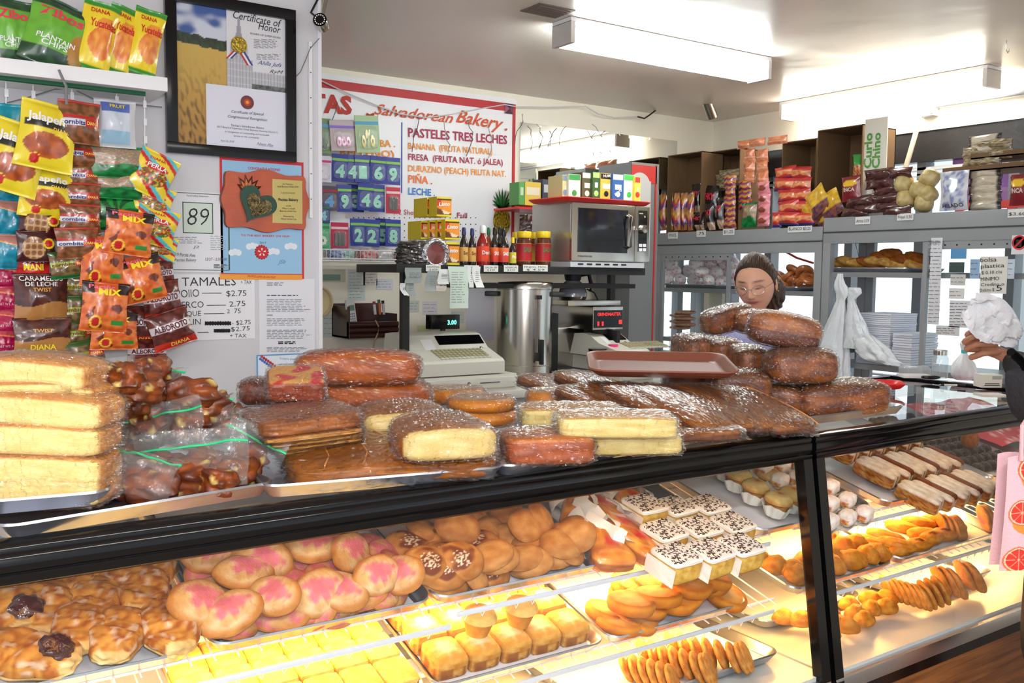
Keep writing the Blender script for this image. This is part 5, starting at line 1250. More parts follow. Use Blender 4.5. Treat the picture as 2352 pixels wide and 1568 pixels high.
def city(u, v):
    c = C(224, 224, 228)
    # grey drawing of a domed hall, lower part of the sheet
    d = 0
    x = (u-0.2); 
    if v < 0.36:
        base = v < 0.30 and True
        if u < 0.42 and v < 0.36 or v < 0.24: d = 0.45+0.35*(abs(sin(u*60)) < 0.4)-0.2*(abs(sin(v*40)) < 0.3)
        if v < 0.10 and u > 0.4: return mixc(C(70, 78, 74), C(120, 124, 120), noise.noise(Vector((u*20, v*20, 0)))+0.5)
    rr_ = 0.16*math.sqrt(max(0, 1-((v-0.36)/0.27)**2)) if 0.36 <= v < 0.63 else 0
    if abs(x) < rr_: d = 0.55+0.2*sin(u*90)
    if 0.6 < v < 0.84 and abs(x) < 0.045*(0.86-v)/0.24+0.004: d = 0.8
    return mixc(c, C(96, 100, 112), d*0.8)
gridpic(f, CW, 520, 12, 657, 213, 70, 90, city, 0.003); kid(f, 'certificate_sheet', F)
f = MB()
ptext(f, CW, 'Certificate of', (534, 42), (645, 64), 17, INK, shear=0.25); ptext(f, CW, 'Honor', (592, 68), (643, 78), 17, INK, shear=0.25)
ptext(f, CW, 'BOARD OF SUPERVISORS', (574, 79), (643, 90), 4, INK)
lines(f, CW, 582, 90, 645, 112, 6, C(150, 150, 156), seed=1); lines(f, CW, 588, 124, 644, 138, 4, C(150, 150, 156), seed=2)
ptext(f, CW, 'Ahlla Jufs', (590, 148), (646, 155), 9, C(60, 70, 140), shear=0.5); ptext(f, CW, 'RyM', (618, 168), (650, 171), 8, C(70, 70, 80), shear=0.5)
kid(f, 'certificate_lettering', F)
f = MB(); c_ = CW.p(549, 103, 0.006); f.lathe([(0, 0.003), (0.022, 0.003), (0.024, 0.0015), (0.027, 0.002), (0.028, 0)], mat('gold_foil', C(190, 160, 60), rough=0.3, metal=0.8, bump=0.6, bscale=90), seg=36, M=Matrix.Translation(c_) @ Matrix.Rotation(R(90), 4, 'X')); kid(f, 'gold_seal', F)
f = MB()
for (xa_, ya_, xb_, yb_) in ((540, 116, 522, 134), (552, 118, 571, 150)):
    for j, cc in enumerate((C(196, 50, 52), C(236, 236, 240), C(60, 70, 150))):
        a, b = CW.p(xa_+5*j-4, ya_, 0.004), CW.p(xb_+5*j-4, yb_, 0.004); k_ = Vector((0.007, 0, 0)); f.quad(a, a+k_, b+k_, b, M_PAPER, cc)
kid(f, 'ribbon', F)
f = MB(); prect(f, CW, 474, 203, 657, 352, M_PAPER, C(224, 226, 238), 0.004, 0.001); kid(f, 'recognition_sheet', F)
f = MB()
ptext(f, CW, 'Certificate of Special', (530, 259), (605, 266), 6, INK, 0.007, shear=0.3); ptext(f, CW, 'Congressional Recognition', (522, 270), (612, 279), 6, INK, 0.007, shear=0.3)
ptext(f, CW, "Pacitas's Salvadorean Bakery", (530, 290), (605, 297), 4.5, C(60, 60, 66), 0.007); ptext(f, CW, '2017 Board of Supervisors Small Business Honoree District 11', (497, 293), (637, 307), 4.5, C(90, 90, 96), 0.007)
ptext(f, CW, 'in recognition of outstanding and invaluable', (515, 304), (617, 313), 4, C(90, 90, 96), 0.007, shear=0.3); ptext(f, CW, 'service to the community', (535, 314), (594, 319), 4, C(90, 90, 96), 0.007, shear=0.3)
ptext(f, CW, 'April 26, 2018', (505, 325), (536, 328), 4.5, C(120, 120, 126), 0.007, shear=0.3); ptext(f, CW, 'Nmm Plm', (588, 334), (626, 339), 8, C(120, 120, 130), 0.007, shear=0.6)
kid(f, 'recognition_lettering', F)
f = MB(); 
for r0_, cc in ((0.023, C(110, 60, 60)), (0.020, C(200, 60, 40)), (0.011, C(230, 160, 60))):
    f.lathe([(r0_, 0), (0, 0.0006+0.0004*(0.023-r0_)*100)], M_PAPER, cc, 28, Matrix.Translation(CW.p(568, 235, 0.0075)) @ Matrix.Rotation(R(90), 4, 'X'))
kid(f, 'red_seal', F)
f = MB(); f.quad(Vector((-fw_/2+bt, -0.024+0.003, -fh_/2+bt)), Vector((fw_/2-bt, -0.021, -fh_/2+bt)), Vector((fw_/2-bt, -0.021, fh_/2-bt)), Vector((-fw_/2+bt, -0.021, fh_/2-bt)), sheet_glass('picture_glass', refl=0.5)); f.build('glass', F, False)

# light blue congratulation poster with red border
Q = root_at('award_poster', 'light blue poster with red border and award rosette behind the wooden plaque', 'poster', LWP.p(610, 510))
f = MB(); prect(f, LWP, 507, 366, 696, 640, M_CARD, C(206, 50, 58), 0.002); prect(f, LWP, 512, 374, 691, 628, M_CARD, C(152, 196, 228), 0.0045, 0.0006); prect(f, LWP, 504, 630, 693, 642, M_CARD, C(238, 160, 60), 0.0045, 0.0006); kid(f, 'sheet', Q)
f = MB(); ptext(f, LWP, 'CONGRATULATIONS!', (568, 389), (642, 393), 5.5, C(190, 40, 50), 0.006, bold=0.02); ptext(f, LWP, 'TO THE BEST BAKERY ON YELP!', (552, 542), (664, 545), 4, C(190, 40, 50), 0.006, bold=0.02); ptext(f, LWP, '2017', (595, 559), (610, 560), 4.5, C(60, 60, 60), 0.006); ptext(f, LWP, 'PEOPLE LOVE US ON YELP!', (568, 636), (632, 639), 4.5, C(200, 60, 40), 0.006, bold=0.02); ptext(f, LWP, 'JSb', (636, 606), (655, 605), 9, C(90, 130, 170), 0.006, shear=.5); kid(f, 'lettering', Q)
f = MB(); cR = LWP.p(601, 579, 0.0055)
f.lathe([(0.0, 0.003), (0.021, 0.003), (0.0215, 0)], M_CARD, C(200, 40, 48), 24, Matrix.Translation(cR) @ Matrix.Rotation(R(90), 4, 'X'))
for k in range(16): t = 2*pi*k/16; f.lathe([(0.0, 0.001), (0.004, 0.001), (0.0042, 0)], M_CARD, C(170, 34, 44), 8, Matrix.Translation(cR+Vector((0.022*cos(t), 0, 0.022*sin(t)))) @ Matrix.Rotation(R(90), 4, 'X'))
for k in range(5): t = 2*pi*k/5+0.3; a = cR+Vector((0.004*cos(t), -0.0035, 0.004*sin(t))); b = cR+Vector((0.014*cos(t), -0.0035, 0.014*sin(t))); n_ = Vector((-sin(t), 0, cos(t)))*0.003; f.quad(a, b-n_, b+n_, a+n_*0.2, M_PAPER, C(245, 240, 240))
for s in (-1, 1): a = cR+Vector((s*0.006, 0.002, -0.018)); f.quad(a+Vector((-0.005, 0, 0)), a+Vector((0.005, 0, 0)), a+Vector((0.004+s*0.003, 0, -0.018)), a+Vector((-0.006+s*0.003, 0, -0.018)), M_PAPER, C(240, 200, 140))
kid(f, 'rosette', Q)
f = MB()
for (x, y) in ((580, 566), (628, 578), (668, 566), (540, 580)):
    for d in (-8, 0, 8): 
        g_ = LWP.p(x+d, y-2*(d == 0), 0.0052); f.lathe([(0.011, 0), (0, 0.0004)], M_CARD, C(226, 232, 238), 12, Matrix.Translation(g_) @ Matrix.Rotation(R(90), 4, 'X'))
kid(f, 'clouds', Q)
# scalloped wooden plaque
PQ = root_at('wooden_plaque', 'scalloped orange wood plaque with green heart and brass plate', 'plaque', LWP.p(610, 462, 0.012))
w_, h_ = pxm(196, LWP.p(610, 462))/2*1.06, pxm(146, LWP.p(610, 462))/2
out = []
for k in range(96):
    t = 2*pi*k/96; c_, s_ = cos(t), sin(t); rr_ = (abs(c_)**5+abs(s_)**5)**(-1/5)
    x, z = rr_*c_, rr_*s_
    ed = 0.10*cos(pi*x*2.0)*(abs(s_) > 0.6)+0; z2 = z*(0.90+0.07*math.cos(x*pi*2)) if abs(z) > abs(x) else z*0.97; x2 = x*(0.95+0.04*math.cos(z*pi*2)) if abs(x) >= abs(z) else x
    out.append((x2*w_, z2*h_))
M_PLQ = mat('plaque_wood', C(196, 84, 34), rough=0.3, coat=0.5, bump=0.1, bscale=10, bstretch=(1, 1, 8), var=0.5, vscale=9, vcol=C(190, 150, 130))
f = MB(); f.poly(out, -0.012, 0.008, M_PLQ); f.build('board', PQ, False)
f = MB(); f.poly([(x*1.012, z*1.012) for x, z in out], -0.004, 0.007, mat('plaque_edge', C(110, 56, 40), rough=0.4)); f.build('edge_trim', PQ, False)
def heart(s, n=40): return [(s*0.062*(16*sin(2*pi*k/n)**3)/16, s*0.062*(13*cos(2*pi*k/n)-5*cos(4*pi*k/n)-2*cos(6*pi*k/n)-cos(8*pi*k/n))/16) for k in range(n)]
hx = LWP.p(582, 470).x-PQ.location.x; hz_ = LWP.p(582, 470).z-PQ.location.z
HMx = Matrix.Translation((hx, -0.012, hz_)) @ Matrix.Rotation(R(28), 4, 'Y')
f = MB(); f.poly(heart(1.08), -0.016, 0, mat('green_enamel', C(24, 70, 52), rough=0.35), M=HMx); f.build('green_heart', PQ, False)
f = MB(); hh = heart(0.74)
vs = [Vector((0.006, -0.026, -0.002))]+[Vector((x+0.006, -0.018, z-0.004)) for x, z in hh]; 
for rr_ in (0.75, 0.5, 0.25): vs += [Vector((x*rr_+0.006, -0.020-0.007*(1-rr_)-0.003*noise.noise(Vector((x*200, z*200, rr_))), z*rr_-0.004)) for x, z in hh]
n = len(hh); rings = [list(range(1+i*n, 1+(i+1)*n)) for i in range(4)]
fs = [(rings[i][k], rings[i][(k+1) % n], rings[i+1][(k+1) % n], rings[i+1][k]) for i in range(3) for k in range(n)]+[(rings[3][k], rings[3][(k+1) % n], 0) for k in range(n)]
f.add([HMx @ v for v in vs], fs, mat('crumpled_foil', C(150, 132, 92), rough=0.25, metal=0.9, bump=1.0, bscale=130, bdist=0.01, var=0.6, vscale=70, vcol=C(60, 50, 36))); f.build('foil_filling', PQ)
f = MB(); cL = LWP.p(563, 428); ox, oz = cL.x-PQ.location.x, cL.z-PQ.location.z
for k in range(7):
    a = R(155-k*28); L_ = 0.052 if k not in (0, 6) else 0.04; 
    for r_, yy, cc in ((1.0, -0.014, C(84, 30, 20)), (0.72, -0.017, C(196, 120, 70))):
        tip = Vector((ox+L_*r_*cos(a), yy, oz-0.012+L_*r_*sin(a))); bs = Vector((ox, yy, oz-0.02)); n_ = Vector((-sin(a), 0, cos(a)))*0.009*r_; mid = bs.lerp(tip, 0.55)
        f.add([bs, mid+n_, tip, mid-n_, mid+Vector((0, -0.004, 0))], [(0, 1, 4), (1, 2, 4), (2, 3, 4), (3, 0, 4)], mat('copper_leaf', rough=0.35, metal=0.5), cc)
f.build('leaf_crown', PQ, False)
f = MB(); pb_ = Pl(Y=YL-0.024); prect(f, pb_, 626, 413, 694, 513, mat('brass_plate', C(196, 178, 110), rough=0.35, metal=0.6), (1, 1, 1, 1), 0, 0.002, 0.0005); kid(f, 'brass_plate', PQ)
f = MB(); ptext(f, pb_, 'San Francisco', (648, 424), (672, 425), 3.6, INK); ptext(f, pb_, 'Small Business Week 2018', (636, 430), (684, 431), 3.6, INK); ptext(f, pb_, 'is proud to honor', (645, 444), (677, 445), 3.6, INK); ptext(f, pb_, 'Pacitas Bakery', (639, 461), (684, 462), 6, INK, bold=0.02); ptext(f, pb_, 'as the', (656, 474), (668, 474), 3.4, INK); ptext(f, pb_, "Mayor's Small", (648, 480), (676, 481), 3.6, INK); ptext(f, pb_, 'Business of the Year', (642, 486), (680, 487), 3.6, INK); ptext(f, pb_, 'Presented by', (650, 498), (674, 499), 3.4, INK); ptext(f, pb_, 'Mayor of the City', (645, 504), (680, 505), 3.4, INK); kid(f, 'plate_lettering', PQ)
# 89 score sheet, tamales price sheet, notice, leaflet
S9 = root_at('score_sheet', 'white food safety sheet with a handwritten number in a green square', 'paper', LWP.p(457, 530))
f = MB(); prect(f, LWP, 386, 441, 529, 625, M_PAPER, C(228, 230, 234), 0.003, 0.001); kid(f, 'sheet', S9)
f = MB(); prect(f, LWP, 419, 465, 488, 536, M_INK, C(40, 80, 60), 0.0048, 0.0004, 0); prect(f, LWP, 421, 467, 486, 534, M_INK, C(206, 220, 208), 0.0054, 0.0004); prect(f, LWP, 389, 444, 525, 445.5, M_INK, C(60, 90, 70), 0.0048, 0.0004); prect(f, LWP, 524, 444, 525.5, 620, M_INK, C(60, 90, 70), 0.0048, 0.0004); prect(f, LWP, 389, 619, 525, 620.5, M_INK, C(60, 90, 70), 0.0048, 0.0004); kid(f, 'green_square', S9)
f = MB(); ptext(f, LWP, '89', (429, 517), (480, 518), 40, INK, 0.0065, shear=0.2, bold=-0.012); ptext(f, LWP, 'Food Safety Statement', (428, 451), (478, 453), 4, C(80, 80, 80), 0.006); ptext(f, LWP, '19 Persia Ave', (402, 588), (447, 590), 8, C(60, 60, 70), 0.006, shear=.2); ptext(f, LWP, 'Pacitas Bakery', (400, 600), (450, 600), 7, C(60, 60, 70), 0.006, shear=.2); ptext(f, LWP, '12/27 - 2,500.00', (470, 598), (520, 598), 6, C(60, 60, 70), 0.006, shear=.2); ptext(f, LWP, 'J2', (442, 570), (456, 570), 6, C(60, 60, 70), 0.006, shear=.2)
lines(f, LWP, 398, 543, 465, 560, 4, C(150, 154, 160), 0.006, 3); lines(f, LWP, 482, 540, 520, 575, 7, C(170, 174, 180), 0.006, 4); lines(f, LWP, 490, 606, 522, 616, 4, C(110, 114, 120), 0.006, 5); kid(f, 'lettering', S9)
TM = root_at('price_sheet', 'hand written tamale price sheet with crossed out lines on the wall', 'paper', LWP.p(490, 700))
f = MB(); prect(f, LWP, 392, 630, 584, 780, M_PAPER, C(232, 233, 236), 0.002, 0.001); kid(f, 'sheet', TM)
f = MB()
for t, a, b, h in (('TAMALES', (417, 657), (541, 655), 20), ('+ TAX', (552, 652), (577, 652), 9), ('POllO', (405, 684), (457, 681), 18), ('$2.75', (519, 680), (565, 679), 13), ('PUERCO', (392, 708), (467, 706), 15), ('2.75', (526, 704), (563, 702), 12), ('QUESQUE', (384, 727), (461, 725), 12), ('2', (520, 719), (527, 719), 9), ('75', (537, 719), (552, 719), 11), ('CHIPILIN', (384, 747), (460, 745), 14), ('- $2.75', (532, 746), (575, 744), 10), ('LOROTE', (384, 765), (445, 763), 8), ('$2.75', (530, 761), (573, 758), 10), ('+ TAX', (527, 775), (565, 775), 9)):
    ptext(f, LWP, t, a, b, h, INK, 0.0045, bold=-0.005)
for (xa_, xb_, yy) in ((463, 508, 673), (474, 518, 701), (467, 514, 720), (453, 478, 763)): prect(f, LWP, xa_, yy-1, xb_, yy+0.5, M_INK, INK, 0.0045, 0.0003)
for (xa_, xb_, yy, hh_) in ((471, 530, 742, 5), (492, 528, 759, 4.5)):
    for j in range(4): f.tube([LWP.p(xa_+(xb_-xa_)*k/10, yy+hh_*0.8*sin(k*2.1+j*1.7), 0.0045) for k in range(11)], 0.0028, M_INK, INK, 5)
kid(f, 'handwriting', TM, True)
NT = root_at('notice', 'densely printed white notice beside the pillar edge', 'paper', LWP.p(660, 730))
f = MB(); prect(f, LWP, 595, 640, 722, 812, M_PAPER, C(226, 228, 234), 0.002, 0.001); kid(f, 'sheet', NT)
f = MB(); lines(f, LWP, 612, 648, 655, 656, 3, C(140, 144, 150), 0.0045, 6); lines(f, LWP, 612, 676, 700, 680, 1, INK, 0.0045, 7, 2); lines(f, LWP, 612, 686, 715, 716, 8, C(150, 154, 160), 0.0045, 8); ptext(f, LWP, 'REMEMBER:', (612, 725), (626, 725), 3, INK); lines(f, LWP, 612, 730, 715, 748, 5, C(150, 154, 160), 0.0045, 9); lines(f, LWP, 612, 756, 715, 778, 6, C(140, 144, 150), 0.0045, 10); lines(f, LWP, 638, 783, 684, 790, 2, INK, 0.0045, 11, 2.4); lines(f, LWP, 612, 796, 715, 808, 4, C(150, 154, 160), 0.0045, 12); kid(f, 'lettering', NT)
LF = root_at('leaflet', 'blue bordered leaflet with red and blue pills below the printed notice', 'paper', LWP.p(650, 840))
f = MB(); prect(f, LWP, 589, 812, 728, 868, M_PAPER, C(90, 160, 214), 0.0022, 0.001); prect(f, LWP, 592, 815, 726, 865, M_PAPER, C(228, 236, 244), 0.0035, 0.0004); kid(f, 'sheet', LF)
f = MB(); ptext(f, LWP, 'Voters available at', (640, 825), (700, 828), 6, C(110, 150, 190), 0.005)
lines(f, LWP, 640, 832, 690, 856, 3, C(140, 150, 160), 0.005, 31)
for k in range(7):
    for j, cc in enumerate((C(190, 50, 60), C(70, 110, 190))):
        q_ = LWP.p(601+5*k-3*j, 818+3.6*k+6*j, 0.006); f.lathe([(0.0, 0.003), (0.004, 0.002), (0.005, 0)], M_CARD, cc, 10, Matrix.Translation(q_) @ Matrix.Rotation(R(90), 4, 'X'))
kid(f, 'pill_picture', LF, True)

# ------------------------------------------------------------ wall shelf with snack bags and hanging strips
SX1 = P(385, 178, Y=2.96).x; SZ = P(385, 178, Y=2.96).z
f = MB(); f.box(-0.9, SX1, 2.96, YL, SZ-0.042, SZ, M_WHITE, bev=0.003)
WS = thing('wall_shelf', 'white wall shelf holding green and yellow snack bags', 'shelf', (0, YL, SZ)); kid(f, 'board', WS, True)
f = MB(); f.tube([(-0.9, 2.985, SZ-0.052), (SX1-0.06, 2.985, SZ-0.052)], 0.007, mat('green_rod', C(20, 84, 56), rough=0.4)); kid(f, 'green_rod', WS, True)
def bagsurf(w, h, t, seed):
    def s(u, v, side=-1):
        a = max(0.0, 1-abs(u)**2.6); b = max(0.0, sin(pi*min(1, max(0, (v-0.05)/0.9))))**0.55 if 0.05 < v < 0.95 else 0
        n = noise.noise(Vector((u*1.8, v*2.4, seed*1.3)))*0.25+noise.noise(Vector((u*5, v*6, seed)))*0.10
        y = side*(t/2)*a*b*(1+n)+0.002*side
        crimp = 0.0012*sin(v*400)*(1 if (v < 0.05 or v > 0.95) else 0)
        neck = 1-0.07*sin(pi*v)+0.02*noise.noise(Vector((v*4, seed, 0)))
        return Vector((u*w/2*neck, y+crimp+0.012*noise.noise(Vector((u*1.2, v*1.6, seed+9))), (v-.5)*h))
    return s
RED = C(196, 34, 36); YEL = C(240, 214, 40); GRN = C(24, 130, 62)
def dist(u, v, cx, cy, ax, ay): return math.hypot((u-cx)/ax, (v-cy)/ay)
def st_plantain(u, v, n): 
    c = C(112, 186, 56) if 0.24 < v < 0.85 else C(26, 62, 44)
    if dist(u, v, 0.75, 0.35, 0.3, 0.25) < 1: c = C(190, 130, 60)
    return mixc(c, C(60, 130, 50), 0.4*n+0.1)
def st_yuca(u, v, n):
    c = YEL
    if v > 0.90 or v < 0.08: c = C(60, 150, 50)
    if dist(u, v, 0.2, 0.42, 0.7, 0.22+0.1*u) < 1: c = mixc(C(224, 110, 50), C(246, 170, 70), 0.5+n)
    if dist(u, v, 0.35, 0.68, 0.5, 0.1) < 1: c = C(236, 150, 50)
    return c
def st_jal(u, v, n):
    c = C(236, 214, 44)
    if 0.60 < v < 0.72 and abs(u) < 0.85: c = C(36, 38, 24)
    if dist(u, v, 0, 0.36, 0.8, 0.19) < 1: c = mixc(C(196, 100, 44), C(150, 66, 30), 0.5+1.6*n)
    d = dist(u, v, -0.35, 0.14, 0.2, 0.085)
    if d < 1: c = C(250, 220, 60) if d > .85 else RED
    return c
def st_corn(u, v, n):
    c = mixc(C(150, 92, 56), C(104, 66, 36), 0.5+1.8*n)
    if 0.40 < v < 0.58: c = C(214, 214, 222) if u < 0.25 else RED
    if 0.58 < v < 0.66: c = RED
    if v > 0.92: c = C(180, 60, 50)
    return c
def st_corng(u, v, n):
    c = mixc(C(132, 104, 62), C(84, 62, 34), 0.5+1.8*n)
    if 0.42 < v < 0.62: c = C(150, 170, 40) if u < 0.25 else RED
    if v < 0.14: c = C(30, 110, 50)
    if v > 0.82: c = C(60, 90, 40)
    return c
def st_green(u, v, n): return mixc(C(20, 140, 66), C(12, 90, 44), 0.5+n) if (v < 0.42+0.04*sin(u*4) or v > 0.9) else mixc(C(176, 170, 160), [C(170, 60, 60), C(70, 130, 70), C(200, 150, 60)][int(abs(n*12)) % 3], 0.6)
def st_swirl(u, v, n): return C(26, 150, 60) if sin(math.atan2(v-.5, u)*8+math.hypot(u, v-.5)*6) > 0 else C(8, 84, 36)
def st_stripe(u, v, n):
    k = int(((u*0.9+v*3.2)*3) % 4); c = [C(240, 214, 60), C(206, 40, 44), C(90, 196, 206), C(240, 214, 60)][k]
    if dist(u, v, 0, 0.42, 0.75, 0.2) < 1: c = [C(180, 50, 40), C(220, 180, 60), C(60, 130, 60), C(150, 60, 40)][int((n+1)*7) % 4]
    if dist(u, v, 0, 0.64, 0.6, 0.08) < 1: c = C(206, 40, 44)
    return c
def st_mix(u, v, n):
    c = mixc(C(236, 130, 54), C(206, 88, 34), 0.5+1.5*n)
    m_ = noise.noise(Vector((u*2.6, v*5, 7)))
    if m_ > 0.38: c = C(110, 40, 22)
    if v > 0.76: c = C(40, 24, 24) if abs(u) > 0.5 else C(210, 90, 40)
    d = dist(u, v, -0.4, 0.2, 0.25, 0.13)
    if d < 1: c = C(246, 200, 60) if d > 0.72 else RED
    if abs(u-0.55) < 0.25 and abs(v-0.2) < 0.055: c = C(50, 140, 60)
    return c
def st_mani(u, v, n):
    c = C(66, 20, 22)
    if dist(u, v, -0.15, 0.45, 0.62, 0.36) < 1:
        k = noise.cell(Vector((u*5, v*7, 0))) if hasattr(noise, 'cell') else n; c = mixc(C(204, 164, 116), C(140, 92, 56), sstep(0.1, 0.5, abs(sin(u*10)*sin(v*16))))
    d = dist(u, v, 0.62, 0.6, 0.3, 0.17)
    if d < 1: c = YEL if d > .7 else RED
    return c
def st_redmani(u, v, n): return mixc(C(206, 40, 36), C(110, 20, 24), sstep(0.3, 0.9, v+0.2*n))
def st_teal(u, v, n): 
    c = mixc(C(30, 150, 176), C(20, 120, 150), 0.5+n)
    if 0.72 < v+0.1*u < 0.76: c = C(230, 160, 80)
    if v+0.1*u > 0.76: c = C(176, 120, 110)
    return c
def st_tealbig(u, v, n): return C(24, 150, 172) if v > 0.5 else (C(200, 66, 50) if int((u+v)*9) % 2 else C(236, 200, 180))
def st_mag(u, v, n):
    c = mixc(C(190, 24, 84), C(150, 16, 66), 0.5+n)
    if 0.72 < v+0.08*u < 0.77: c = C(230, 140, 90)
    if v+0.08*u > 0.77: c = mixc(C(206, 90, 100), C(170, 50, 70), 0.5+n)
    return c
def st_caram(u, v, n):
    if v < 0.42+0.05*sin(u*3): return C(176, 122, 66)
    return mixc(C(92, 44, 32), C(60, 26, 24), 0.5+1.5*n)
def st_alb(u, v, n):
    c = mixc(C(110, 44, 34), C(72, 24, 22), 0.5+1.6*n)
    if 0.46 < v < 0.68: c = C(206, 196, 200)
    if v < 0.2: c = C(190, 44, 28)
    return c
def st_blue(u, v, n):
    if v < 0.08 or v > 0.94: return C(200, 204, 208)
    if abs(u) < 0.72: return C(90, 110, 180) if v > 0.75 else (C(206, 214, 226) if v > 0.35 else C(150, 190, 214))
    return C(198, 200, 204)
STY = {
 'plantain': (st_plantain, [('Zibos', 0.0, 0.70, 0.13, C(236, 60, 90), 1.5, 0.03), ('PLANTAIN', 0, 0.36, 0.07, WH, 1.3, 0.02), ('CHIPS', 0, 0.28, 0.07, WH, 0.9, 0.02)]),
 'yuca': (st_yuca, [('DIANA', -0.1, 0.82, 0.06, RED, 1.0, 0.02), ('Yucatelas', 0.2, 0.62, 0.11, C(206, 30, 40), 1.5, 0.02)]),
 'jal': (st_jal, [('Jalapeño', 0.0, 0.70, 0.12, WH, 1.6, 0.03), ('DIANA', 0.5, 0.58, 0.06, C(250, 210, 80), 0.7, 0.02)]),
 'corn': (st_corn, [('cornbits', -0.35, 0.43, 0.11, C(44, 40, 120), 1.15, 0.02), ('DIANA', 0.62, 0.45, 0.08, C(250, 220, 90), 0.6, 0.02)]),
 'corng': (st_corng, [('cornbits', -0.35, 0.46, 0.12, C(120, 20, 40), 1.15, 0.02), ('DIANA', 0.62, 0.48, 0.08, C(250, 220, 90), 0.6, 0.02)]),
 'green': (st_green, []), 'swirl': (st_swirl, []), 'stripe': (st_stripe, [('PERLA', 0, 0.61, 0.10, WH, 1.0, 0.02), ('DIANA', -0.1, 0.80, 0.06, C(206, 40, 44), 0.8, 0.02)]),
 'mix': (st_mix, [('Pacific', -0.2, 0.86, 0.08, C(240, 120, 140), 1.1, 0.02), ('MIX', 0.15, 0.75, 0.12, C(250, 226, 40), 1.0, 0.04)]),
 'mani': (st_mani, []), 'redmani': (st_redmani, [('MANI', 0, 0.45, 0.22, YEL, 1.2, 0.03), ('JAPON', 0, 0.72, 0.16, WH, 1.3, 0.02)]), 'teal': (st_teal, []), 'tealbig': (st_tealbig, [('eat', 0.4, 0.62, 0.12, WH, 0.9, 0.03)]),
 'mag': (st_mag, [('NET WT. 6.74 oz', 0.1, 0.3, 0.09, C(240, 190, 205), 1.5, 0.0)]), 'caram': (st_caram, [('CARAMELOS', 0, 0.86, 0.09, WH, 1.6, 0.01), ('DE LECHE', 0, 0.76, 0.08, WH, 1.2, 0.01), ('TWIST', 0, 0.66, 0.07, C(230, 170, 90), 0.7, 0.02)]),
 'caram2': (st_caram, [('TWIST', 0, 0.62, 0.09, C(230, 170, 90), 0.7, 0.02), ('DIANA', 0, 0.14, 0.14, YEL, 0.9, 0.02)]),
 'alb': (st_alb, [('ALBOROTO', 0, 0.50, 0.15, C(90, 20, 36), 1.7, 0.03), ('DIANA', 0.2, 0.06, 0.10, C(250, 214, 90), 0.9, 0.02)]), 'blue': (st_blue, [('FRUIT', 0.1, 0.84, 0.07, YEL, 0.8, 0.02)]),
}
def snack(label, cx, cy, wpx, hpx, ang, style, Y=3.02, seed=0, flip=False, tilt=0.0, t=None, group='hanging snack bags', pl=None, name='snack_bag', res=(38, 50)):
    c = pl.p(cx, cy) if pl else P(cx, cy, Y=Y); w = pxm(wpx, c)*1.12; h = pxm(hpx, c)*1.02
    if pl is not None and pl.X is not None: base = Matrix.Rotation(R(-90), 4, 'Z')
    else: base = Matrix.Identity(4)
    M = Matrix.Translation(c) @ base @ Matrix.Rotation(-ang, 4, 'Y') @ Matrix.Rotation(tilt, 4, 'X') @ (Matrix.Rotation(pi, 4, 'Y') if flip else Matrix.Identity(4))
    sty, txt = STY[style]; s = bagsurf(w, h, t or min(w, h)*0.34, seed+cx*0.37)
    r = thing(name, label, 'snack bag', M, group)
    f = MB(); f.grid(lambda u, v: s(2*u-1, v), res[0], res[1], M_PRINT, colfn=lambda u, v: sty(2*u-1, v, noise.noise(Vector((u*7, v*9, seed+cx)))))
    f.grid(lambda u, v: s(1-2*u, v, 1), 8, 10, M_PRINT, colfn=lambda u, v: sty(1-2*u, v, 0)); f.build('pouch', r, True, auto=80)
    if txt:
        f = MB()
        for (tx, cu, cv, hv, col, wu, bo) in txt:
            f.text(tx, cu*w/2-wu*w/4, (cv-.5)*h, hv*h, M_INK, col, fn=lambda x, z: s(max(-.97, min(.97, x/(w/2))), z/h+.5)+Vector((0, -0.0022, 0)), w=wu*w/2, bold=bo)
        f.build('lettering', r, False)
    return r
g1 = 'snack bags on the wall shelf'
snack('green plantain chip bag at the shelf end, nearer picture edge', 35, 78, 92, 150, -0.03, 'plantain', 3.04, 1, group=g1)
snack('green plantain chip bag slumping over the shelf edge', 130, 82, 120, 158, -0.28, 'plantain', 3.02, 2, group=g1, tilt=-0.1)
snack('darker green plantain chip bag standing behind the slumping one', 175, 95, 70, 110, -0.3, 'plantain', 3.12, 3, group=g1)
snack('small red topped bag behind the first yellow shelf bag', 165, 50, 45, 60, -0.2, 'redmani', 3.14, 4, group=g1)
snack('yellow cassava chip bag next to the plantain chips', 222, 85, 72, 160, -0.22, 'yuca', 3.02, 5, group=g1, tilt=-0.06)
snack('yellow cassava chip bag in the middle of three', 275, 92, 62, 152, -0.24, 'yuca', 3.04, 6, group=g1)
snack('yellow cassava chip bag nearest the certificate frame', 335, 97, 62, 148, -0.2, 'yuca', 3.04, 7, group=g1)
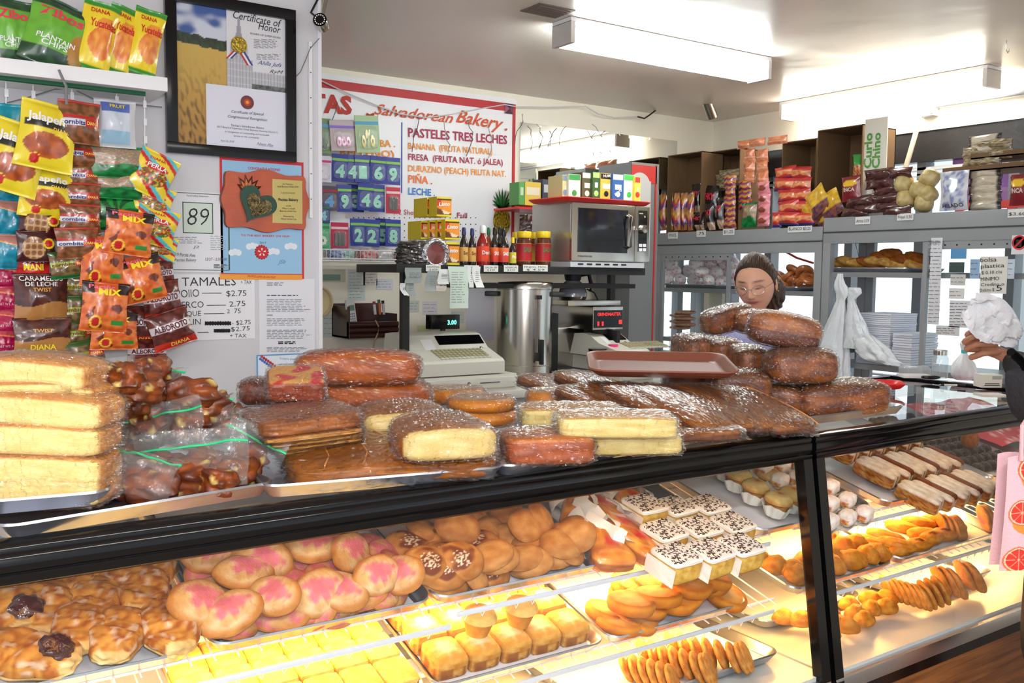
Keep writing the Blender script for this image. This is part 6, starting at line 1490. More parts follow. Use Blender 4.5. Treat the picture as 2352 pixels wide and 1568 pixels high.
BG = [
 ('yellow jalapeno chip bag at the top of its strip', 108, 314, 112, 150, -0.16, 'jal', 2.99), ('yellow jalapeno chip bag hanging lower beside the teal bag', 36, 362, 110, 160, -0.28, 'jal', 3.02), ('small yellow jalapeno chip bag under the top one', 105, 442, 100, 115, -0.1, 'jal', 3.04),
 ('tall teal and red striped snack bag at the picture edge', 8, 320, 75, 160, 0, 'tealbig', 3.05), ('teal candy bag just below the striped one', 18, 430, 62, 62, -0.05, 'teal', 3.08), ('teal candy bag second down at the edge', 18, 500, 60, 75, 0, 'teal', 3.08), ('teal candy bag lowest of the teal column', 20, 578, 66, 78, 0, 'teal', 3.06),
 ('magenta candy bag topmost of the magenta column', 20, 635, 62, 62, 0, 'mag', 3.08), ('magenta candy bag second of the column', 18, 688, 58, 60, 0, 'mag', 3.07), ('magenta candy bag third of the column', 18, 738, 58, 56, 0, 'mag', 3.07), ('magenta candy bag lowest of the column', 18, 785, 58, 56, 0, 'mag', 3.06),
 ('dark red bag of round peanuts, upper', 92, 512, 82, 72, -0.1, 'mani', 3.05), ('dark red bag of round peanuts, lower', 84, 566, 76, 70, 0, 'mani', 3.04), ('bright red peanut bag hanging upside down', 76, 617, 64, 62, 0, 'redmani', 3.06),
 ('brown milk candy bag, upper', 95, 688, 104, 118, 0, 'caram', 3.04), ('brown milk candy bag hanging upside down', 98, 772, 110, 82, 0, 'caram2', 3.02), ('brown milk candy bag lowest behind the cake slices', 105, 822, 98, 50, 0, 'caram', 3.07),
 ('corn snack bag at the top of its strip', 182, 282, 82, 96, -0.04, 'corn', 2.99), ('corn snack bag second down its strip', 180, 352, 74, 66, 0.02, 'corn', 3.04), ('corn snack bag third down its strip', 184, 402, 74, 66, 0, 'corn', 3.05), ('corn snack bag fourth down its strip', 186, 452, 76, 62, 0, 'corn', 3.04), ('corn snack bag fifth down its strip', 184, 503, 80, 66, 0, 'corn', 3.02), ('corn snack bag sixth down its strip', 178, 558, 84, 70, 0.05, 'corn', 3.01), ('green edged corn snack bag tilted under the brown ones', 160, 607, 78, 62, 0.12, 'corng', 3.03),
 ('green edged corn snack bag beside the upper milk candy', 176, 660, 72, 66, 0, 'corng', 3.06), ('green edged corn snack bag second in the lower strip', 180, 712, 72, 66, 0.03, 'corng', 3.05), ('green edged corn snack bag third in the lower strip', 184, 765, 76, 62, 0.02, 'corng', 3.04), ('green edged corn snack bag lowest near the zip bags', 192, 815, 84, 66, 0.15, 'corng', 3.02),
 ('clear bag with a blue candy card', 265, 285, 80, 105, 0, 'blue', 3.02), ('green hard candy bag under the blue card', 268, 372, 104, 72, 0, 'green', 3.04), ('green hard candy bag second below the blue card', 268, 425, 104, 62, 0, 'green', 3.05), ('green swirl printed candy bag above the orange mixes', 270, 492, 108, 72, 0, 'swirl', 3.06),
 ('striped jelly bean bag topmost', 352, 400, 82, 100, -0.42, 'stripe', 3.04), ('striped jelly bean bag second', 352, 462, 78, 74, -0.3, 'stripe', 3.06), ('striped jelly bean bag third', 358, 520, 84, 84, -0.25, 'stripe', 3.05), ('striped jelly bean bag lowest', 362, 568, 78, 56, -0.2, 'stripe', 3.07),
 ('orange snack mix bag topmost and facing front', 295, 535, 96, 100, -0.12, 'mix', 2.98), ('orange snack mix bag overlapped by the topmost', 235, 600, 88, 112, 0.0, 'mix', 3.01), ('orange snack mix bag tilted beside the red corn clusters', 325, 640, 88, 104, 0.22, 'mix', 3.02), ('orange snack mix bag in the middle of the bunch', 240, 705, 92, 112, -0.1, 'mix', 2.99), ('orange snack mix bag lowest in the bunch', 262, 760, 94, 84, -0.02, 'mix', 3.01),
 ('red corn cluster bag topmost beside the mix', 366, 632, 60, 66, 0.12, 'alb', 3.07), ('red corn cluster bag second by the tamale prices', 372, 690, 80, 88, 0.14, 'alb', 3.05), ('red corn cluster bag swung out over the prices', 392, 755, 88, 84, 0.32, 'alb', 3.03), ('red corn cluster bag half hidden by the orange mix', 328, 745, 74, 84, 0.0, 'alb', 3.07), ('red corn cluster bag lowest above the zip bags', 338, 810, 80, 62, 0.0, 'alb', 3.05),
]
for i, (lb, x, y, w, h, a, stl, Y_) in enumerate(BG): snack(lb, x, y, w, h, a, stl, Y_, i+10)
for i, (lb, x, y0, y1) in enumerate((('hanging strip of the jalapeno chip bags', 76, 186, 700), ('hanging strip of the corn snack bags', 165, 190, 640), ('hanging strip of the blue candy card', 268, 200, 520), ('hanging strip of the striped jelly bean bags', 332, 210, 700), ('hanging strip next to the picture edge', 14, 182, 780))):
    f = MB(); a, b = P(x, y0, Y=3.09), P(x, y1, Y=3.10); f.tube([a, b], 0.0022, M_WHITE, seg=6)
    k = 0
    while a.z-0.05-k*0.055 > b.z: z_ = a.z-0.05-k*0.055; f.box(a.x-0.005, a.x+0.005, 3.088, 3.094, z_, z_+0.022, M_WHITE); k += 1
    o = f.build('clip_strip', None, True); tag(o, 'white '+lb, 'display strip', 'clip strips')
f = MB(); f.tube([P(*q, Y=3.12) for q in ((0, 240), (60, 225), (125, 205), (165, 203), (225, 232), (372, 246))], 0.002, mat('grey_wire', C(120, 120, 124), rough=0.5), seg=6); o = f.build('wire', None, True); tag(o, 'grey wire sagging across the wall below the shelf', 'wire')
f = MB(); f.tube([P(*q, Y=2.93) for q in ((135, 160), (140, 172), (152, 198), (153, 240))], 0.004, mat('grey_wire', C(120, 120, 124)), seg=6); o = f.build('cable_tie', None, True); tag(o, 'dark grey twisted tie hanging over the shelf edge', 'tie')
f = MB(); f.tube([P(*q, Y=YL-0.01) for q in ((676, 180), (690, 165), (703, 135), (712, 112), (733, 88))], 0.0016, mat('grey_wire', C(120, 120, 124)), seg=6); o = f.build('wire', None, True); tag(o, 'thin grey wire running from frame up to the camera', 'wire')
# dome camera on the pillar top
CAM1 = thing('security_camera', 'round security camera with ring of small lights at pillar top', 'camera', frame(P(735, 46, Y=3.08), (0.83, -0.56, 0), (0.1, 0.1, 1)))
f = MB(); rot = Matrix.Rotation(R(90), 4, 'X')
f.lathe([(0.0, -0.005), (0.018, -0.003), (0.0235, 0.004), (0.025, 0.0), (0.0252, -0.03), (0.024, -0.05), (0.0, -0.052)], M_STEEL, seg=28, M=rot); f.build('housing', CAM1)
f = MB(); f.lathe([(0.0, 0.0045), (0.0205, 0.0045), (0.021, 0)], M_BLK, seg=24, M=rot)
f.build('lens_face', CAM1)
f = MB()
for k in range(14): t = 2*pi*k/14; f.lathe([(0.0, 0.0065), (0.0022, 0.006), (0.0024, 0.004)], M_WHITE, seg=8, M=rot @ Matrix.Translation((0.0165*cos(t), 0.0165*sin(t), 0)))
f.build('led_ring', CAM1)
f = MB(); f.tube([(0, 0.03, 0.02), (0, 0.05, 0.06), (0.01, 0.06, 0.12)], 0.008, M_STEEL); f.tube([(-0.01, 0.05, 0.02), (-0.05, 0.08, 0.06), (-0.03, 0.1, 0.12)], 0.004, M_BLKM); f.build('bracket', CAM1)
# ------------------------------------------------------------ painted menu board on the back wall
YBS = YB-0.04; BWP = Pl(Y=YBS); BW = Pl(Y=YB)
SG = root_at('menu_board', 'large white hand painted menu board with red border and pineapple', 'sign', BWP.p(1000, 400))
xl = BWP.p(560, 300).x; xr = BWP.p(1183, 300).x; zt = BWP.p(1181, 240).z; zb = BWP.p(1183, 590).z
f = MB(); f.box(xl, xr, YBS, YB-0.002, zb, zt, mat('sign_white', C(236, 236, 240), rough=0.35)); kid(f, 'board', SG)
f = MB(); f.box(xl, xr, YBS-0.004, YBS-0.0005, zt-0.045, zt, M_CARD, C(186, 44, 52)); f.box(xr-0.02, xr, YBS-0.004, YBS-0.0005, zb+0.10, zt-0.045, M_CARD, C(186, 44, 52)); kid(f, 'red_border', SG)
f = MB(); f.box(xl, xr+0.004, YBS-0.01, YB-0.002, zt, zt+0.03, M_WHITE); kid(f, 'top_trim', SG)
f = MB(); cx_, cz_ = BWP.st(1168, 250); 
for k in range(4):
    a = [(1, 0), (0, 1), (-1, 0), (0, -1)]; p0, p1 = a[k], a[(k+1) % 4]; s = 0.03
    f.quad(BWP.w(cx_, cz_, 0.012), BWP.w(cx_+s*(p0[0]+p0[1]), cz_+s*(p0[1]-p0[0]), 0.006), BWP.w(cx_+s*(p0[0]*1.0+p1[0])*1, cz_+s*(p0[1]+p1[1]), 0.006), BWP.w(cx_+s*(p1[0]+p1[1]), cz_+s*(p1[1]-p1[0]), 0.006), M_CARD, [C(120, 50, 80), C(90, 36, 64), C(150, 80, 110), C(70, 30, 50)][k])
kid(f, 'corner_star', SG)
ORC = C(206, 84, 40); MAR = C(170, 40, 74); ORA = C(240, 150, 50); BLU = C(50, 130, 200); RDD = C(190, 50, 40)
f = MB()
ptext(f, BWP, 'PACITAS', (592, 246), (808, 262), 40, RDD, bold=0.045); 
for t, a, b, h, cc, bo, sh_ in (('Salvadorean', (858, 262), (1040, 283), 24, ORC, 0.012, 0.45), ('Bakery .', (1046, 280), (1164, 300), 28, ORC, 0.015, 0.45), ('REGULAR', (693, 301), (815, 308), 20, MAR, 0.03, 0), ('FRAMBUESA. BA .', (740, 333), (907, 338), 16, ORA, 0.02, 0), ('RELLENO)', (780, 357), (905, 362), 16, ORA, 0.02, 0),
    ('PASTELES TRES LECHES', (937, 314), (1164, 331), 20, MAR, 0.02, 0), ('BANANA  (FRUTA NATURAL)', (937, 342), (1130, 355), 14, ORA, 0.015, 0), ('FRESA  (FRUTA NAT. ó JALEA)', (937, 367), (1154, 380), 14, MAR, 0.015, 0), ('DURAZNO (PEACH) FRUTA NAT.', (937, 393), (1161, 406), 14, ORA, 0.015, 0),
    ('PIÑA .', (937, 419), (992, 423), 17, C(236, 120, 50), 0.02, 0), ('LECHE .', (937, 446), (998, 450), 15, BLU, 0.02, 0), ('1/2 Shet | 10x12', (905, 492), (1003, 496), 12, MAR, 0.0, 0), ('Full', (1049, 500), (1072, 501), 12, MAR, 0.01, 0)):
    ptext(f, BWP, t, a, b, h, cc, bold=bo, shear=sh_)
f.tube([BWP.p(*q, 0.004) for q in ((842, 262), (850, 266), (858, 262))], 0.008, M_INK, ORC, 6)
kid(f, 'painted_lettering', SG)['kind'] = 'stuff'
f = MB(); prect(f, BWP, 921, 281, 924, 443, M_INK, C(60, 90, 180), 0.002, 0.001); kid(f, 'blue_line', SG)
f = MB(); q0 = BWP.p(1152, 508)
def pine(u, v):
    a = 2*pi*u; r_ = v; return Vector((q0.x+0.062*r_*cos(a), YBS-0.004, q0.z+0.085*r_*sin(a)))
f.grid(pine, 40, 12, M_CARD, colfn=lambda u, v: C(200, 166, 40) if (abs(sin(u*2*pi*4+v*9)) > 0.35 and abs(sin(u*2*pi*4-v*9)) > 0.35) else C(70, 80, 30))
for k in range(11):
    a = R(-72+14.4*k); L_ = 0.075+0.04*cos(a*1.4); b0 = q0+Vector((0.02*sin(a), -0.006, 0.075)); tip = b0+Vector((L_*sin(a)*0.8, 0, L_*cos(a)*1.1)); n_ = Vector((cos(a), 0, -sin(a)))*0.009; m_ = b0.lerp(tip, 0.5)+Vector((0, 0, 0.008))
    f.add([b0-n_*0.6, b0+n_*0.6, m_+n_*0.8, tip, m_-n_*0.8], [(0, 1, 2, 4), (4, 2, 3)], M_CARD, C(20, 80, 40) if k % 2 else C(50, 120, 60))
kid(f, 'painted_pineapple', SG)
f = MB()
for i in range(26):
    for j in range(7):
        x, y = 812+13*i*0.9, 500+15*j
        if x > 1100: continue
        q_ = BWP.p(x, y, 0.001); f.box(q_.x-0.003, q_.x+0.003, q_.y-0.001, q_.y, q_.z-0.003, q_.z+0.003, M_DGREY)
kid(f, 'peg_hole', SG)['kind'] = 'stuff'

# mirror
MR = root_at('wall_mirror', 'frameless wall mirror beside the menu board reflecting the lamps', 'mirror', BW.p(1370, 400))
mxl, mxr = BW.p(1192, 400).x, BW.p(1551, 400).x; mzt = BW.p(1551, 324).z; mzb = BW.p(1300, 610).z
mzm = BW.p(1551, 438).z; M_MIR = mat('mirror_silver', C(225, 230, 228), rough=0.02, metal=1.0)
f = MB(); f.box(mxl, mxr, YB-0.012, YB-0.002, mzm, mzt, M_MIR); kid(f, 'mirror_glass', MR)
f = MB(); f.box(mxl, BW.p(1440, 500).x, YB-0.012, YB-0.002, mzb, mzm-0.002, M_MIR); kid(f, 'mirror_glass', MR)
f = MB()
for x, y in ((1448, 313), (1494, 318), (1240, 290)): q_ = BW.p(x, y, 0.014); f.box(q_.x-0.008, q_.x+0.008, q_.y-0.004, q_.y+0.004, q_.z-0.012, q_.z+0.006, M_STEEL)
kid(f, 'mirror_clip', MR)
# wires and ceiling string
def wirepx(label, pts, Y, r_=0.0035, col=C(206, 206, 208), X=None, name='wire'):
    f = MB(); f.tube([P(*q, Y=Y) if X is None else P(*q, X=X) for q in pts], r_, mat('wire%d' % int(col[0]*99), col, rough=0.5), seg=6); o = f.build(name, None, True); return tag(o, label, 'wire')
wirepx('white light cord pinned above the menu board to the mirror', [(733, 183), (800, 215), (860, 240), (920, 262), (980, 270), (1040, 262), (1100, 250), (1160, 240), (1185, 245), (1260, 246), (1345, 244), (1375, 262), (1410, 270), (1465, 268)], YB-0.06)
wirepx('black cord with connector leading to the small spot camera', [(1465, 268), (1480, 272), (1492, 264), (1510, 250), (1550, 245), (1590, 233), (1620, 235)], YB-0.1, 0.005, C(30, 30, 32))
wr_ = random.Random(8)
for i, (x, y) in enumerate(((775, 235), (868, 262), (963, 270), (1020, 280), (1075, 275), (1120, 285), (1200, 262), (1232, 285), (1262, 300), (1300, 290), (1390, 300), (1360, 285))):
    pts = [(x, y)]
    for k in range(5): pts.append((pts[-1][0]+wr_.uniform(-9, 11), pts[-1][1]+wr_.uniform(6, 22)))
    wirepx(f"thin drooping twig light strand, {ORD[i]} along the cord from the pillar", pts, YB-0.06, 0.0022, C(150, 150, 150) if i % 2 else C(90, 90, 92), name='light_strand')
# spot camera from the ceiling
q_ = P(1630, 250, Y=YB-0.45)
SCm = thing('security_camera', 'small cylindrical security camera hanging near the room corner', 'camera', frame(q_, (0.83, -0.56, 0), (0, 0, 1)))
f = MB(); f.lathe([(0.0, -0.06), (0.034, -0.06), (0.034, 0.06), (0.028, 0.066), (0.0, 0.066)], M_STEEL, seg=20, M=Matrix.Rotation(R(-28), 4, 'Y') @ Matrix.Rotation(R(25), 4, 'X')); f.build('housing', SCm)
f = MB(); f.lathe([(0.0, -0.0625), (0.026, -0.0625), (0.027, -0.058)], M_BLK, seg=18, M=Matrix.Rotation(R(-28), 4, 'Y') @ Matrix.Rotation(R(25), 4, 'X')); f.build('lens', SCm)
f = MB(); f.tube([(0, 0, 0.03), (0, 0, 0.12)], 0.008, M_WHITE); f.lathe([(0.0, 0.125), (0.03, 0.125), (0.03, 0.115), (0, 0.11)], M_WHITE, seg=16); f.build('ceiling_mount', SCm)
# ceiling hook, vent smudge, junction box and conduit
q_ = P(2312, 92, Z=ZC-0.001); f = MB(); f.tube([q_, q_+Vector((0, 0, -0.03)), q_+Vector((0.004, 0, -0.045)), q_+Vector((0.016, 0, -0.055)), q_+Vector((0.026, 0, -0.045)), q_+Vector((0.026, 0, -0.036))], 0.0022, M_STEEL, seg=6); o = f.build('ceiling_hook', None, True); tag(o, 'small metal hook screwed into the ceiling', 'hook')
q_ = P(1258, 26, Z=ZC-0.004); VN = thing('ceiling_vent', 'small brown grey vent plate on the ceiling behind the lamp', 'vent', TR(q_, 0)); f = MB(); f.box(-0.09, 0.09, -0.07, 0.07, 0, 0.004, mat('vent_paint', C(120, 106, 98), rough=0.5)); f.build('plate', VN, False)
for k in range(5): MB().box(-0.075, 0.075, -0.055+0.024*k, -0.045+0.024*k, -0.004, 0.0, MATS['vent_paint']).build('slat', VN, False)
RW = Pl(X=XR)
JB = thing('junction_box', 'grey square electrical junction box above the street window', 'electrical box', Matrix.Translation(RW.p(2132, 243, 0.03)))
f = MB(); f.box(-0.03, 0.028, -0.05, 0.05, -0.06, 0.06, mat('galvanised', C(196, 198, 204), rough=0.4, metal=0.5), bev=0.006); f.build('box', JB)
f = MB()
for (a, b) in ((-0.035, 0.035), (0.035, -0.035), (0.02, 0.0), (-0.04, -0.04)): f.lathe([(0.0, 0.008), (0.012, 0.006), (0.014, 0)], MATS['galvanised'], seg=12, M=Matrix.Translation((-0.03, a, b)) @ Matrix.Rotation(R(-90), 4, 'Y'))
f.build('cover_screw', JB)['kind'] = 'stuff'
f = MB(); f.tube([RW.p(2145, 243, 0.03), RW.p(2250, 228, 0.03), RW.p(2352, 212, 0.03), RW.p(2500, 190, 0.03)], 0.012, MATS['galvanised'], seg=10); o = f.build('conduit', None, True); tag(o, 'metal conduit pipe running along the wall from the box', 'pipe')
f = MB(); f.tube([RW.p(2118, 250, 0.05), RW.p(2105, 300, 0.06), RW.p(2092, 345, 0.07), RW.p(2080, 385, 0.08)], 0.014, mat('tan_cable', C(206, 198, 176), rough=0.5), seg=8); o = f.build('cable', None, True); tag(o, 'thick cream cable dropping from the junction box', 'cable')

# ------------------------------------------------------------ back counter and black rack
BC = P(1200, 885, Y=4.0).z
f = MB(); f.box(XP+0.3, P(1443, 600, Y=4.35).x, 3.85, YB-0.01, BC-0.04, BC, mat('counter_top', C(214, 212, 206), rough=0.35), bev=0.004); 
CT = thing('back_counter', 'long pale work counter along the back wall under the rack', 'counter', (2.6, 4.3, 0)); kid(f, 'worktop', CT, True)
f = MB(); f.box(XP+0.34, P(1442, 600, Y=4.35).x, 3.9, YB-0.01, 0, BC-0.04, mat('counter_body', C(196, 196, 196), rough=0.5)); kid(f, 'cabinet_body', CT)
YS_ = 3.92; SHZ = P(1200, 611, Y=YS_).z; RP = Pl(Y=YS_)
RK = thing('black_rack', 'black metal rack shelf carrying sauces, coffee boxes and microwave', 'shelf', (P(920, 615, Y=YS_).x, YS_, 0))
x0_, x1_ = P(911, 620, Y=YS_).x, P(1482, 620, Y=YS_).x
f = MB(); f.box(x0_, x1_, YS_, YS_+0.45, SHZ-0.04, SHZ, M_BLKM, bev=0.003); kid(f, 'upper_shelf', RK, True)
z2 = P(1200, 640, Y=YS_+0.1).z
f = MB(); f.box(P(1100, 640, Y=YS_).x, x1_, YS_+0.08, YS_+0.42, z2-0.05, z2-0.025, M_BLKM); kid(f, 'lower_bar', RK)
for x in (933, 1408):
    y_ = YS_+0.02 if x < 1000 else YS_+0.40
    xx = P(x, 640, Y=y_).x; f = MB(); f.box(xx-0.018, xx+0.018, y_, y_+0.035, BC, SHZ-0.04, M_BLKM); kid(f, 'post', RK)
f = MB(); xm0, xm1 = P(1305, 600, Y=YS_).x, P(1474, 600, Y=YS_).x; f.box(xm0, xm1, YS_-0.02, YS_+0.4, SHZ, SHZ+0.028, mat('vent_strip', C(190, 194, 198), rough=0.4))
for k in range(6): f.box(xm0+0.05+0.06*k, xm0+0.085+0.06*k, YS_-0.022, YS_-0.019, SHZ+0.012, SHZ+0.02, M_BLKM)
kid(f, 'grey_riser', RK)

# shelf price tags and receipts hanging from the rack
TP = Pl(Y=YS_-0.004)
tw = ['SOPITAS', 'CHORIPAN', 'SALSA .89', 'AZABACHE', 'FRIJOL MOL', 'ENCURTIDO', 'SALSITA 2.25']
for i, (x0t, x1t, y0t) in enumerate(((978, 1012, 608), (1066, 1100, 609), (1111, 1144, 609), (1157, 1190, 609), (1201, 1258, 608))):
    r = root_at('price_tag', f"handwritten white shelf price tag, {ORD[i]} from the receipts under the sauces", 'price tag', TP.p((x0t+x1t)/2, y0t+8), 'rack price tags')
    f = MB(); prect(f, TP, x0t, y0t, x1t, y0t+15, M_PAPER, C(226, 228, 222), 0.0, 0.001); kid(f, 'card', r)
    f = MB(); ptext(f, TP, tw[i], (x0t+3, y0t+7), (x1t-3, y0t+7), 4, INK, 0.002); ptext(f, TP, '$ 4.59', (x0t+8, y0t+13), (x1t-8, y0t+13), 4, INK, 0.002); kid(f, 'lettering', r)
RC = [('short grey receipt folded over the rack end', 932, 615, 970, 650, C(150, 158, 156)), ('long grey receipt hanging down the black post', 931, 640, 952, 680, C(150, 158, 156)), ('tiny curled white slip beside the post', 918, 650, 930, 678, C(220, 220, 218)), ('grey receipt hanging beneath the second tag', 980, 622, 1006, 668, C(150, 158, 156)),
      ('curled white receipt in the bunch', 1006, 618, 1032, 652, C(226, 228, 226)), ('long pale green receipt nearly reaching the register', 1029, 612, 1072, 708, C(206, 222, 210)), ('tan receipt twisted behind the pale green one', 1002, 645, 1026, 668, C(200, 190, 180)), ('narrow white receipt right of the pale green one', 1073, 612, 1084, 660, C(224, 226, 224)), ('white receipt bent over the rack edge', 1084, 612, 1103, 660, C(230, 232, 230))]
for i, (lb, xa_, ya_, xb_, yb_, cc) in enumerate(RC):
    pl_ = Pl(Y=YS_-0.012-0.004*(i % 3)); A, B = pl_.st(xa_, yb_), pl_.st(xb_, ya_)
    r = root_at('receipt', lb, 'receipt', pl_.p((xa_+xb_)/2, ya_), 'receipts clipped to the rack')
    f = MB(); sk = 0.012*(i % 3-1)
    f.grid(lambda u, v: pl_.w(A[0]+(B[0]-A[0])*u+sk*(1-v)+0.004*sin(v*5+i), B[1]+(A[1]-B[1])*(1-v), 0.006*sin(v*4+i)*(1-v)+0.010*(1-v)**3), 5, 14, M_PAPER, col=cc); kid(f, 'slip', r, True)
    f = MB(); lines(f, pl_, xa_+4, ya_+10, xb_-4, yb_-12, max(3, int((yb_-ya_)/7)), C(120, 130, 130), 0.017, 20+i, 1.2); kid(f, 'print', r)['kind'] = 'stuff'

# coffee boxes
def boxfront(mb, pl, x0b, y0b, x1b, y1b, depth, m, col, bev=0.0):
    a = pl.st(x0b, (y0b+y1b)/2)[0]; b = pl.st(x1b, (y0b+y1b)/2)[0]; za = pl.st((x0b+x1b)/2, y1b)[1]; zb_ = pl.st((x0b+x1b)/2, y0b)[1]
    mb.box(a, b, pl.Y, pl.Y+depth, za, zb_, m, col, bev=bev); return a, b, za, zb_
CP_ = [('topmost yellow coffee box with a cup printed on it', 1003, 452, 1037, 497, 0.02), ('brown backed coffee box behind the topmost', 981, 454, 1001, 497, 0.1), ('yellow coffee box in the middle row, front', 1022, 504, 1055, 550, 0.02), ('yellow coffee box in the middle row, second', 1004, 505, 1020, 549, 0.06), ('yellow coffee box in the middle row, third', 986, 506, 1002, 549, 0.08), ('yellow coffee box in the middle row, end', 967, 507, 984, 549, 0.1), ('lowest yellow coffee box beside the soy sauce', 1022, 556, 1055, 608, 0.02)]
for i, (lb, x0b, y0b, x1b, y1b, dy) in enumerate(CP_):
    pl_ = Pl(Y=YS_+0.06+dy); r = root_at('coffee_box', lb, 'box', pl_.p((x0b+x1b)/2, y1b), 'instant coffee boxes')
    f = MB(); boxfront(f, pl_, x0b, y0b, x1b, y1b, 0.14, M_CARD, C(236, 212, 44)); kid(f, 'carton', r)
    f = MB(); hh_ = y1b-y0b
    gridpic(f, pl_, x0b+0.5, y0b+hh_*0.1, x1b-0.5, y1b-hh_*0.1, 16, 16, lambda u, v: (C(60, 40, 26) if v > 0.9 else (C(226, 60, 40) if (u < 0.3 and v > 0.5) else (C(240, 150, 50) if v > 0.4-0.3*u else C(236, 220, 190) if math.hypot(u-0.65, (v-.25)*1.2) < 0.28 else C(110, 60, 30)))), 0.002)
    ptext(f, pl_, 'Listo', (x0b+4, y0b+hh_*0.45), (x1b-4, y0b+hh_*0.45), hh_*0.17, WH, 0.004, bold=0.03, shear=.2); kid(f, 'picture', r)
# bottles and jars
def bottle(label, x, ytop, ybot, wpx, kind, dy, i):
    b = P(x, ybot, Y=YS_+0.08+dy); b.z = SHZ; H = P(x, ytop, Y=YS_+0.08+dy).z-SHZ; w = pxm(wpx, b)/2
    r = thing('jar' if kind == 'jar' else 'sauce_bottle', label, 'jar' if kind == 'jar' else 'bottle', Matrix.Translation(b), 'jars with yellow lids' if kind == 'jar' else 'sauce bottles on the rack')
    if kind == 'jar':
        f = MB(); f.lathe([(0, 0), (w*0.95, 0.001), (w, 0.01), (w, H*0.72), (w*0.86, H*0.8)], mat('pickle_jar', C(96, 50, 30), rough=0.08, coat=1.0, var=0.6, vscale=25, vcol=C(190, 110, 70)), seg=24); f.build('glass_body', r)
        f = MB(); f.lathe([(w*0.88, H*0.78), (w*0.94, H*0.8), (w*0.94, H*0.94), (w*0.9, H*0.96), (0, H*0.965)], mat('yellow_lid', C(236, 200, 40), rough=0.35), seg=24); f.build('lid', r)
        f = MB(); f.lathe([(w*1.01, H*0.14), (w*1.015, H*0.15), (w*1.015, H*0.62), (w*1.01, H*0.63)], M_CARD, seg=24, cols=[C(240, 210, 60), C(240, 210, 60) if i % 2 else C(190, 36, 40), C(196, 44, 44) if i % 2 else C(150, 30, 36), C(240, 210, 60)]); 
        f.text('SALSA', -w*0.6, H*0.4, H*0.12, M_INK, C(60, 120, 60), fn=lambda a, z: Vector((w*1.03*sin(a/w), -w*1.03*cos(a/w), z)), w=w*1.3, bold=0.03); f.build('label_band', r)
    else:
        body, cap, lab = {'soy': (C(30, 22, 26), C(40, 50, 110), C(220, 170, 90)), 'ketchup': (C(150, 26, 20), C(236, 236, 236), C(226, 70, 40)), 'salsa': (C(26, 20, 22), C(20, 22, 24), C(220, 70, 50)), 'green': (C(150, 60, 30), C(20, 110, 60), C(230, 130, 80)), 'small': (C(40, 26, 24), C(236, 200, 40), C(210, 200, 60))}[kind]
        n_ = w*0.42
        f = MB(); f.lathe([(0, 0), (w*0.95, 0.001), (w, 0.008), (w, H*0.52), (w*0.92, H*0.60), (n_, H*0.76), (n_, H*0.86)], mat('bottle_'+kind, body, rough=0.08, coat=1.0), seg=20); f.build('bottle_body', r)
        f = MB(); f.lathe([(n_*1.2, H*0.8), (n_*1.25, H*0.81), (n_*1.15, H*0.97), (n_*0.8, H), (0, H)], mat('cap_'+kind, cap, rough=0.3), seg=16); f.build('cap', r)
        f = MB(); f.lathe([(w*1.01, H*0.1), (w*1.02, H*0.11), (w*1.02, H*0.25), (w*1.02, H*0.47), (w*1.01, H*0.48)], M_CARD, seg=20, cols=[lab, lab, lab, C(236, 120, 50) if kind == 'salsa' else lab, lab])
        f.text({'salsa': 'SASS', 'ketchup': 'Don', 'soy': 'Soy'}.get(kind, 'Pica'), -w*0.6, H*0.28, H*0.09, M_INK, WH if kind != 'soy' else C(90, 40, 30), fn=lambda a, z: Vector((w*1.035*sin(a/w), -w*1.035*cos(a/w), z)), w=w*1.3, bold=0.03); f.build('label_band', r)
BT_ = [('dark soy bottle with clear tip next to coffee boxes', 1065, 522, 608, 20, 'soy', 0), ('second dark soy bottle beside the ketchup', 1084, 524, 608, 19, 'soy', 0.01), ('red ketchup bottle with a white cap', 1108, 517, 610, 28, 'ketchup', 0), ('slim green capped bottle behind the ketchup', 1122, 522, 605, 16, 'green', 0.06), ('black sauce bottle with a red and orange label', 1136, 522, 607, 20, 'salsa', 0.02), ('wider black sauce bottle in front of pineapple', 1156, 524, 608, 24, 'salsa', 0), ('small yellow capped bottle beside the jars', 1177, 545, 608, 17, 'small', 0.02),
       ('black sauce bottle behind the wider one', 1147, 520, 600, 16, 'salsa', 0.12), ('brown jar with yellow lid nearest the sauce bottles', 1203, 528, 609, 36, 'jar', 0.03), ('slim brown jar behind the first two jars', 1228, 530, 605, 22, 'jar', 0.12), ('brown jar with a yellow and red label in the middle', 1247, 528, 609, 36, 'jar', 0.03), ('brown jar with yellow lid against the microwave', 1274, 531, 606, 24, 'jar', 0.08), ('brown jar standing behind by the menu board border', 1186, 530, 600, 22, 'jar', 0.16)]
for i, b_ in enumerate(BT_): bottle(*b_, i)
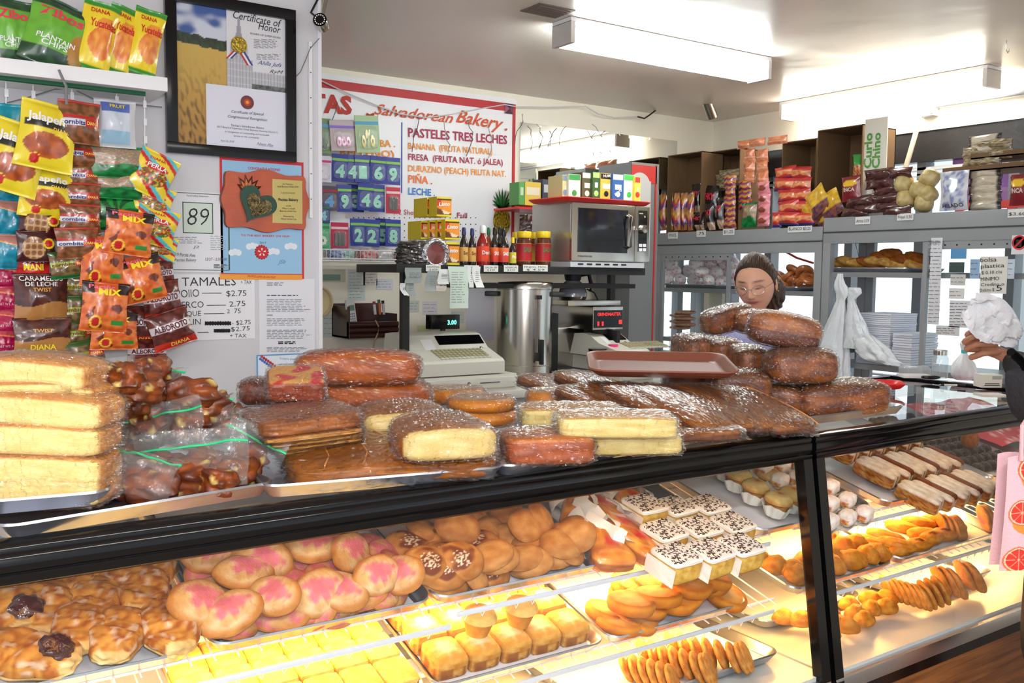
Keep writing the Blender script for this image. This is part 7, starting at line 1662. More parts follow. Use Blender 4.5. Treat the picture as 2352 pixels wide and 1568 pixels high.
# foil bag and silver ring pack
FBG = root_at('foil_bag', 'dark wrinkled plastic bag of dried fruit at rack end', 'snack bag', P(948, 585, Y=YS_+0.1))
f = MB()
for k in range(4): blob(f, (0.165, 0.1, 0.05), mat('dark_film', C(70, 64, 62), rough=0.15, coat=1, bump=1.0, bscale=30, bdist=0.02, var=0.6, vscale=20, vcol=C(30, 26, 26)), lambda q, n: (1, 1, 1, 1), 10, 3, None, M=Matrix.Translation(P(948+3*(k % 2), 603-13*k, Y=YS_+0.1)), nz=0.2, seed=k)
kid(f, 'bag_fold', FBG, True)
FR = root_at('cured_meat_pack', 'silver rimmed round pack of cured meat beside the dark bag', 'pack', P(1002, 583, Y=YS_+0.06))
f = MB(); fm = Matrix.Translation(P(1002, 583, Y=YS_+0.05)) @ Matrix.Rotation(R(90), 4, 'X')
f.lathe([(0.05, 0.0), (0.062, 0.012), (0.075, 0.004), (0.082, -0.01), (0.07, -0.02)], mat('silver_foil', C(210, 212, 216), rough=0.2, metal=0.9, bump=0.8, bscale=50), seg=30, M=fm); kid(f, 'foil_rim', FR, True)
f = MB(); f.lathe([(0.0, 0.006), (0.05, 0.0)], mat('cured_meat', C(130, 60, 56), rough=0.3, coat=0.8, var=0.8, vscale=18, vcol=C(200, 170, 170)), seg=24, M=fm); kid(f, 'meat', FR, True)

# microwave with a red tray of tea boxes
MWY = 3.9; MP = Pl(Y=MWY)
xA, xB = P(1312, 530, Y=MWY).x, P(1490, 530, Y=MWY).x; zA, zB = SHZ+0.03, P(1400, 468, Y=MWY).z; yB_ = min(YB-0.1, P(1222, 500, X=xA).y)
MW = thing('microwave', 'stainless steel microwave oven on the rack under the red tray', 'microwave', Matrix.Translation(((xA+xB)/2, MWY, zA)))
f = MB(); f.box(xA, xB, MWY+0.012, yB_, zA, zB, mat('microwave_shell', C(176, 172, 164), rough=0.3, metal=0.7), bev=0.004); kid(f, 'body', MW, True)
xd = P(1457, 530, Y=MWY).x
f = MB(); f.box(xA, xd-0.002, MWY-0.006, MWY+0.012, zA+0.004, zB-0.003, M_STEEL, bev=0.004); dr = kid(f, 'door', MW, True)
f = MB(); prect(f, MP, 1324, 480, 1440, 580, mat('black_glass', C(16, 18, 20), rough=0.05, coat=1), (1, 1, 1, 1), 0.007, 0.003); w_o = f.build('window', dr, False, dr.matrix_world.inverted())
w_o.matrix_local = MW.matrix_world.inverted(); w_o.parent = MW; w_o.name = 'door_window'
f = MB(); hx_ = P(1450, 530, Y=MWY-0.04).x; f.tube([(hx_, MWY-0.005, zB-0.06), (hx_, MWY-0.035, zB-0.065), (hx_, MWY-0.035, zA+0.085), (hx_, MWY-0.005, zA+0.08)], 0.011, M_STEEL, seg=10); kid(f, 'handle', MW, True)
f = MB(); f.box(xd, xB, MWY-0.005, MWY+0.012, zA+0.004, zB-0.003, M_STEEL, bev=0.003); kid(f, 'control_panel', MW, True)
f = MB(); prect(f, MP, 1463, 484, 1485, 578, MATS['black_glass'], (1, 1, 1, 1), 0.006, 0.002); kid(f, 'control_face', MW)
f = MB(); kp = MP.p(1474, 526, 0.008); f.lathe([(0.0, 0.03), (0.022, 0.028), (0.026, 0.0)], M_STEEL, seg=20, M=Matrix.Translation(kp) @ Matrix.Rotation(R(90), 4, 'X')); kid(f, 'dial', MW, True)
for (a, b) in ((1465, 560), (1474, 560), (1465, 570), (1474, 570)): f = MB(); prect(f, MP, a, b, a+7, b+7, M_WHITE, (1, 1, 1, 1), 0.009, 0.002); kid(f, 'button', MW)
f = MB(); ptext(f, MP, 'MENUMASTER', (1326, 590), (1358, 591), 4, INK, 0.009); ptext(f, MP, 'MIN', (1466, 492), (1474, 492), 3, WH, 0.01); ptext(f, MP, '5', (1477, 500), (1480, 500), 4, WH, 0.01); kid(f, 'lettering', MW)
TZ = zB; RDT = thing('plastic_tray', 'red plastic tray on top of the microwave holding tea boxes', 'tray', frame(((xA+xB)/2-0.03, MWY+0.15, TZ+0.002), (1, 0.02, 0), (0, 0, 1)))
pan_mb(xB-xA+0.06, 0.36, h=0.02, m=MATS['red_plastic'], rc=0.04, flare=0.02, bead=0.005).build('tray_body', RDT)
TEA = [('pale tea box with green leaf corner', 1306, 400, 1333, 455, C(214, 220, 196), C(60, 140, 70)), ('dark olive tea box next to the pale one', 1337, 396, 1360, 456, C(92, 84, 56), C(210, 210, 200)), ('dark green tea box with a white flower', 1361, 395, 1378, 456, C(60, 90, 44), C(170, 200, 120)), ('yellow tea box with black top', 1379, 398, 1406, 457, C(236, 184, 70), C(30, 30, 34)),
       ('blue and white tea box with handwriting', 1407, 400, 1432, 458, C(50, 96, 160), C(230, 236, 240)), ('white tea box with bright green top', 1433, 401, 1457, 459, C(226, 234, 224), C(70, 190, 80)), ('small yellow tea box at the end of the tray', 1458, 406, 1471, 459, C(240, 210, 80), C(210, 60, 50)), ('cream tea box standing at the near end', 1292, 402, 1305, 454, C(206, 196, 140), C(120, 140, 160))]
for i, (lb, a, b, c_, d, c1, c2) in enumerate(TEA):
    pl_ = Pl(Y=MWY+0.06+0.02*(i % 2)); r = root_at('tea_box', lb, 'box', pl_.p((a+c_)/2, d), 'tea boxes on the microwave')
    A_, B_ = pl_.st(a, 430)[0], pl_.st(c_, 430)[0]; zt_ = pl_.st((a+c_)/2, b)[1]
    f = MB(); f.box(A_, B_, pl_.Y, pl_.Y+0.13, TZ+0.006, zt_, M_CARD, c1); kid(f, 'carton', r)
    f = MB(); prect(f, pl_, a+1, b+1, c_-1, b+13, M_CARD, c2, 0.001, 0.001); prect(f, pl_, a+5, b+24, c_-5, b+36, M_CARD, mixc(c1, WH, 0.7), 0.001, 0.001); f.lathe([(0.0, 0.001), (0.016, 0.0)], M_CARD, c2, 12, Matrix.Translation(pl_.p((a+c_)/2, d-12, 0.002)) @ Matrix.Rotation(R(90), 4, 'X')); kid(f, 'print', r)
    if i in (3, 4): f = MB(); ptext(f, pl_, ('NUMI', 'Party')[i-3], (a+6, b+9 if i == 3 else d-8), (c_-4, b+9 if i == 3 else d-22), 6, WH, 0.004, bold=.02); kid(f, 'lettering', r)
# tea boxes by the board (part really there, part mirror image built as solid boxes)
for i, (lb, a, b, c_, d, c1) in enumerate((('green tea box by the menu board, partly a built mirror image', 1192, 418, 1205, 470, C(90, 160, 80)), ('yellow tea box behind the jars, partly a built mirror image', 1206, 418, 1242, 472, C(220, 190, 80)), ('navy tea box behind the jars, partly a built mirror image', 1246, 412, 1266, 468, C(60, 70, 90)), ('blue tea box nearest the microwave side, partly a built mirror image', 1267, 430, 1291, 468, C(90, 120, 180)))):
    pl_ = Pl(Y=4.5); r = root_at('tea_box', lb, 'box', pl_.p((a+c_)/2, d), 'tea boxes partly built as a mirror image')
    f = MB(); boxfront(f, pl_, a, b, c_, d, 0.1, M_CARD, c1); kid(f, 'carton', r); f = MB(); prect(f, pl_, a+3, b+12, c_-3, b+30, M_CARD, mixc(c1, WH, 0.6), 0.001, 0.001); kid(f, 'print', r)
HS = root_at('high_shelf', 'narrow red edged shelf behind the jars carrying tea boxes', 'shelf', P(1240, 474, Y=4.5)); f = MB(); a_, b_ = P(1190, 474, Y=4.45), P(1300, 472, Y=4.45); f.box(a_.x, b_.x, 4.45, YB-0.02, a_.z-0.012, a_.z, MATS['red_plastic']); kid(f, 'board', HS)
# tall red and grey stand beside the microwave
YD = 4.35; DP = Pl(Y=YD)
DS = root_at('display_stand', 'tall grey cabinet with red arched front beside the microwave', 'cabinet', DP.p(1470, 820))
xa_, xb_ = P(1447, 600, Y=YD).x, P(1509, 600, Y=YD).x; zt_ = P(1480, 374, Y=YD).z
f = MB(); f.box(xa_, xb_, YD, YD+0.32, BC-0.3, zt_, mat('grey_shell', C(128, 130, 132), rough=0.4)); kid(f, 'body', DS)
f = MB(); prect(f, DP, 1450, 380, 1508, 420, M_CARD, C(206, 40, 36), 0.001, 0.004); prect(f, DP, 1495, 380, 1508, 830, M_CARD, C(206, 48, 40), 0.001, 0.004); f.lathe([(0.0, 0.0), (0.085, 0.0005)], M_CARD, C(206, 206, 204), 28, Matrix.Translation(DP.p(1470, 428, 0.0065)) @ Matrix.Rotation(R(90), 4, 'X')); kid(f, 'red_front', DS)
f = MB(); prect(f, DP, 1452, 415, 1494, 600, M_CARD, C(206, 206, 204), 0.001, 0.005); kid(f, 'pale_panel', DS)
f = MB(); prect(f, DP, 1450, 455, 1462, 470, M_CARD, C(200, 50, 44), 0.008, 0.002); kid(f, 'cup_picture', DS)

# coffee urn
UB = P(1203, 880, Y=4.08); UB.z = BC; U = thing('coffee_urn', 'tall stainless steel coffee urn with black handles and sight glass', 'coffee urn', Matrix.Translation(UB)); UH = P(1203, 648, Y=4.08).z-BC; ur = pxm(63, UB)
f = MB(); f.lathe([(0, 0.03), (ur, 0.032), (ur, UH*0.93), (ur*1.03, UH*0.935), (ur*1.03, UH*0.99), (ur, UH), (ur*0.5, UH*1.01), (0, UH*1.012)], M_STEEL, seg=40); f.lathe([(ur*1.005, UH*0.19), (ur*1.012, UH*0.195), (ur*1.005, UH*0.2)], M_STEEL, seg=40); f.build('tank', U, True, auto=40)
f = MB(); f.lathe([(0, 0), (ur*0.9, 0), (ur*0.95, 0.03), (0, 0.031)], M_BLKM, seg=32); f.build('base', U)
for s in (-1, 1): f = MB(); f.box(s*ur*0.98 if s > 0 else s*ur*0.98-0.07, s*ur*0.98+0.07 if s > 0 else s*ur*0.98, -0.025, 0.025, UH*0.86, UH*0.91, M_BLKM, bev=0.01, M=Matrix.Rotation(SCR, 4, 'Z')); f.build('handle', U)
f = MB(); MU = Matrix.Rotation(SCR+0.45, 4, 'Z'); f.tube([MU @ Vector((0, -ur-0.014, UH*0.26)), MU @ Vector((0, -ur-0.014, UH*0.86))], 0.009, M_STEEL, seg=10); f.build('sight_tube', U)
f = MB(); f.box(-0.014, 0.014, -ur-0.05, -ur, UH*0.25, UH*0.33, M_BLKM, bev=0.004, M=MU); f.box(-0.009, 0.009, -ur-0.065, -ur-0.04, UH*0.22, UH*0.46, M_BLKM, bev=0.003, M=MU); f.box(-0.012, 0.012, -ur-0.03, -ur, UH*0.84, UH*0.88, M_BLKM, bev=0.003, M=MU); f.build('tap', U)
f = MB(); f.lathe([(0, 0.006), (0.007, 0.004), (0.007, 0)], mat('red_light', C(255, 40, 40), rough=0.3, emis=(1, 0.05, 0.03, 1), estr=3), seg=10, M=MU @ Matrix.Translation((0.02, -ur, UH*0.1)) @ Matrix.Rotation(R(90), 4, 'X')); f.build('pilot_light', U)
# coffee brewer with carafe
BY = 4.0; BP_ = Pl(Y=BY); BR = root_at('coffee_brewer', 'steel and black coffee brewer with a carafe on top', 'coffee machine', P(1370, 870, Y=BY))
def bbox(n, x0b, y0b, x1b, y1b, d0, d1, m, bev=0.004, col=(1, 1, 1, 1)):
    f = MB(); pl_ = Pl(Y=BY); a = pl_.st(x0b, (y0b+y1b)/2)[0]; b = pl_.st(x1b, (y0b+y1b)/2)[0]; za = pl_.st((x0b+x1b)/2, y1b)[1]; zb_ = pl_.st((x0b+x1b)/2, y0b)[1]
    f.box(a, b, BY+d0, BY+d1, za, zb_, m, col, bev=bev); return kid(f, n, BR, True)
bbox('head', 1362, 704, 1431, 757, 0, 0.42, M_STEEL); bbox('back_body', 1310, 757, 1400, 872, 0.22, 0.42, M_STEEL); bbox('base', 1312, 850, 1432, 880, 0, 0.42, M_BLKM); bbox('side_panel', 1268, 722, 1312, 880, 0.12, 0.40, M_BLKM)
bbox('top_plate', 1310, 690, 1431, 702, 0.02, 0.42, M_STEEL)
f = MB(); prect(f, BP_, 1364, 712, 1429, 752, M_BLK, (1, 1, 1, 1), 0.002, 0.004); kid(f, 'front_panel', BR)
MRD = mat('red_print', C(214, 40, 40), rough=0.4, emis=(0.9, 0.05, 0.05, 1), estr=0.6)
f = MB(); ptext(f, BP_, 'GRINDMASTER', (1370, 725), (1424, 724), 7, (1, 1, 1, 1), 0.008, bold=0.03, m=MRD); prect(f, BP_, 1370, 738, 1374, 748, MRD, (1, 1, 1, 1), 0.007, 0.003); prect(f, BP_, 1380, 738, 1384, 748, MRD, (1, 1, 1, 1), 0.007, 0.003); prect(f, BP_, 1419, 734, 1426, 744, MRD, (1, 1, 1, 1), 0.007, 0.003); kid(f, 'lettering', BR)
f = MB(); q_ = P(1376, 775, Y=BY+0.12); f.lathe([(0.0, -0.055), (0.05, -0.05), (0.085, 0.0), (0.09, 0.055), (0, 0.056)], M_BLKM, seg=24, M=Matrix.Translation(q_)); f.box(-0.012, 0.012, -0.17, -0.08, -0.06, 0.05, M_BLKM, bev=0.004, M=Matrix.Translation(q_)); kid(f, 'filter_basket', BR, True)
KM = P(1315, 692, Y=BY+0.16); CF = thing('coffee_carafe', 'round glass coffee carafe with black collar standing on the brewer', 'carafe', Matrix.Translation(KM))
cr = pxm(33, KM); f = MB(); f.lathe([(0, 0.0), (cr*0.85, 0.001), (cr, cr*0.35)], M_STEEL, seg=28); f.lathe([(cr, cr*0.35), (cr*1.0, cr*0.6), (cr*0.8, cr*1.15), (cr*0.45, cr*1.45)], mat('carafe_glass', C(130, 132, 140), rough=0.08, coat=1), seg=28); f.build('bowl', CF)
f = MB(); f.lathe([(cr*0.45, cr*1.42), (cr*0.55, cr*1.5), (cr*0.62, cr*1.95), (0, cr*1.96)], M_BLKM, seg=20); f.build('collar', CF)
f = MB(); f.tube([(cr*0.4, -0.03, cr*1.85), (cr*1.0, -0.04, cr*1.9), (cr*1.25, -0.04, cr*1.2), (cr*1.15, -0.04, cr*0.7)], 0.012, M_BLKM, seg=8); f.build('handle', CF)
f = MB(); f.tube([P(*q, Y=BY+0.1) for q in ((1348, 664), (1365, 672), (1374, 690), (1380, 705))], 0.004, M_BLKM, seg=6); o = f.build('cord', None, True); tag(o, 'black cord curling down behind the carafe', 'cord')
f = MB(); f.box(-0.12, 0.12, -0.03, 0.03, 0, 0.012, M_WHITE, bev=0.004, M=TR(P(1370, 694, Y=BY+0.1), 0)); o = f.build('coffee_scoop_box', None, True); tag(o, 'flat white plastic strip lying on top of the brewer', 'box')
f = MB(); q_ = P(1408, 812, Y=3.9); f.lathe([(0.0, 0), (0.022, 0.0), (0.028, 0.05), (0.025, 0.05)], mat('pink_cup', C(240, 60, 130), rough=0.35), seg=18, M=Matrix.Translation(q_)); o = f.build('pink_cup', None, True); tag(o, 'bright pink cup in front of the coffee brewer', 'cup')
f = MB(); q_ = P(1372, 815, Y=3.9); f.lathe([(0.0, 0), (0.04, 0.0), (0.052, 0.035), (0.048, 0.035)], M_BLK, seg=18, M=Matrix.Translation(q_)); o = f.build('black_bowl', None, True); tag(o, 'shiny black bowl beside the pink cup', 'bowl')

# registers
def register(label, x0b, x1b, ytop, ymid, ybase, Y, name='cash_register', display=True):
    pl_ = Pl(Y=Y); xa2, xb2 = P(x0b, ymid, Y=Y).x, P(x1b, ymid, Y=Y).x; W_ = xb2-xa2; zb2 = BC; zm = P((x0b+x1b)/2, ymid, Y=Y).z; ztp = P((x0b+x1b)/2, ytop, Y=Y).z
    M_REG = mat('beige_plastic', C(212, 210, 198), rough=0.45)
    r = thing(name, label, 'cash register', Matrix.Translation((xa2, Y, zb2)))
    f = MB(); f.box(0, W_, 0, 0.42, 0, zm-zb2-0.006, M_REG, bev=0.005); f.build('drawer_case', r)
    f = MB(); f.box(0.012, W_-0.012, -0.006, 0.0, 0.02, zm-zb2-0.02, M_REG, bev=0.003); f.box(W_*0.58, W_*0.8, -0.008, -0.005, (zm-zb2)*0.5, (zm-zb2)*0.5+0.004, M_DGREY); f.lathe([(0.0, 0.004), (0.011, 0.003), (0.012, 0)], M_STEEL, seg=14, M=Matrix.Translation((W_*0.46, -0.006, (zm-zb2)*0.5)) @ Matrix.Rotation(R(90), 4, 'X')); f.build('drawer', r)
    h0 = zm-zb2; H = ztp-zm
    pr = [(0.0, h0), (0.0, h0+H*0.30), (0.015, h0+H*0.36), (0.16, h0+H*0.60), (0.24, h0+H*0.92), (0.30, h0+H), (0.38, h0+H*0.95), (0.42, h0)]
    xx0, xx1 = -0.02, W_*0.86; vs = [Vector((x, p[0], p[1])) for x in (xx0, xx1) for p in pr]; n = len(pr)
    f = MB(); f.add(vs, [tuple(range(n)), tuple(range(2*n-1, n-1, -1))]+[(i, i+n, (i+1) % n+n, (i+1) % n) for i in range(n)], M_REG); f.build('body', r, False)
    T = Matrix.Translation((0, 0.015, h0+H*0.36)) @ Matrix.Rotation(math.atan2(H*0.24, 0.145), 4, 'X')
    for rw in range(5):
        for k in range(12):
            f = MB() if (rw == 0 and k == 0) else f
            f.box(xx0+0.13+0.024*k, xx0+0.149+0.024*k, 0.012+0.025*rw, 0.031+0.025*rw, 0, 0.006, M_CARD, C(170, 164, 130) if rw > 0 else C(206, 204, 190), M=T)
    f.build('keypad', r, False)['kind'] = 'stuff'
    T2 = Matrix.Translation((0, 0.165, h0+H*0.62)) @ Matrix.Rotation(math.atan2(H*0.32, 0.08), 4, 'X')
    f = MB(); f.box(xx0+W_*0.38, xx1-0.01, 0.02, 0.085, 0, 0.004, M_BLK, M=T2); f.build('display_window', r, False)
    f = MB(); f.box(xx0+W_*0.2, xx0+W_*0.32, -0.03, 0.06, 0, 0.004, M_WHITE, M=T2); f.build('receipt_slot', r, False)
    f = MB(); f.lathe([(0.0, 0.012), (0.008, 0.01), (0.009, 0)], M_STEEL, seg=12, M=T2 @ Matrix.Translation((xx1-0.05, -0.02, 0))); f.build('key_switch', r)
    if display:
        f = MB(); f.box(W_*0.38, W_*0.70, 0.30, 0.36, h0+H*1.04, h0+H*1.04+0.075, M_BLK, bev=0.004); f.tube([(W_*0.54, 0.33, h0+H*0.9), (W_*0.54, 0.33, h0+H*1.1)], 0.014, M_BLKM); f.build('customer_display', r)
        f = MB(); f.text('3.00', W_*0.56, h0+H*1.04+0.024, 0.022, mat('green_digits', C(60, 255, 200), emis=(0.1, 1.0, 0.7, 1), estr=3), (1, 1, 1, 1), y=0.298, bold=0.02); f.build('digits', r, False)
    return r
register('beige cash register with a small black display, next to the urn', 975, 1187, 768, 860, 900, 3.86)
register('second beige register half hidden behind the brown tray', 1425, 1502, 770, 822, 880, 3.80, display=False)

# things on the wall under the wire basket
def wpaper(label, x0b, y0b, x1b, y1b, col, n=5, Y=None, ang=0, group='notes taped to the back wall', txt=None, name='note', cat='paper', pl=None, lc=C(140, 150, 160)):
    pl_ = pl or BW; r = root_at(name, label, cat, pl_.p((x0b+x1b)/2, (y0b+y1b)/2), group)
    f = MB(); prect(f, pl_, x0b, y0b, x1b, y1b, M_PAPER, col, 0.002, 0.001); kid(f, 'sheet', r)
    if n or txt:
        f = MB()
        if n: lines(f, pl_, x0b+2, y0b+3, x1b-2, y1b-3, n, lc, 0.0045, int(x0b), 1.1)
        for t in (txt or []): ptext(f, pl_, t[0], t[1], t[2], t[3], t[4] if len(t) > 4 else INK, 0.0055)
        o = kid(f, 'lettering', r); o['kind'] = 'stuff'
    return r
wpaper('old green dollar bill taped above the clock', 731, 618, 793, 648, C(196, 196, 172), 0, group=None, name='dollar_bill', cat='banknote', txt=None)
f = MB(); prect(f, BW, 741, 630, 781, 644, M_PAPER, C(120, 150, 130), 0.005, 0.0006); o = kid(f, 'green_print', [x for x in COL.objects if x.name == 'dollar_bill'][0])
for i, a_ in enumerate((('long pale green receipt taped above the phone', 799, 620, 838, 690, C(206, 214, 208), 9), ('cream list paper above the pens', 834, 612, 866, 655, C(222, 216, 206), 6), ('faint blue note beside the cream list', 864, 640, 902, 665, C(214, 216, 226), 3), ('yellow green sticky card behind the register', 958, 747, 990, 776, C(206, 210, 150), 0), ('grey note hanging by the black post', 935, 690, 962, 716, C(200, 206, 198), 3), ('faint white note between post and register', 970, 692, 1004, 722, C(222, 216, 222), 3), ('plain white sheet with a pin above the register', 1070, 655, 1135, 782, C(214, 214, 226), 0), ('pale green sheet by the clock rim', 741, 722, 775, 775, C(206, 214, 206), 4), ('grey wall switch plate sheet beside the brewer', 1448, 680, 1472, 722, C(206, 212, 212), 4), ('small green note below the long receipt', 1036, 715, 1066, 742, C(200, 210, 200), 2))): wpaper(*a_)
CK = root_at('wall_clock', 'round clock with a cream rim half hidden behind the pillar', 'clock', BW.p(727, 693, 0.03))
crr = pxm(39, CK.location); rot = Matrix.Rotation(R(90), 4, 'X')
f = MB(); f.lathe([(crr*0.78, 0.012), (crr*0.86, 0.026), (crr*0.96, 0.022), (crr, 0.0), (crr, -0.02)], mat('cream_plastic', C(206, 188, 146), rough=0.4), seg=48, M=rot); f.build('rim', CK)
f = MB(); f.lathe([(0, 0.008), (crr*0.8, 0.008)], M_CARD, C(226, 226, 220), 40, rot); f.build('face', CK)
f = MB()
for k in range(12): a = R(90-30*(k+1)); f.text(str(k+1), crr*0.62*cos(a), crr*0.62*sin(a)-0.01, 0.02, M_INK, INK, y=-0.0095, center=True)
f.build('numeral', CK, False)['kind'] = 'stuff'
f = MB(); f.box(0, crr*0.55, -0.0115, -0.0105, -0.002, 0.002, M_INK, INK, M=Matrix.Rotation(R(35), 4, 'Y')); f.box(0, crr*0.4, -0.0115, -0.0105, -0.0025, 0.0025, M_INK, INK, M=Matrix.Rotation(R(160), 4, 'Y')); f.build('hand', CK, False)
OG = root_at('wall_organizer', 'dark reddish wood wall organizer shaped like stacked books', 'organizer', P(845, 745, Y=4.5))
OP = Pl(Y=4.52); xa_, xb_ = OP.st(801, 750)[0], OP.st(914, 750)[0]; za_, zb_ = OP.st(860, 776)[1], OP.st(860, 738)[1]
M_MAH = mat('mahogany', C(62, 26, 22), rough=0.3, coat=0.5, var=0.5, vscale=12)
f = MB()
for k in range(3):
    zz = za_+(zb_-za_)*(k+0.5)/3; rr2 = (zb_-za_)/6
    vs = []
    for x in (xa_, xb_):
        for j in range(9): t = -pi/2+pi*j/8; vs.append(Vector((x, 4.52-rr2*0.8*cos(t), zz+rr2*sin(t))))
    f.add(vs, [(j, j+9, j+10, j+1) for j in range(8)]+[tuple(range(9)), tuple(range(17, 8, -1))], M_MAH)
kid(f, 'book_spine', OG, True)
f = MB(); f.box(xa_, xb_, 4.53, 4.545, za_, zb_, M_MAH); f.box(xa_, xa_+0.012, 4.53, YB-0.01, za_, zb_+0.08, M_MAH); f.box(xb_-0.012, xb_, 4.53, YB-0.01, za_, zb_+0.04, M_MAH); f.box(xa_, xb_, YB-0.02, YB-0.008, za_, zb_+0.09, M_MAH); f.box(xa_, xb_, 4.53, YB-0.01, za_, za_+0.01, M_MAH); kid(f, 'box_body', OG)
PHN = thing('phone', 'white cordless phone handset standing in the organizer', 'phone', TR(P(806, 718, Y=4.55), 0, R(-4), R(-6)))
f = MB(); f.box(-0.024, 0.024, -0.014, 0.014, -0.07, 0.07, mat('phone_white', C(222, 224, 226), rough=0.3), bev=0.008); f.build('handset', PHN)
f = MB(); f.box(-0.016, 0.016, -0.0155, -0.014, 0.01, 0.04, M_CARD, C(120, 146, 130)); f.build('screen', PHN, False)
f = MB()
for a in range(3):
    for b in range(4): f.box(-0.015+0.011*a, -0.007+0.011*a, -0.016, -0.014, -0.05+0.013*b, -0.042+0.013*b, M_CARD, C(150, 154, 158))
f.build('keys', PHN, False)['kind'] = 'stuff'
for lb, x, c1, c2, tp in (('red capped pen in the organizer cup', 862, C(200, 50, 60), C(226, 226, 230), 692), ('green clip pen in the organizer cup', 873, C(40, 120, 70), C(220, 110, 60), 688), ('white marker in the organizer cup', 882, C(30, 30, 34), C(216, 206, 210), 690)):
    a, b = P(x, 722, Y=4.58), P(x-3, tp, Y=4.58); r = thing('pen', lb, 'pen', Matrix.Translation(a)); f = MB(); f.tube([Vector((0, 0, 0)), (b-a)*0.8], 0.008, M_CARD, c2); f.build('barrel', r); f = MB(); f.tube([(b-a)*0.78, b-a], 0.0085, M_CARD, c1); f.build('cap', r)
f = MB(); f.tube([P(*q, Y=4.5) for q in ((862, 735), (870, 750), (868, 765), (860, 785), (858, 800))], 0.004, mat('tan_cord', C(170, 140, 110)), seg=6); o = f.build('cord', None, True); tag(o, 'tan cord hanging in front of the wall organizer', 'cord')

# wire basket and candle packs
WBK = root_at('wire_basket', 'white wire basket shelf below the number candles', 'basket', P(825, 590, Y=4.5))
WB_ = Pl(Y=4.48); xa_, xb_ = WB_.st(640, 590)[0], WB_.st(918, 590)[0]; z1_, z0_ = WB_.st(800, 574)[1], WB_.st(800, 594)[1]
f = MB()
for z in (z1_, z0_, z0_-0.012): f.tube([(xa_, 4.48, z), (xb_, 4.48, z)], 0.004, M_WHITE, seg=6); f.tube([(xa_, YB-0.06, z), (xb_, YB-0.06, z)], 0.003, M_WHITE, seg=6)
for x in (xa_, xb_): f.tube([(x, 4.48, z1_), (x, YB-0.05, z1_)], 0.004, M_WHITE, seg=6)
kid(f, 'rim_wire', WBK, True)
f = MB(); x = xa_
while x < xb_: f.tube([(x, 4.48, z1_), (x, 4.48, z0_-0.012), (x, YB-0.06, z0_-0.012)], 0.002, M_WHITE, seg=5, cap=False); x += 0.021
kid(f, 'upright_wire', WBK, True)['kind'] = 'stuff'
CBL = C(44, 60, 150); CND = C(150, 222, 196)
def candle(label, x, y, w, h, txt, c1, c2, band, Y=4.62, ang=0.0, i=0):
    c = P(x, y, Y=Y); W_, H_ = pxm(w, c)*1.15, pxm(h, c); r = thing('candle_pack', label, 'candle pack', Matrix.Translation(c) @ Matrix.Rotation(-ang, 4, 'Y') @ Matrix.Rotation(0.12*((i % 3)-1), 4, 'Z'), 'number candle packs')
    f = MB(); f.box(-W_/2, W_/2, 0, 0.003, -H_/2, H_/2, M_CARD, c1, bev=0.0012); f.box(-W_/2+0.002, W_/2-0.002, -0.0012, 0, H_*0.25, H_*0.34, M_CARD, band); f.build('card', r, False)
    f = MB(); blob(f, (W_*0.78, 0.022, H_*0.62), sheet_glass('blister', refl=1, haze=0.08, bump=0.4, bscale=30), lambda q, n: (1, 1, 1, 1), 6, 5, None, M=Matrix.Translation((0, -0.010, -H_*0.10))); f.build('blister', r)
    f = MB(); f.text(txt, 0, -H_*0.33, H_*0.42, M_PRINT, c2, y=-0.006, bold=0.05, center=True, w=W_*0.55); f.build('candle', r, False)
CN_ = [(781, 385, '4'), (809, 387, '4'), (832, 388, '1'), (869, 390, '6'), (902, 393, '9'), (791, 455, '9'), (840, 452, '4'), (866, 455, '6'), (822, 533, '2'), (854, 535, '2'), (903, 535, '8'), (852, 388, '0'), (818, 455, '3'), (880, 533, '5')]
for i, (x, y, t) in enumerate(CN_):
    rown = 'top' if y < 420 else ('middle' if y < 500 else 'bottom'); ks = sorted(q[0] for q in CN_ if (q[1] < 420, q[1] < 500) == (y < 420, y < 500))
    candle(f"blue card with a pale green number candle, {ORD[ks.index(x)]} along the {rown} row", x, y, 34, 62, t, CBL, CND, C(130, 190, 70), 4.62 if i < 11 else 4.68, 0.03*((i % 3)-1), i)
for lb, x, y, w, h, t, c1, c2, bd in (('white and pink candle pack by the pillar', 741, 388, 36, 60, '2', C(220, 214, 226), C(236, 226, 236), C(210, 60, 130)), ('multicolour letter pack with a blue digit', 756, 455, 36, 56, '4', C(90, 70, 90), C(60, 150, 210), C(160, 40, 60)), ('green pack with a light bulb shape by the pillar', 740, 540, 34, 62, 'o', C(70, 170, 110), C(226, 236, 226), C(40, 130, 80)), ('red party candle pack in the bottom row', 780, 542, 36, 62, 'lll', C(190, 40, 80), C(60, 70, 60), C(236, 200, 210)), ('red party candle pack at the basket end', 903, 460, 30, 60, 'lll', C(196, 44, 70), C(50, 60, 56), C(240, 210, 214)), ('bright balloon decoration pack', 788, 312, 58, 68, 'ooo', C(190, 170, 176), C(206, 110, 170), C(120, 90, 190)), ('tall turquoise edged cake picks card', 844, 308, 52, 84, 'o%o', C(170, 196, 150), C(226, 200, 60), C(70, 160, 200)), ('green and blue decoration card by pillar top', 742, 312, 34, 80, 'oo', C(110, 140, 90), C(50, 80, 60), C(80, 150, 200)), ('small navy pack above the basket by pillar', 741, 490, 30, 44, '4', C(40, 70, 120), C(120, 200, 220), C(40, 130, 80))):
    candle(lb, x, y, w, h, t, c1, c2, bd, 4.6, 0.08 if w > 50 else 0, int(x))
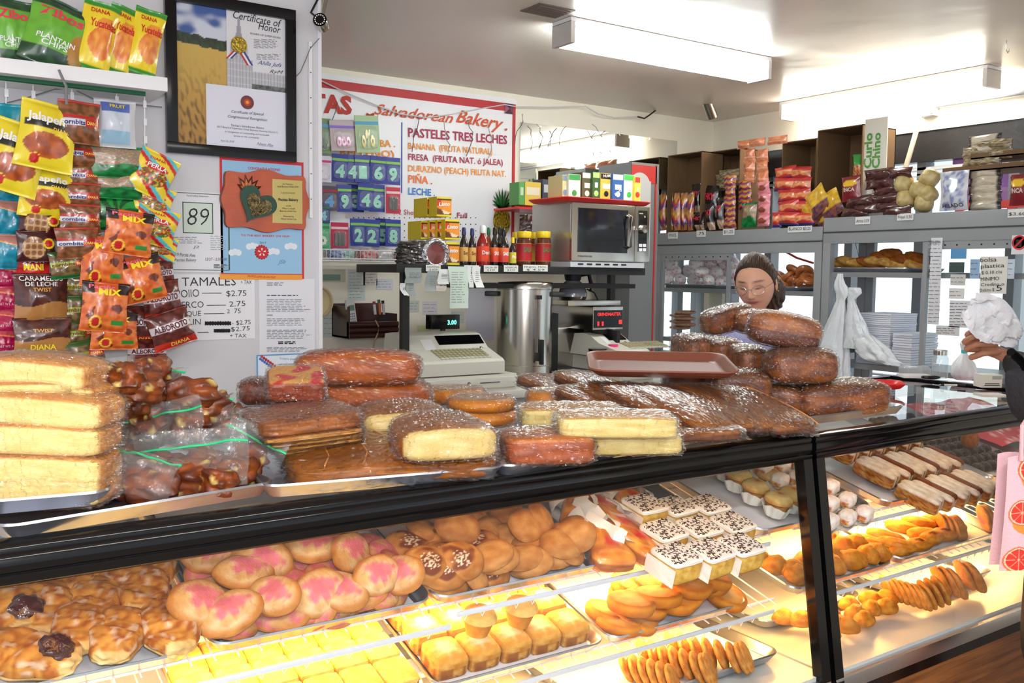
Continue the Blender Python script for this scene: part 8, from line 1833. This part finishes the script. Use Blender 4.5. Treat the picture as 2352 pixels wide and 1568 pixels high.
for i, (lb, x, cc) in enumerate((('blue packet lying in the wire basket', 775, C(60, 110, 190)), ('green and white packet lying in the basket', 790, C(120, 200, 180)), ('red packet lying in the basket middle', 842, C(210, 50, 50)), ('dark red packet at the basket end', 905, C(130, 30, 40)), ('white patterned packet in the basket', 880, C(200, 200, 204)))):
    f = MB(); q_ = P(x, 578, Y=4.56); q_.z = z0_+0.025; blob(f, (0.10, 0.1, 0.06), M_PRINT, lambda q, n, cc=cc: mixc(cc, WH, 0.3+n), 7, 4, None, M=Matrix.Translation(q_), nz=0.12, seed=i); o = kid(f, 'packet', thing('decoration_packet', lb, 'packet', Matrix.Translation(q_), 'packets in the wire basket'), True)
# ------------------------------------------------------------ grey glazed cabinets before the street window
XC = 4.40; CPn = Pl(X=XC)
def ybox(f, pl, x0, y0, x1, y1, d0, d1, m, col=(1, 1, 1, 1), bev=0):
    """box whose face fills the given stretch of the cabinet front plane; runs d0..d1 behind it"""
    ya, yb = -pl.st(x1, (y0+y1)/2)[0], -pl.st(x0, (y0+y1)/2)[0]; za, zb_ = pl.st((x0+x1)/2, y1)[1], pl.st((x0+x1)/2, y0)[1]
    f.box(pl.X+d0, pl.X+d1, min(ya, yb), max(ya, yb), za, zb_, m, col, bev=bev); return f
def cabinet(label, xl_, xr_, ytl, shelves, posts, door):
    yA, yB2 = -CPn.st(xr_, 600)[0], -CPn.st(xl_, 600)[0]; zt_ = CPn.st(xl_, ytl)[1]; D = 0.42
    r = thing('glazed_cabinet', label, 'cabinet', Matrix.Translation((XC, (yA+yB2)/2, 0)), 'grey glazed cabinets')
    f = MB(); f.box(XC-0.01, XC+D, yA, yB2, zt_-0.02, zt_, M_GREY); kid(f, 'top_panel', r)
    f = MB(); f.box(XC-0.012, XC+0.03, yA, yB2, zt_-0.145, zt_-0.001, M_GREY, bev=0.004); f.box(XC-0.017, XC-0.010, yA, yB2, zt_-0.085, zt_-0.078, M_DGREY); kid(f, 'front_header', r, True)
    for y in (yA, yB2-0.05):
        f = MB(); f.box(XC-0.012, XC+0.03, y, y+0.05, 0, zt_-0.14, M_GREY, bev=0.003); kid(f, 'front_post', r, True)
        f = MB(); f.box(XC+D-0.03, XC+D, y, y+0.05, 0, zt_-0.02, M_GREY); kid(f, 'rear_post', r)
    f = MB(); f.box(XC, XC+D, yA, yB2, 0, 0.72, M_GREY); kid(f, 'lower_body', r)
    for (ys, xa_) in shelves:
        z = CPn.st(xa_, ys)[1]; f = MB(); f.box(XC+0.01, XC+D-0.02, yA+0.05, yB2-0.05, z-0.028, z, mat('cabinet_shelf', C(150, 152, 156), rough=0.35, metal=0.4)); kid(f, 'shelf', r)
    for x in posts:
        y = -CPn.st(x, 650)[0]; f = MB(); f.box(XC-0.006, XC+0.012, y-0.012, y+0.012, 0.72, zt_-0.14, M_GREY); kid(f, 'door_stile', r)
    a, b = -CPn.st(door[1], 650)[0], -CPn.st(door[0], 650)[0]
    f = MB(); f.box(XC-0.004, XC+0.002, a, b, 0.75, zt_-0.17, M_GLASS); kid(f, 'sliding_glass_door', r)
    f = MB(); f.box(XC-0.008, XC+0.008, a, b, zt_-0.185, zt_-0.145, M_GREY); y = a+0.03
    while y < b: f.box(XC-0.0095, XC-0.007, y-0.004, y+0.004, zt_-0.168, zt_-0.160, M_BLKM); y += 0.062
    kid(f, 'drilled_door_rail', r)
    return r, zt_
CA, ZA = cabinet('grey glazed cabinet nearer the room corner with sugared buns inside', 1507, 1890, 536, ((662, 1600), (780, 1600)), (1521, 1673), (1516, 1680))
CBb, ZB = cabinet('grey glazed cabinet near the customer with paper notes on its door', 1892, 2420, 501, ((625, 2000), (838, 2000)), (2124, ), (2124, 2420))
ZS1, ZS2, ZS3, ZS4 = CPn.st(1600, 662)[1], CPn.st(1600, 780)[1], CPn.st(2000, 625)[1], CPn.st(2000, 838)[1]
IN = Pl(X=XC+0.16)
# sugared white buns in film, heaped
def bunball():
    mb = MB(); blob(mb, (0.105, 0.095, 0.085), mat('wrapped_white_bun', rough=0.35, coat=0.8, bump=0.5, bscale=40), lambda q, n: mixc(C(236, 226, 224), C(226, 90, 140), sstep(0.22, 0.42, n+0.25*noise.noise(q*6))), 9, 2, None, nz=0.12, nsc=4); return mb
bb = [(1530, 640), (1562, 642), (1596, 644), (1628, 645), (1660, 648), (1688, 646), (1524, 620), (1550, 622), (1580, 622), (1612, 624), (1645, 626), (1676, 626), (1600, 604), (1632, 604), (1662, 606), (1520, 600), (1648, 588), (1684, 604), (1540, 606), (1620, 592), (1675, 590)]
bl = spot_labels(bb, 'white and pink bun in clear film', 'corner cabinet', 4)
for i, ((x, y), l) in enumerate(zip(bb, bl)):
    p_ = Pl(X=XC+0.10+0.10*(i % 3)).p(x, y); o = cached('bunball', bunball, 'wrapped_bun', None, Matrix.Translation(p_) @ Matrix.Rotation(i*1.3, 4, 'Z') @ Matrix.Rotation(i*0.7, 4, 'X') @ Matrix.Scale(0.92 if i % 2 else 1.04, 4), auto=60); tag(o, l, 'bun', 'white and pink buns in the cabinet')
def ringb():
    mb = MB(); vs = []; 
    for i in range(20):
        for j in range(10):
            a, b = 2*pi*i/20, 2*pi*j/10; r_ = 0.036+0.019*cos(b); vs.append(Vector((r_*cos(a), r_*sin(a), 0.017*sin(b))))
    mb.add(vs, [(i*10+j, ((i+1) % 20)*10+j, ((i+1) % 20)*10+(j+1) % 10, i*10+(j+1) % 10) for i in range(20) for j in range(10)], M_GLAZE, C(176, 104, 50)); return mb
rb = [(1800, 648), (1825, 650), (1850, 651), (1812, 634), (1838, 636), (1858, 638), (1795, 636), (1824, 622), (1848, 624)]
for i, ((x, y), l) in enumerate(zip(rb, spot_labels(rb, 'brown ring shaped roll', 'corner cabinet beside the woman', 3))):
    o = cached('ringb', ringb, 'ring_roll', None, Matrix.Translation(Pl(X=XC+0.12).p(x, y)) @ Matrix.Rotation(0.5+i, 4, 'Z') @ Matrix.Rotation(0.7, 4, 'X')); tag(o, l, 'roll', 'brown ring rolls')
def trayin(label, x0, x1, y, Z):
    a, b = -IN.st(x1, y)[0], -IN.st(x0, y)[0]; M = frame((XC+0.20, (a+b)/2, Z+0.002), (0, -1, 0), (0, 0, 1)); r = thing('sheet_pan', label, 'baking tray', M, 'sheet pans inside the cabinets'); pan_mb(b-a, 0.34, h=0.022).build('pan_body', r)
trayin('sheet pan of white and pink buns in the corner cabinet', 1516, 1680, 660, ZS1); trayin('sheet pan of brown ring rolls in the corner cabinet', 1768, 1866, 660, ZS1); trayin('sheet pan of long rolls in the cabinet near the customer', 1912, 2122, 620, ZS3)
for i in range(6):
    p_ = Pl(X=XC+0.15).p(1562+12*(i % 2), 752-7*i); f = MB(); blob(f, (0.15, 0.13, 0.03), M_WRAPB, lambda q, n: mixc(C(214, 170, 140), C(170, 110, 80), 0.5+n), 8, 2.4, None, M=Matrix.Translation(p_)); o = kid(f, 'flat_bread', thing('flat_bread', f"flat wrapped bread round, {ORD[i]} from the bottom of its pile on the lower shelf", 'bread', Matrix.Translation(p_), 'flat breads on the lower shelf'), True)
def rollmb(pale):
    def g():
        mb = MB(); blob(mb, (0.16, 0.06, 0.055), M_SUGAR, lambda q, n: mixc(C(236, 196, 120) if pale else C(190, 116, 58), C(206, 150, 80) if pale else C(150, 84, 38), 0.5+1.3*n), 9, 2.3, lambda q: Vector((q.x, q.y+0.3*q.x*q.x*(0 if not pale else 1), q.z)), nz=0.08); return mb
    return g
lr = [(1932, 603, 1, 1.2), (1953, 602, 1, 1.1), (1974, 603, 1, 1.3), (2000, 604, 0, 0.6), (2020, 598, 1, 0.9), (2045, 604, 1, 0.3), (2072, 606, 1, 0.2), (2098, 605, 1, 0.1), (2030, 588, 0, 0.2), (2058, 592, 0, -0.3), (2085, 594, 0, 0.2), (2110, 592, 0, 0.1), (2045, 582, 0, -0.2)]
for i, ((x, y, pl_, a), l) in enumerate(zip(lr, spot_labels([q[:2] for q in lr], ['pale twisted roll' if q[2] else 'long brown roll' for q in lr], 'cabinet tray near customer', 2))):
    o = cached(('roll', pl_), rollmb(pl_), 'long_roll', None, Matrix.Translation(IN.p(x, y)) @ Matrix.Rotation(R(-90)+a, 4, 'Z') @ Matrix.Rotation(0.25*(i % 2), 4, 'Y')); tag(o, l, 'roll', 'long rolls in the cabinet')
# red cord behind the woman, thin wires in the cabinet
wirepx('red cord slanting across the glass behind the woman', [(1760, 545), (1790, 570), (1830, 592), (1868, 604)], 0, 0.007, C(220, 70, 60), X=XC+0.3, name='cord')
wirepx('thin dark wire looping inside the cabinet near the window', [(1915, 560), (1955, 545), (1985, 530), (1965, 560), (1975, 600)], 0, 0.002, C(90, 90, 92), X=XC+0.38)
# stacked paper bags and hanging white plastic bags
for i, (lb, x0, y0, x1, y1) in enumerate((('tall stack of white paper bags on the lower cabinet shelf', 1994, 716, 2070, 822), ('low stack of white paper bags beside the tall stack', 2076, 762, 2120, 822))):
    r = root_at('paper_bag_stack', lb, 'paper bags', IN.p((x0+x1)/2, y1)); ya, yb = -IN.st(x1, 770)[0], -IN.st(x0, 770)[0]; zt_ = IN.st(x0, y0)[1]; n = 26 if i == 0 else 14; zz0 = ZS4
    f = MB(); s_ = random.Random(i)
    for k in range(n):
        za_ = zz0+(zt_-zz0)*k/n; d = s_.uniform(-0.008, 0.008); f.box(XC+0.06+d, XC+0.30+d, ya+d, yb+d, za_, za_+(zt_-zz0)/n*0.86, M_PAPER, C(222, 226, 236))
    o = kid(f, 'bag_layers', r); o['kind'] = 'stuff'
BGp = Pl(X=XC-0.05)
def hangbag(label, pts, seed):
    """white thin bag hanging in folds: rows of (px, py, half width px)"""
    q0 = BGp.p(pts[0][0], pts[0][1]); r = thing('plastic_bag', label, 'plastic bag', Matrix.Translation(q0), 'white plastic bags hung on the cabinet')
    f = MB(); n = len(pts)-1
    def fn(u, v):
        t = v*n; i = min(n-1, int(t)); t -= i; x = pts[i][0]*(1-t)+pts[i+1][0]*t; y = pts[i][1]*(1-t)+pts[i+1][1]*t; w = pts[i][2]*(1-t)+pts[i+1][2]*t
        a = 2*pi*u; k = 1+0.16*sin(5*a+seed+v*6)+0.35*noise.noise(Vector((cos(a)*2, sin(a)*2, v*7+seed)))+0.12*noise.noise(Vector((cos(a)*6, sin(a)*6, v*18))); c_ = BGp.p(x, y); wm = pxm(w, c_)
        return c_+Vector((wm*0.45*sin(a)*k, -wm*cos(a)*k*1.2, 0))
    f.grid(fn, 60, 26, mat('white_film', C(226, 232, 238), rough=0.3, bump=0.8, bscale=14, sub=0.15)); kid(f, 'film', r, True, 180); return r
hangbag('white plastic bag knotted and hung at the cabinet post', [(1930, 628, 5), (1928, 650, 10), (1935, 672, 14), (1932, 690, 9), (1925, 730, 18), (1912, 790, 30), (1905, 850, 38), (1912, 872, 36)], 1)
hangbag('white plastic bag with twisted top beside the first one', [(1962, 660, 10), (1965, 672, 14), (1955, 690, 7), (1962, 730, 16), (1970, 770, 24), (1962, 800, 22)], 2)
hangbag('heap of white plastic bags slumping over the shelf edge', [(1965, 735, 14), (1980, 770, 24), (2000, 800, 34), (2020, 826, 36), (2045, 838, 20)], 3)
# notes on the sliding door
DR = Pl(X=XC-0.012)
NT_ = [('long narrow handwritten flavour list on the cabinet door', 2131, 546, 2166, 745, C(222, 224, 230), 22, [('Donasita', (2137, 560), (2162, 558), 7)]), ('blue and yellow card on the door', 2184, 571, 2221, 594, C(90, 150, 200), 0, None), ('dark green card on the door below the blue one', 2180, 602, 2216, 626, C(60, 78, 74), 2, None), ('grey business card third down the door', 2183, 630, 2219, 655, C(206, 208, 204), 2, None), ('white card with a black bottom strip', 2180, 662, 2216, 686, C(224, 226, 224), 2, None),
       ('white notice low on the cabinet door', 2180, 690, 2235, 752, C(222, 226, 230), 8, None), ('blue bordered leaflet partly under the handwritten notice', 2228, 595, 2252, 640, C(150, 180, 210), 3, None), ('small red and blue card above the paper bag', 2250, 688, 2278, 712, C(190, 190, 120), 0, None), ('blue edged card right of the handwritten notice', 2314, 595, 2332, 640, C(200, 214, 230), 3, None), ('white slip above the tip jar', 2150, 748, 2205, 770, C(220, 222, 224), 3, None)]
for i, a_ in enumerate(NT_): wpaper(a_[0], a_[1], a_[2], a_[3], a_[4], a_[5], a_[6], pl=DR, group='notes on the cabinet door', txt=a_[7], lc=C(80, 80, 86))
wpaper('handwritten plastic bag fee notice on the door', 2250, 589, 2316, 674, C(226, 226, 218), 0, pl=DR, group='notes on the cabinet door', txt=[('bolsa', (2253, 602), (2290, 600), 10), ('plastica', (2254, 616), (2308, 613), 9), ('$ 0.10 c/u', (2256, 630), (2302, 627), 7), ('MINIMO', (2254, 645), (2296, 643), 8), ('Credito o', (2254, 657), (2308, 655), 7), ('Debito $', (2252, 670), (2285, 668), 7), ('5', (2290, 668), (2303, 667), 13)])
r = wpaper('red and black prohibition sign at the top of the door', 2323, 540, 2362, 584, C(228, 228, 230), 0, pl=DR, group='notes on the cabinet door')
f = MB(); q_ = DR.p(2341, 557, 0.004); Mx = Matrix.Translation(q_) @ Matrix.Rotation(R(-90), 4, 'Y')
f.lathe([(0.026, 0), (0.032, 0.001), (0.034, 0)], M_CARD, C(206, 44, 50), 24, Mx); f.box(-0.02, 0.014, -0.012, 0.016, 0, 0.0005, M_CARD, C(30, 30, 34), M=Mx); f.box(-0.004, 0.004, -0.028, 0.028, 0.0008, 0.0014, M_CARD, C(206, 44, 50), M=Mx @ Matrix.Rotation(0.8, 4, 'Z')); kid(f, 'symbol', r)
# price labels on the headers
HP_ = Pl(X=XC-0.014)
for lb, x0, y0, x1, y1, t in (('white price tag on the corner cabinet header, first from the corner', 1535, 533, 1558, 548, 'PINOL'), ('white price tag on the corner cabinet header, second', 1600, 529, 1622, 544, '.75'), ('white price tag on the corner cabinet header, third', 1661, 525, 1688, 540, '$1.25'), ('long white price tag on the corner cabinet header', 1810, 519, 1866, 533, 'BLANCO $3.25'), ('white price tag at the second cabinet header start', 1965, 498, 2000, 515, 'Arroz 3.59'), ('white price tag in the middle of the second header', 2061, 490, 2099, 506, 'Frijol 3.50'), ('white price tag at the end of the second header', 2315, 480, 2360, 499, '$3.60')):
    wpaper(lb, x0, y0, x1, y1, C(228, 228, 226), 0, pl=HP_, group='price tags on the cabinets', txt=[(t, (x0+3, y1-4), (x1-3, y1-5), 7)], name='price_tag', cat='price tag')

# ------------------------------------------------------------ goods on top of the cabinets
TA = Pl(X=XC+0.05)
def cbox(label, x0, y0, x1, y1, ZT_, dX=0.12, d=0.26, side=None, ybot=None):
    pl_ = Pl(X=XC+dX); ya, yb = -pl_.st(x1, y0+20)[0], -pl_.st(x0, y0+20)[0]; zt_ = pl_.st((x0+x1)/2, y0)[1]; t = 0.006
    r = thing('cardboard_box', label, 'box', Matrix.Translation((XC+dX, (ya+yb)/2, ZT_)), 'opened cardboard boxes')
    f = MB(); X0, X1 = XC+dX, XC+dX+d
    f.box(X1-t, X1, ya, yb, ZT_, zt_, M_CARDB); kid(f, 'back_panel', r)
    for y in (ya, yb-t): f = MB(); f.box(X0, X1, y, y+t, ZT_, zt_, M_CARDB); kid(f, 'side_panel', r)
    f = MB(); f.box(X0, X1, ya, yb, ZT_, ZT_+t, M_CARDB); kid(f, 'bottom_panel', r)
    f = MB(); f.box(X0, X1, ya, yb, zt_-t, zt_, M_CARDB); kid(f, 'top_panel', r)
    return r, ya, yb, zt_
cbox('dark open cardboard box nearest the red arched cabinet', 1534, 352, 1612, 450, ZA, 0.02, 0.2); cbox('open cardboard box under the pale orange packs', 1617, 345, 1700, 440, ZA); cbox('open cardboard box behind the bread roll packets', 1797, 322, 1876, 430, ZA)
r, ya, yb, zt_ = cbox('largest cardboard box with a white side and green print', 1878, 292, 1982, 440, ZA+0.02, 0.06, 0.3)
yW = -Pl(X=XC+0.05).st(2036, 350)[0]; ya = -Pl(X=XC+0.05).st(1984, 350)[0]
f = MB(); f.box(XC+0.05, XC+0.058, yW, ya-0.002, ZB, zt_+0.02, mat('white_board', C(232, 230, 218), rough=0.7)); kid(f, 'white_side', r)
f = MB(); SP = Pl(X=XC+0.05)
for t, x in (('Curlo', 1998), ('Chino', 2017)):
    A = SP.st(x+3, 386); h = 0.045; f.text(t, A[0], A[1], h, M_INK, C(90, 160, 70), fn=lambda a, z: SP.w(a, z, 0.003), bold=0.03, ang=pi/2, w=0.19)
kid(f, 'green_lettering', r)
STY['hotdog'] = (lambda u, v, n: mixc(C(226, 110, 60), C(240, 180, 120), 0.5+n) if 0.35+0.05*sin(u*5) < v < 0.75 else C(60, 60, 140) if v < 0.15 else C(206, 60, 60), [])
STY['cookie'] = (lambda u, v, n: [C(200, 130, 70), C(80, 60, 130), C(196, 60, 60), C(214, 170, 80)][int((v*9+0.5*sin(u*6))) % 4], [])
STY['chiky'] = (lambda u, v, n: C(30, 22, 24) if v > 0.3 or u < -0.2 else mixc(C(206, 190, 170), C(150, 100, 60), 0.5+n), [('CHIKY', 0, 0.55, 0.2, C(220, 40, 60), 1.5, 0.03)])
STY['pinkbox'] = (lambda u, v, n: C(236, 150, 160) if dist(u, v, 0, 0.45, 0.6, 0.25) > 1 else C(150, 70, 50), [])
STY['orange'] = (lambda u, v, n: mixc(C(232, 132, 66), C(236, 170, 140), 0.4+n) if abs(sin(v*8)) > 0.2 else C(244, 190, 170), [])
STY['yel'] = (lambda u, v, n: mixc(C(236, 196, 50), C(206, 150, 40), 0.5+n) if v > 0.35 else mixc(C(150, 80, 50), C(70, 50, 90), 0.5+2*n), [])
STY['maroon'] = (lambda u, v, n: C(130, 28, 40) if dist(u, v, 0, 0.72, 0.8, 0.12) > 1 else C(236, 190, 50), [('INCA', 0, 0.4, 0.14, C(220, 200, 190), 1.2, 0.03)])
STY['bean'] = (lambda u, v, n: mixc(C(62, 28, 30), C(96, 56, 52), 0.4+1.5*n), [])
STY['flour'] = (lambda u, v, n: mixc(C(214, 206, 188), C(190, 176, 152), 0.5+n) if abs(u) < 0.85 else C(60, 50, 50), [])
STY['spice'] = (lambda u, v, n: mixc(C(176, 160, 120), C(110, 96, 80), 0.5+1.6*n), [])
STY['knorr'] = (lambda u, v, n: C(40, 150, 60) if v > 0.45 else mixc(C(190, 40, 40), C(230, 190, 120), 0.5+2*n), [])
STY['blueclear'] = (lambda u, v, n: mixc(C(206, 210, 218), C(96, 110, 180), sstep(-0.1, 0.2, n)*0.8) if abs(u) < 0.75 else C(200, 202, 206), [('HELADO', 0, 0.08, 0.09, INK, 1.5, 0.01)])
GT = 'snack packets along the cabinet tops'
GD = []
for i in range(5): GD.append((f"clear wrapped cookie sleeve, {ORD[i]} from the arched red cabinet", 1523+16*i, 486, 20, 84, 0.04, 'cookie', 0.04+0.03*(i % 2)))
GD += [(f"black cookie pack with red lettering, {l}", x, y, w, h, a, 'chiky', dx) for l, x, y, w, h, a, dx in (('upright and leaning on the dark box', 1600, 458, 26, 70, 0.05, 0.1), ('lying low in front', 1605, 508, 34, 40, 0.0, 0.04), ('wide with a biscuit picture', 1632, 462, 40, 70, -0.1, 0.08), ('tall at the front', 1632, 498, 24, 60, 0.05, 0.03), ('second tall at the front', 1655, 490, 22, 70, 0.0, 0.04))]
for i in range(5): GD.append((f"yellow and pink cookie sleeve, {ORD[i]} up beside the black packs", 1677, 512-24*i, 32, 28, 0, 'cookie', 0.05))
for i in range(3): GD.append((f"clear bag of yellow cookies behind the green bag, {ORD[i]} up", 1712, 470-22*i, 36, 26, 0, 'cookie', 0.09))
for i in range(4): GD.append((f"dark speckled candy bag heaped in the second box, {ORD[i]} from its base", 1668+8*(i % 2), 428-10*i, 58, 18, 0, 'spice', 0.14))
GD.append(('green pack of hard candy with a gem picture', 1721, 494, 42, 56, 0, 'green', 0.03))
for i in range(4): GD.append((f"pink sandwich cookie box, {ORD[i]} from the header up", 1755, 506-25*i, 32, 26, 0, 'pinkbox', 0.04))
for i in range(6): GD.append((f"orange wafer pack, {ORD[i]} up the orange column", 1722+30*(i % 2), 408-21*(i//2)*1.2, 30, 30, 0, 'orange', 0.10))
for i, x in enumerate((1708, 1740, 1785)): GD.append((f"pale orange wafer pack on the very top of heap, {ORD[i]} from the corner", x, 332-5*i, 34+8*i, 18, 0, 'orange', 0.10))
for i in range(10): GD.append((f"clear packet of small sweet rolls, {ORD[i]} counted up from the header", 1812+34*(i % 2)-8*(i//5), 502-13*(i//2)*2, 56, 30, 0.06*((i % 3)-1), 'hotdog', 0.04+0.012*i))
GD.append(('clear packet of small sweet rolls lying beside the pink boxes', 1785, 505, 26, 34, 0, 'hotdog', 0.05))
for i, (x, y, a) in enumerate(((1880, 460, 0.6), (1908, 470, 0.5), (1868, 485, 0.6), (1900, 498, 0.3))): GD.append((f"yellow snack bag slumping before the largest box, {ORD[i]} of the cluster", x, y, 52, 58, a, 'yel', 0.02+0.02*i))
GD += [('maroon packet with yellow oval standing in front of white side', 1956, 434, 46, 56, 0.03, 'maroon', 0.0), ('green seasoning sachet inside the largest box', 1972, 378, 24, 46, 0, 'knorr', 0.08), ('clear bag of blue party cups with handwritten price', 2192, 438, 62, 88, 0.02, 'blueclear', 0.0), ('orange and white sachet at the frame edge of the cabinet top', 2342, 436, 40, 70, 0, 'maroon', 0.0)]
for i, (x, y, a) in enumerate(((2018, 400, .03), (2062, 398, 0), (2020, 420, 0.05), (2038, 438, 0.12), (1975, 462, 0.1), (2030, 455, 0.1), (1990, 478, 0.05), (2040, 474, 0.02), (1965, 488, 0), (2060, 484, 0))): GD.append((f"flat bag of dark red beans, {ORD[i]} counting down the heap", x, y, 66, 24, a, 'bean', 0.0))
for i in range(9): GD.append((f"flat bag of pale flour, {ORD[i]} from the bottom of the tall stack", 2262+2*(i % 2), 470-18.5*i, 70, 24, 0.02*((i % 3)-1), 'flour', 0.05))
for i in range(6): GD.append((f"small spice bag on the cardboard trays, {ORD[i]} from the flour up", 2240+28*(i % 3), 372-14*(i//2)-3*i, 54, 22, -0.05, 'spice', 0.04))
for i, (lb, x, y, w, h, a, stl, dx) in enumerate(GD):
    flat = h < w*0.6
    snack(lb, x, y, w, h, a, stl, seed=i, pl=Pl(X=XC+dx), group=GT, t=(pxm(h, TA.p(x, y))*0.9 if flat else None) or 0.05, name='snack_packet', res=(14, 16))
for i, (x, y, rx_) in enumerate(((2075, 424, 0.2), (2110, 438, 0.3), (2080, 458, 0), (2122, 466, 0.1), (2135, 410, 0.6), (2130, 448, 0.9))):
    c_ = Pl(X=XC+0.06).p(x, y); w = pxm(42, c_); r = thing('corn_dough_roll', f"cream coloured roll wrapped in clear film, {ORD[i]} of the heap beside the beans", 'food roll', Matrix.Translation(c_) @ Matrix.Rotation(R(35), 4, 'Z') @ Matrix.Rotation(rx_, 4, 'X'), 'cream rolls on the cabinet')
    f = MB(); blob(f, (0.20, w, w), M_WRAPB, lambda q, n: mixc(C(226, 210, 160), C(196, 176, 120), 0.5+n), 10, 3.2, None, nz=0.05, seed=i); f.build('roll', r, True, auto=60)
for i, (x0, x1, y) in enumerate(((2165, 2350, 388), (2230, 2350, 357))):
    pl_ = Pl(X=XC+0.02); ya, yb = -pl_.st(x1, y)[0], -pl_.st(x0, y)[0]; z = pl_.st((x0+x1)/2, y)[1]; f = MB(); f.box(XC+0.02, XC+0.26, ya, yb, z-0.006, z, M_CARDB); f.box(XC+0.02, XC+0.026, ya, yb, z-0.006, z+0.02, M_CARDB)
    kid(f, 'board', thing('cardboard_tray', ('lower cardboard tray wedged over the flour bags', 'upper cardboard tray carrying the spice bags')[i], 'tray', Matrix.Translation((XC+0.1, (ya+yb)/2, z)), 'cardboard trays'))
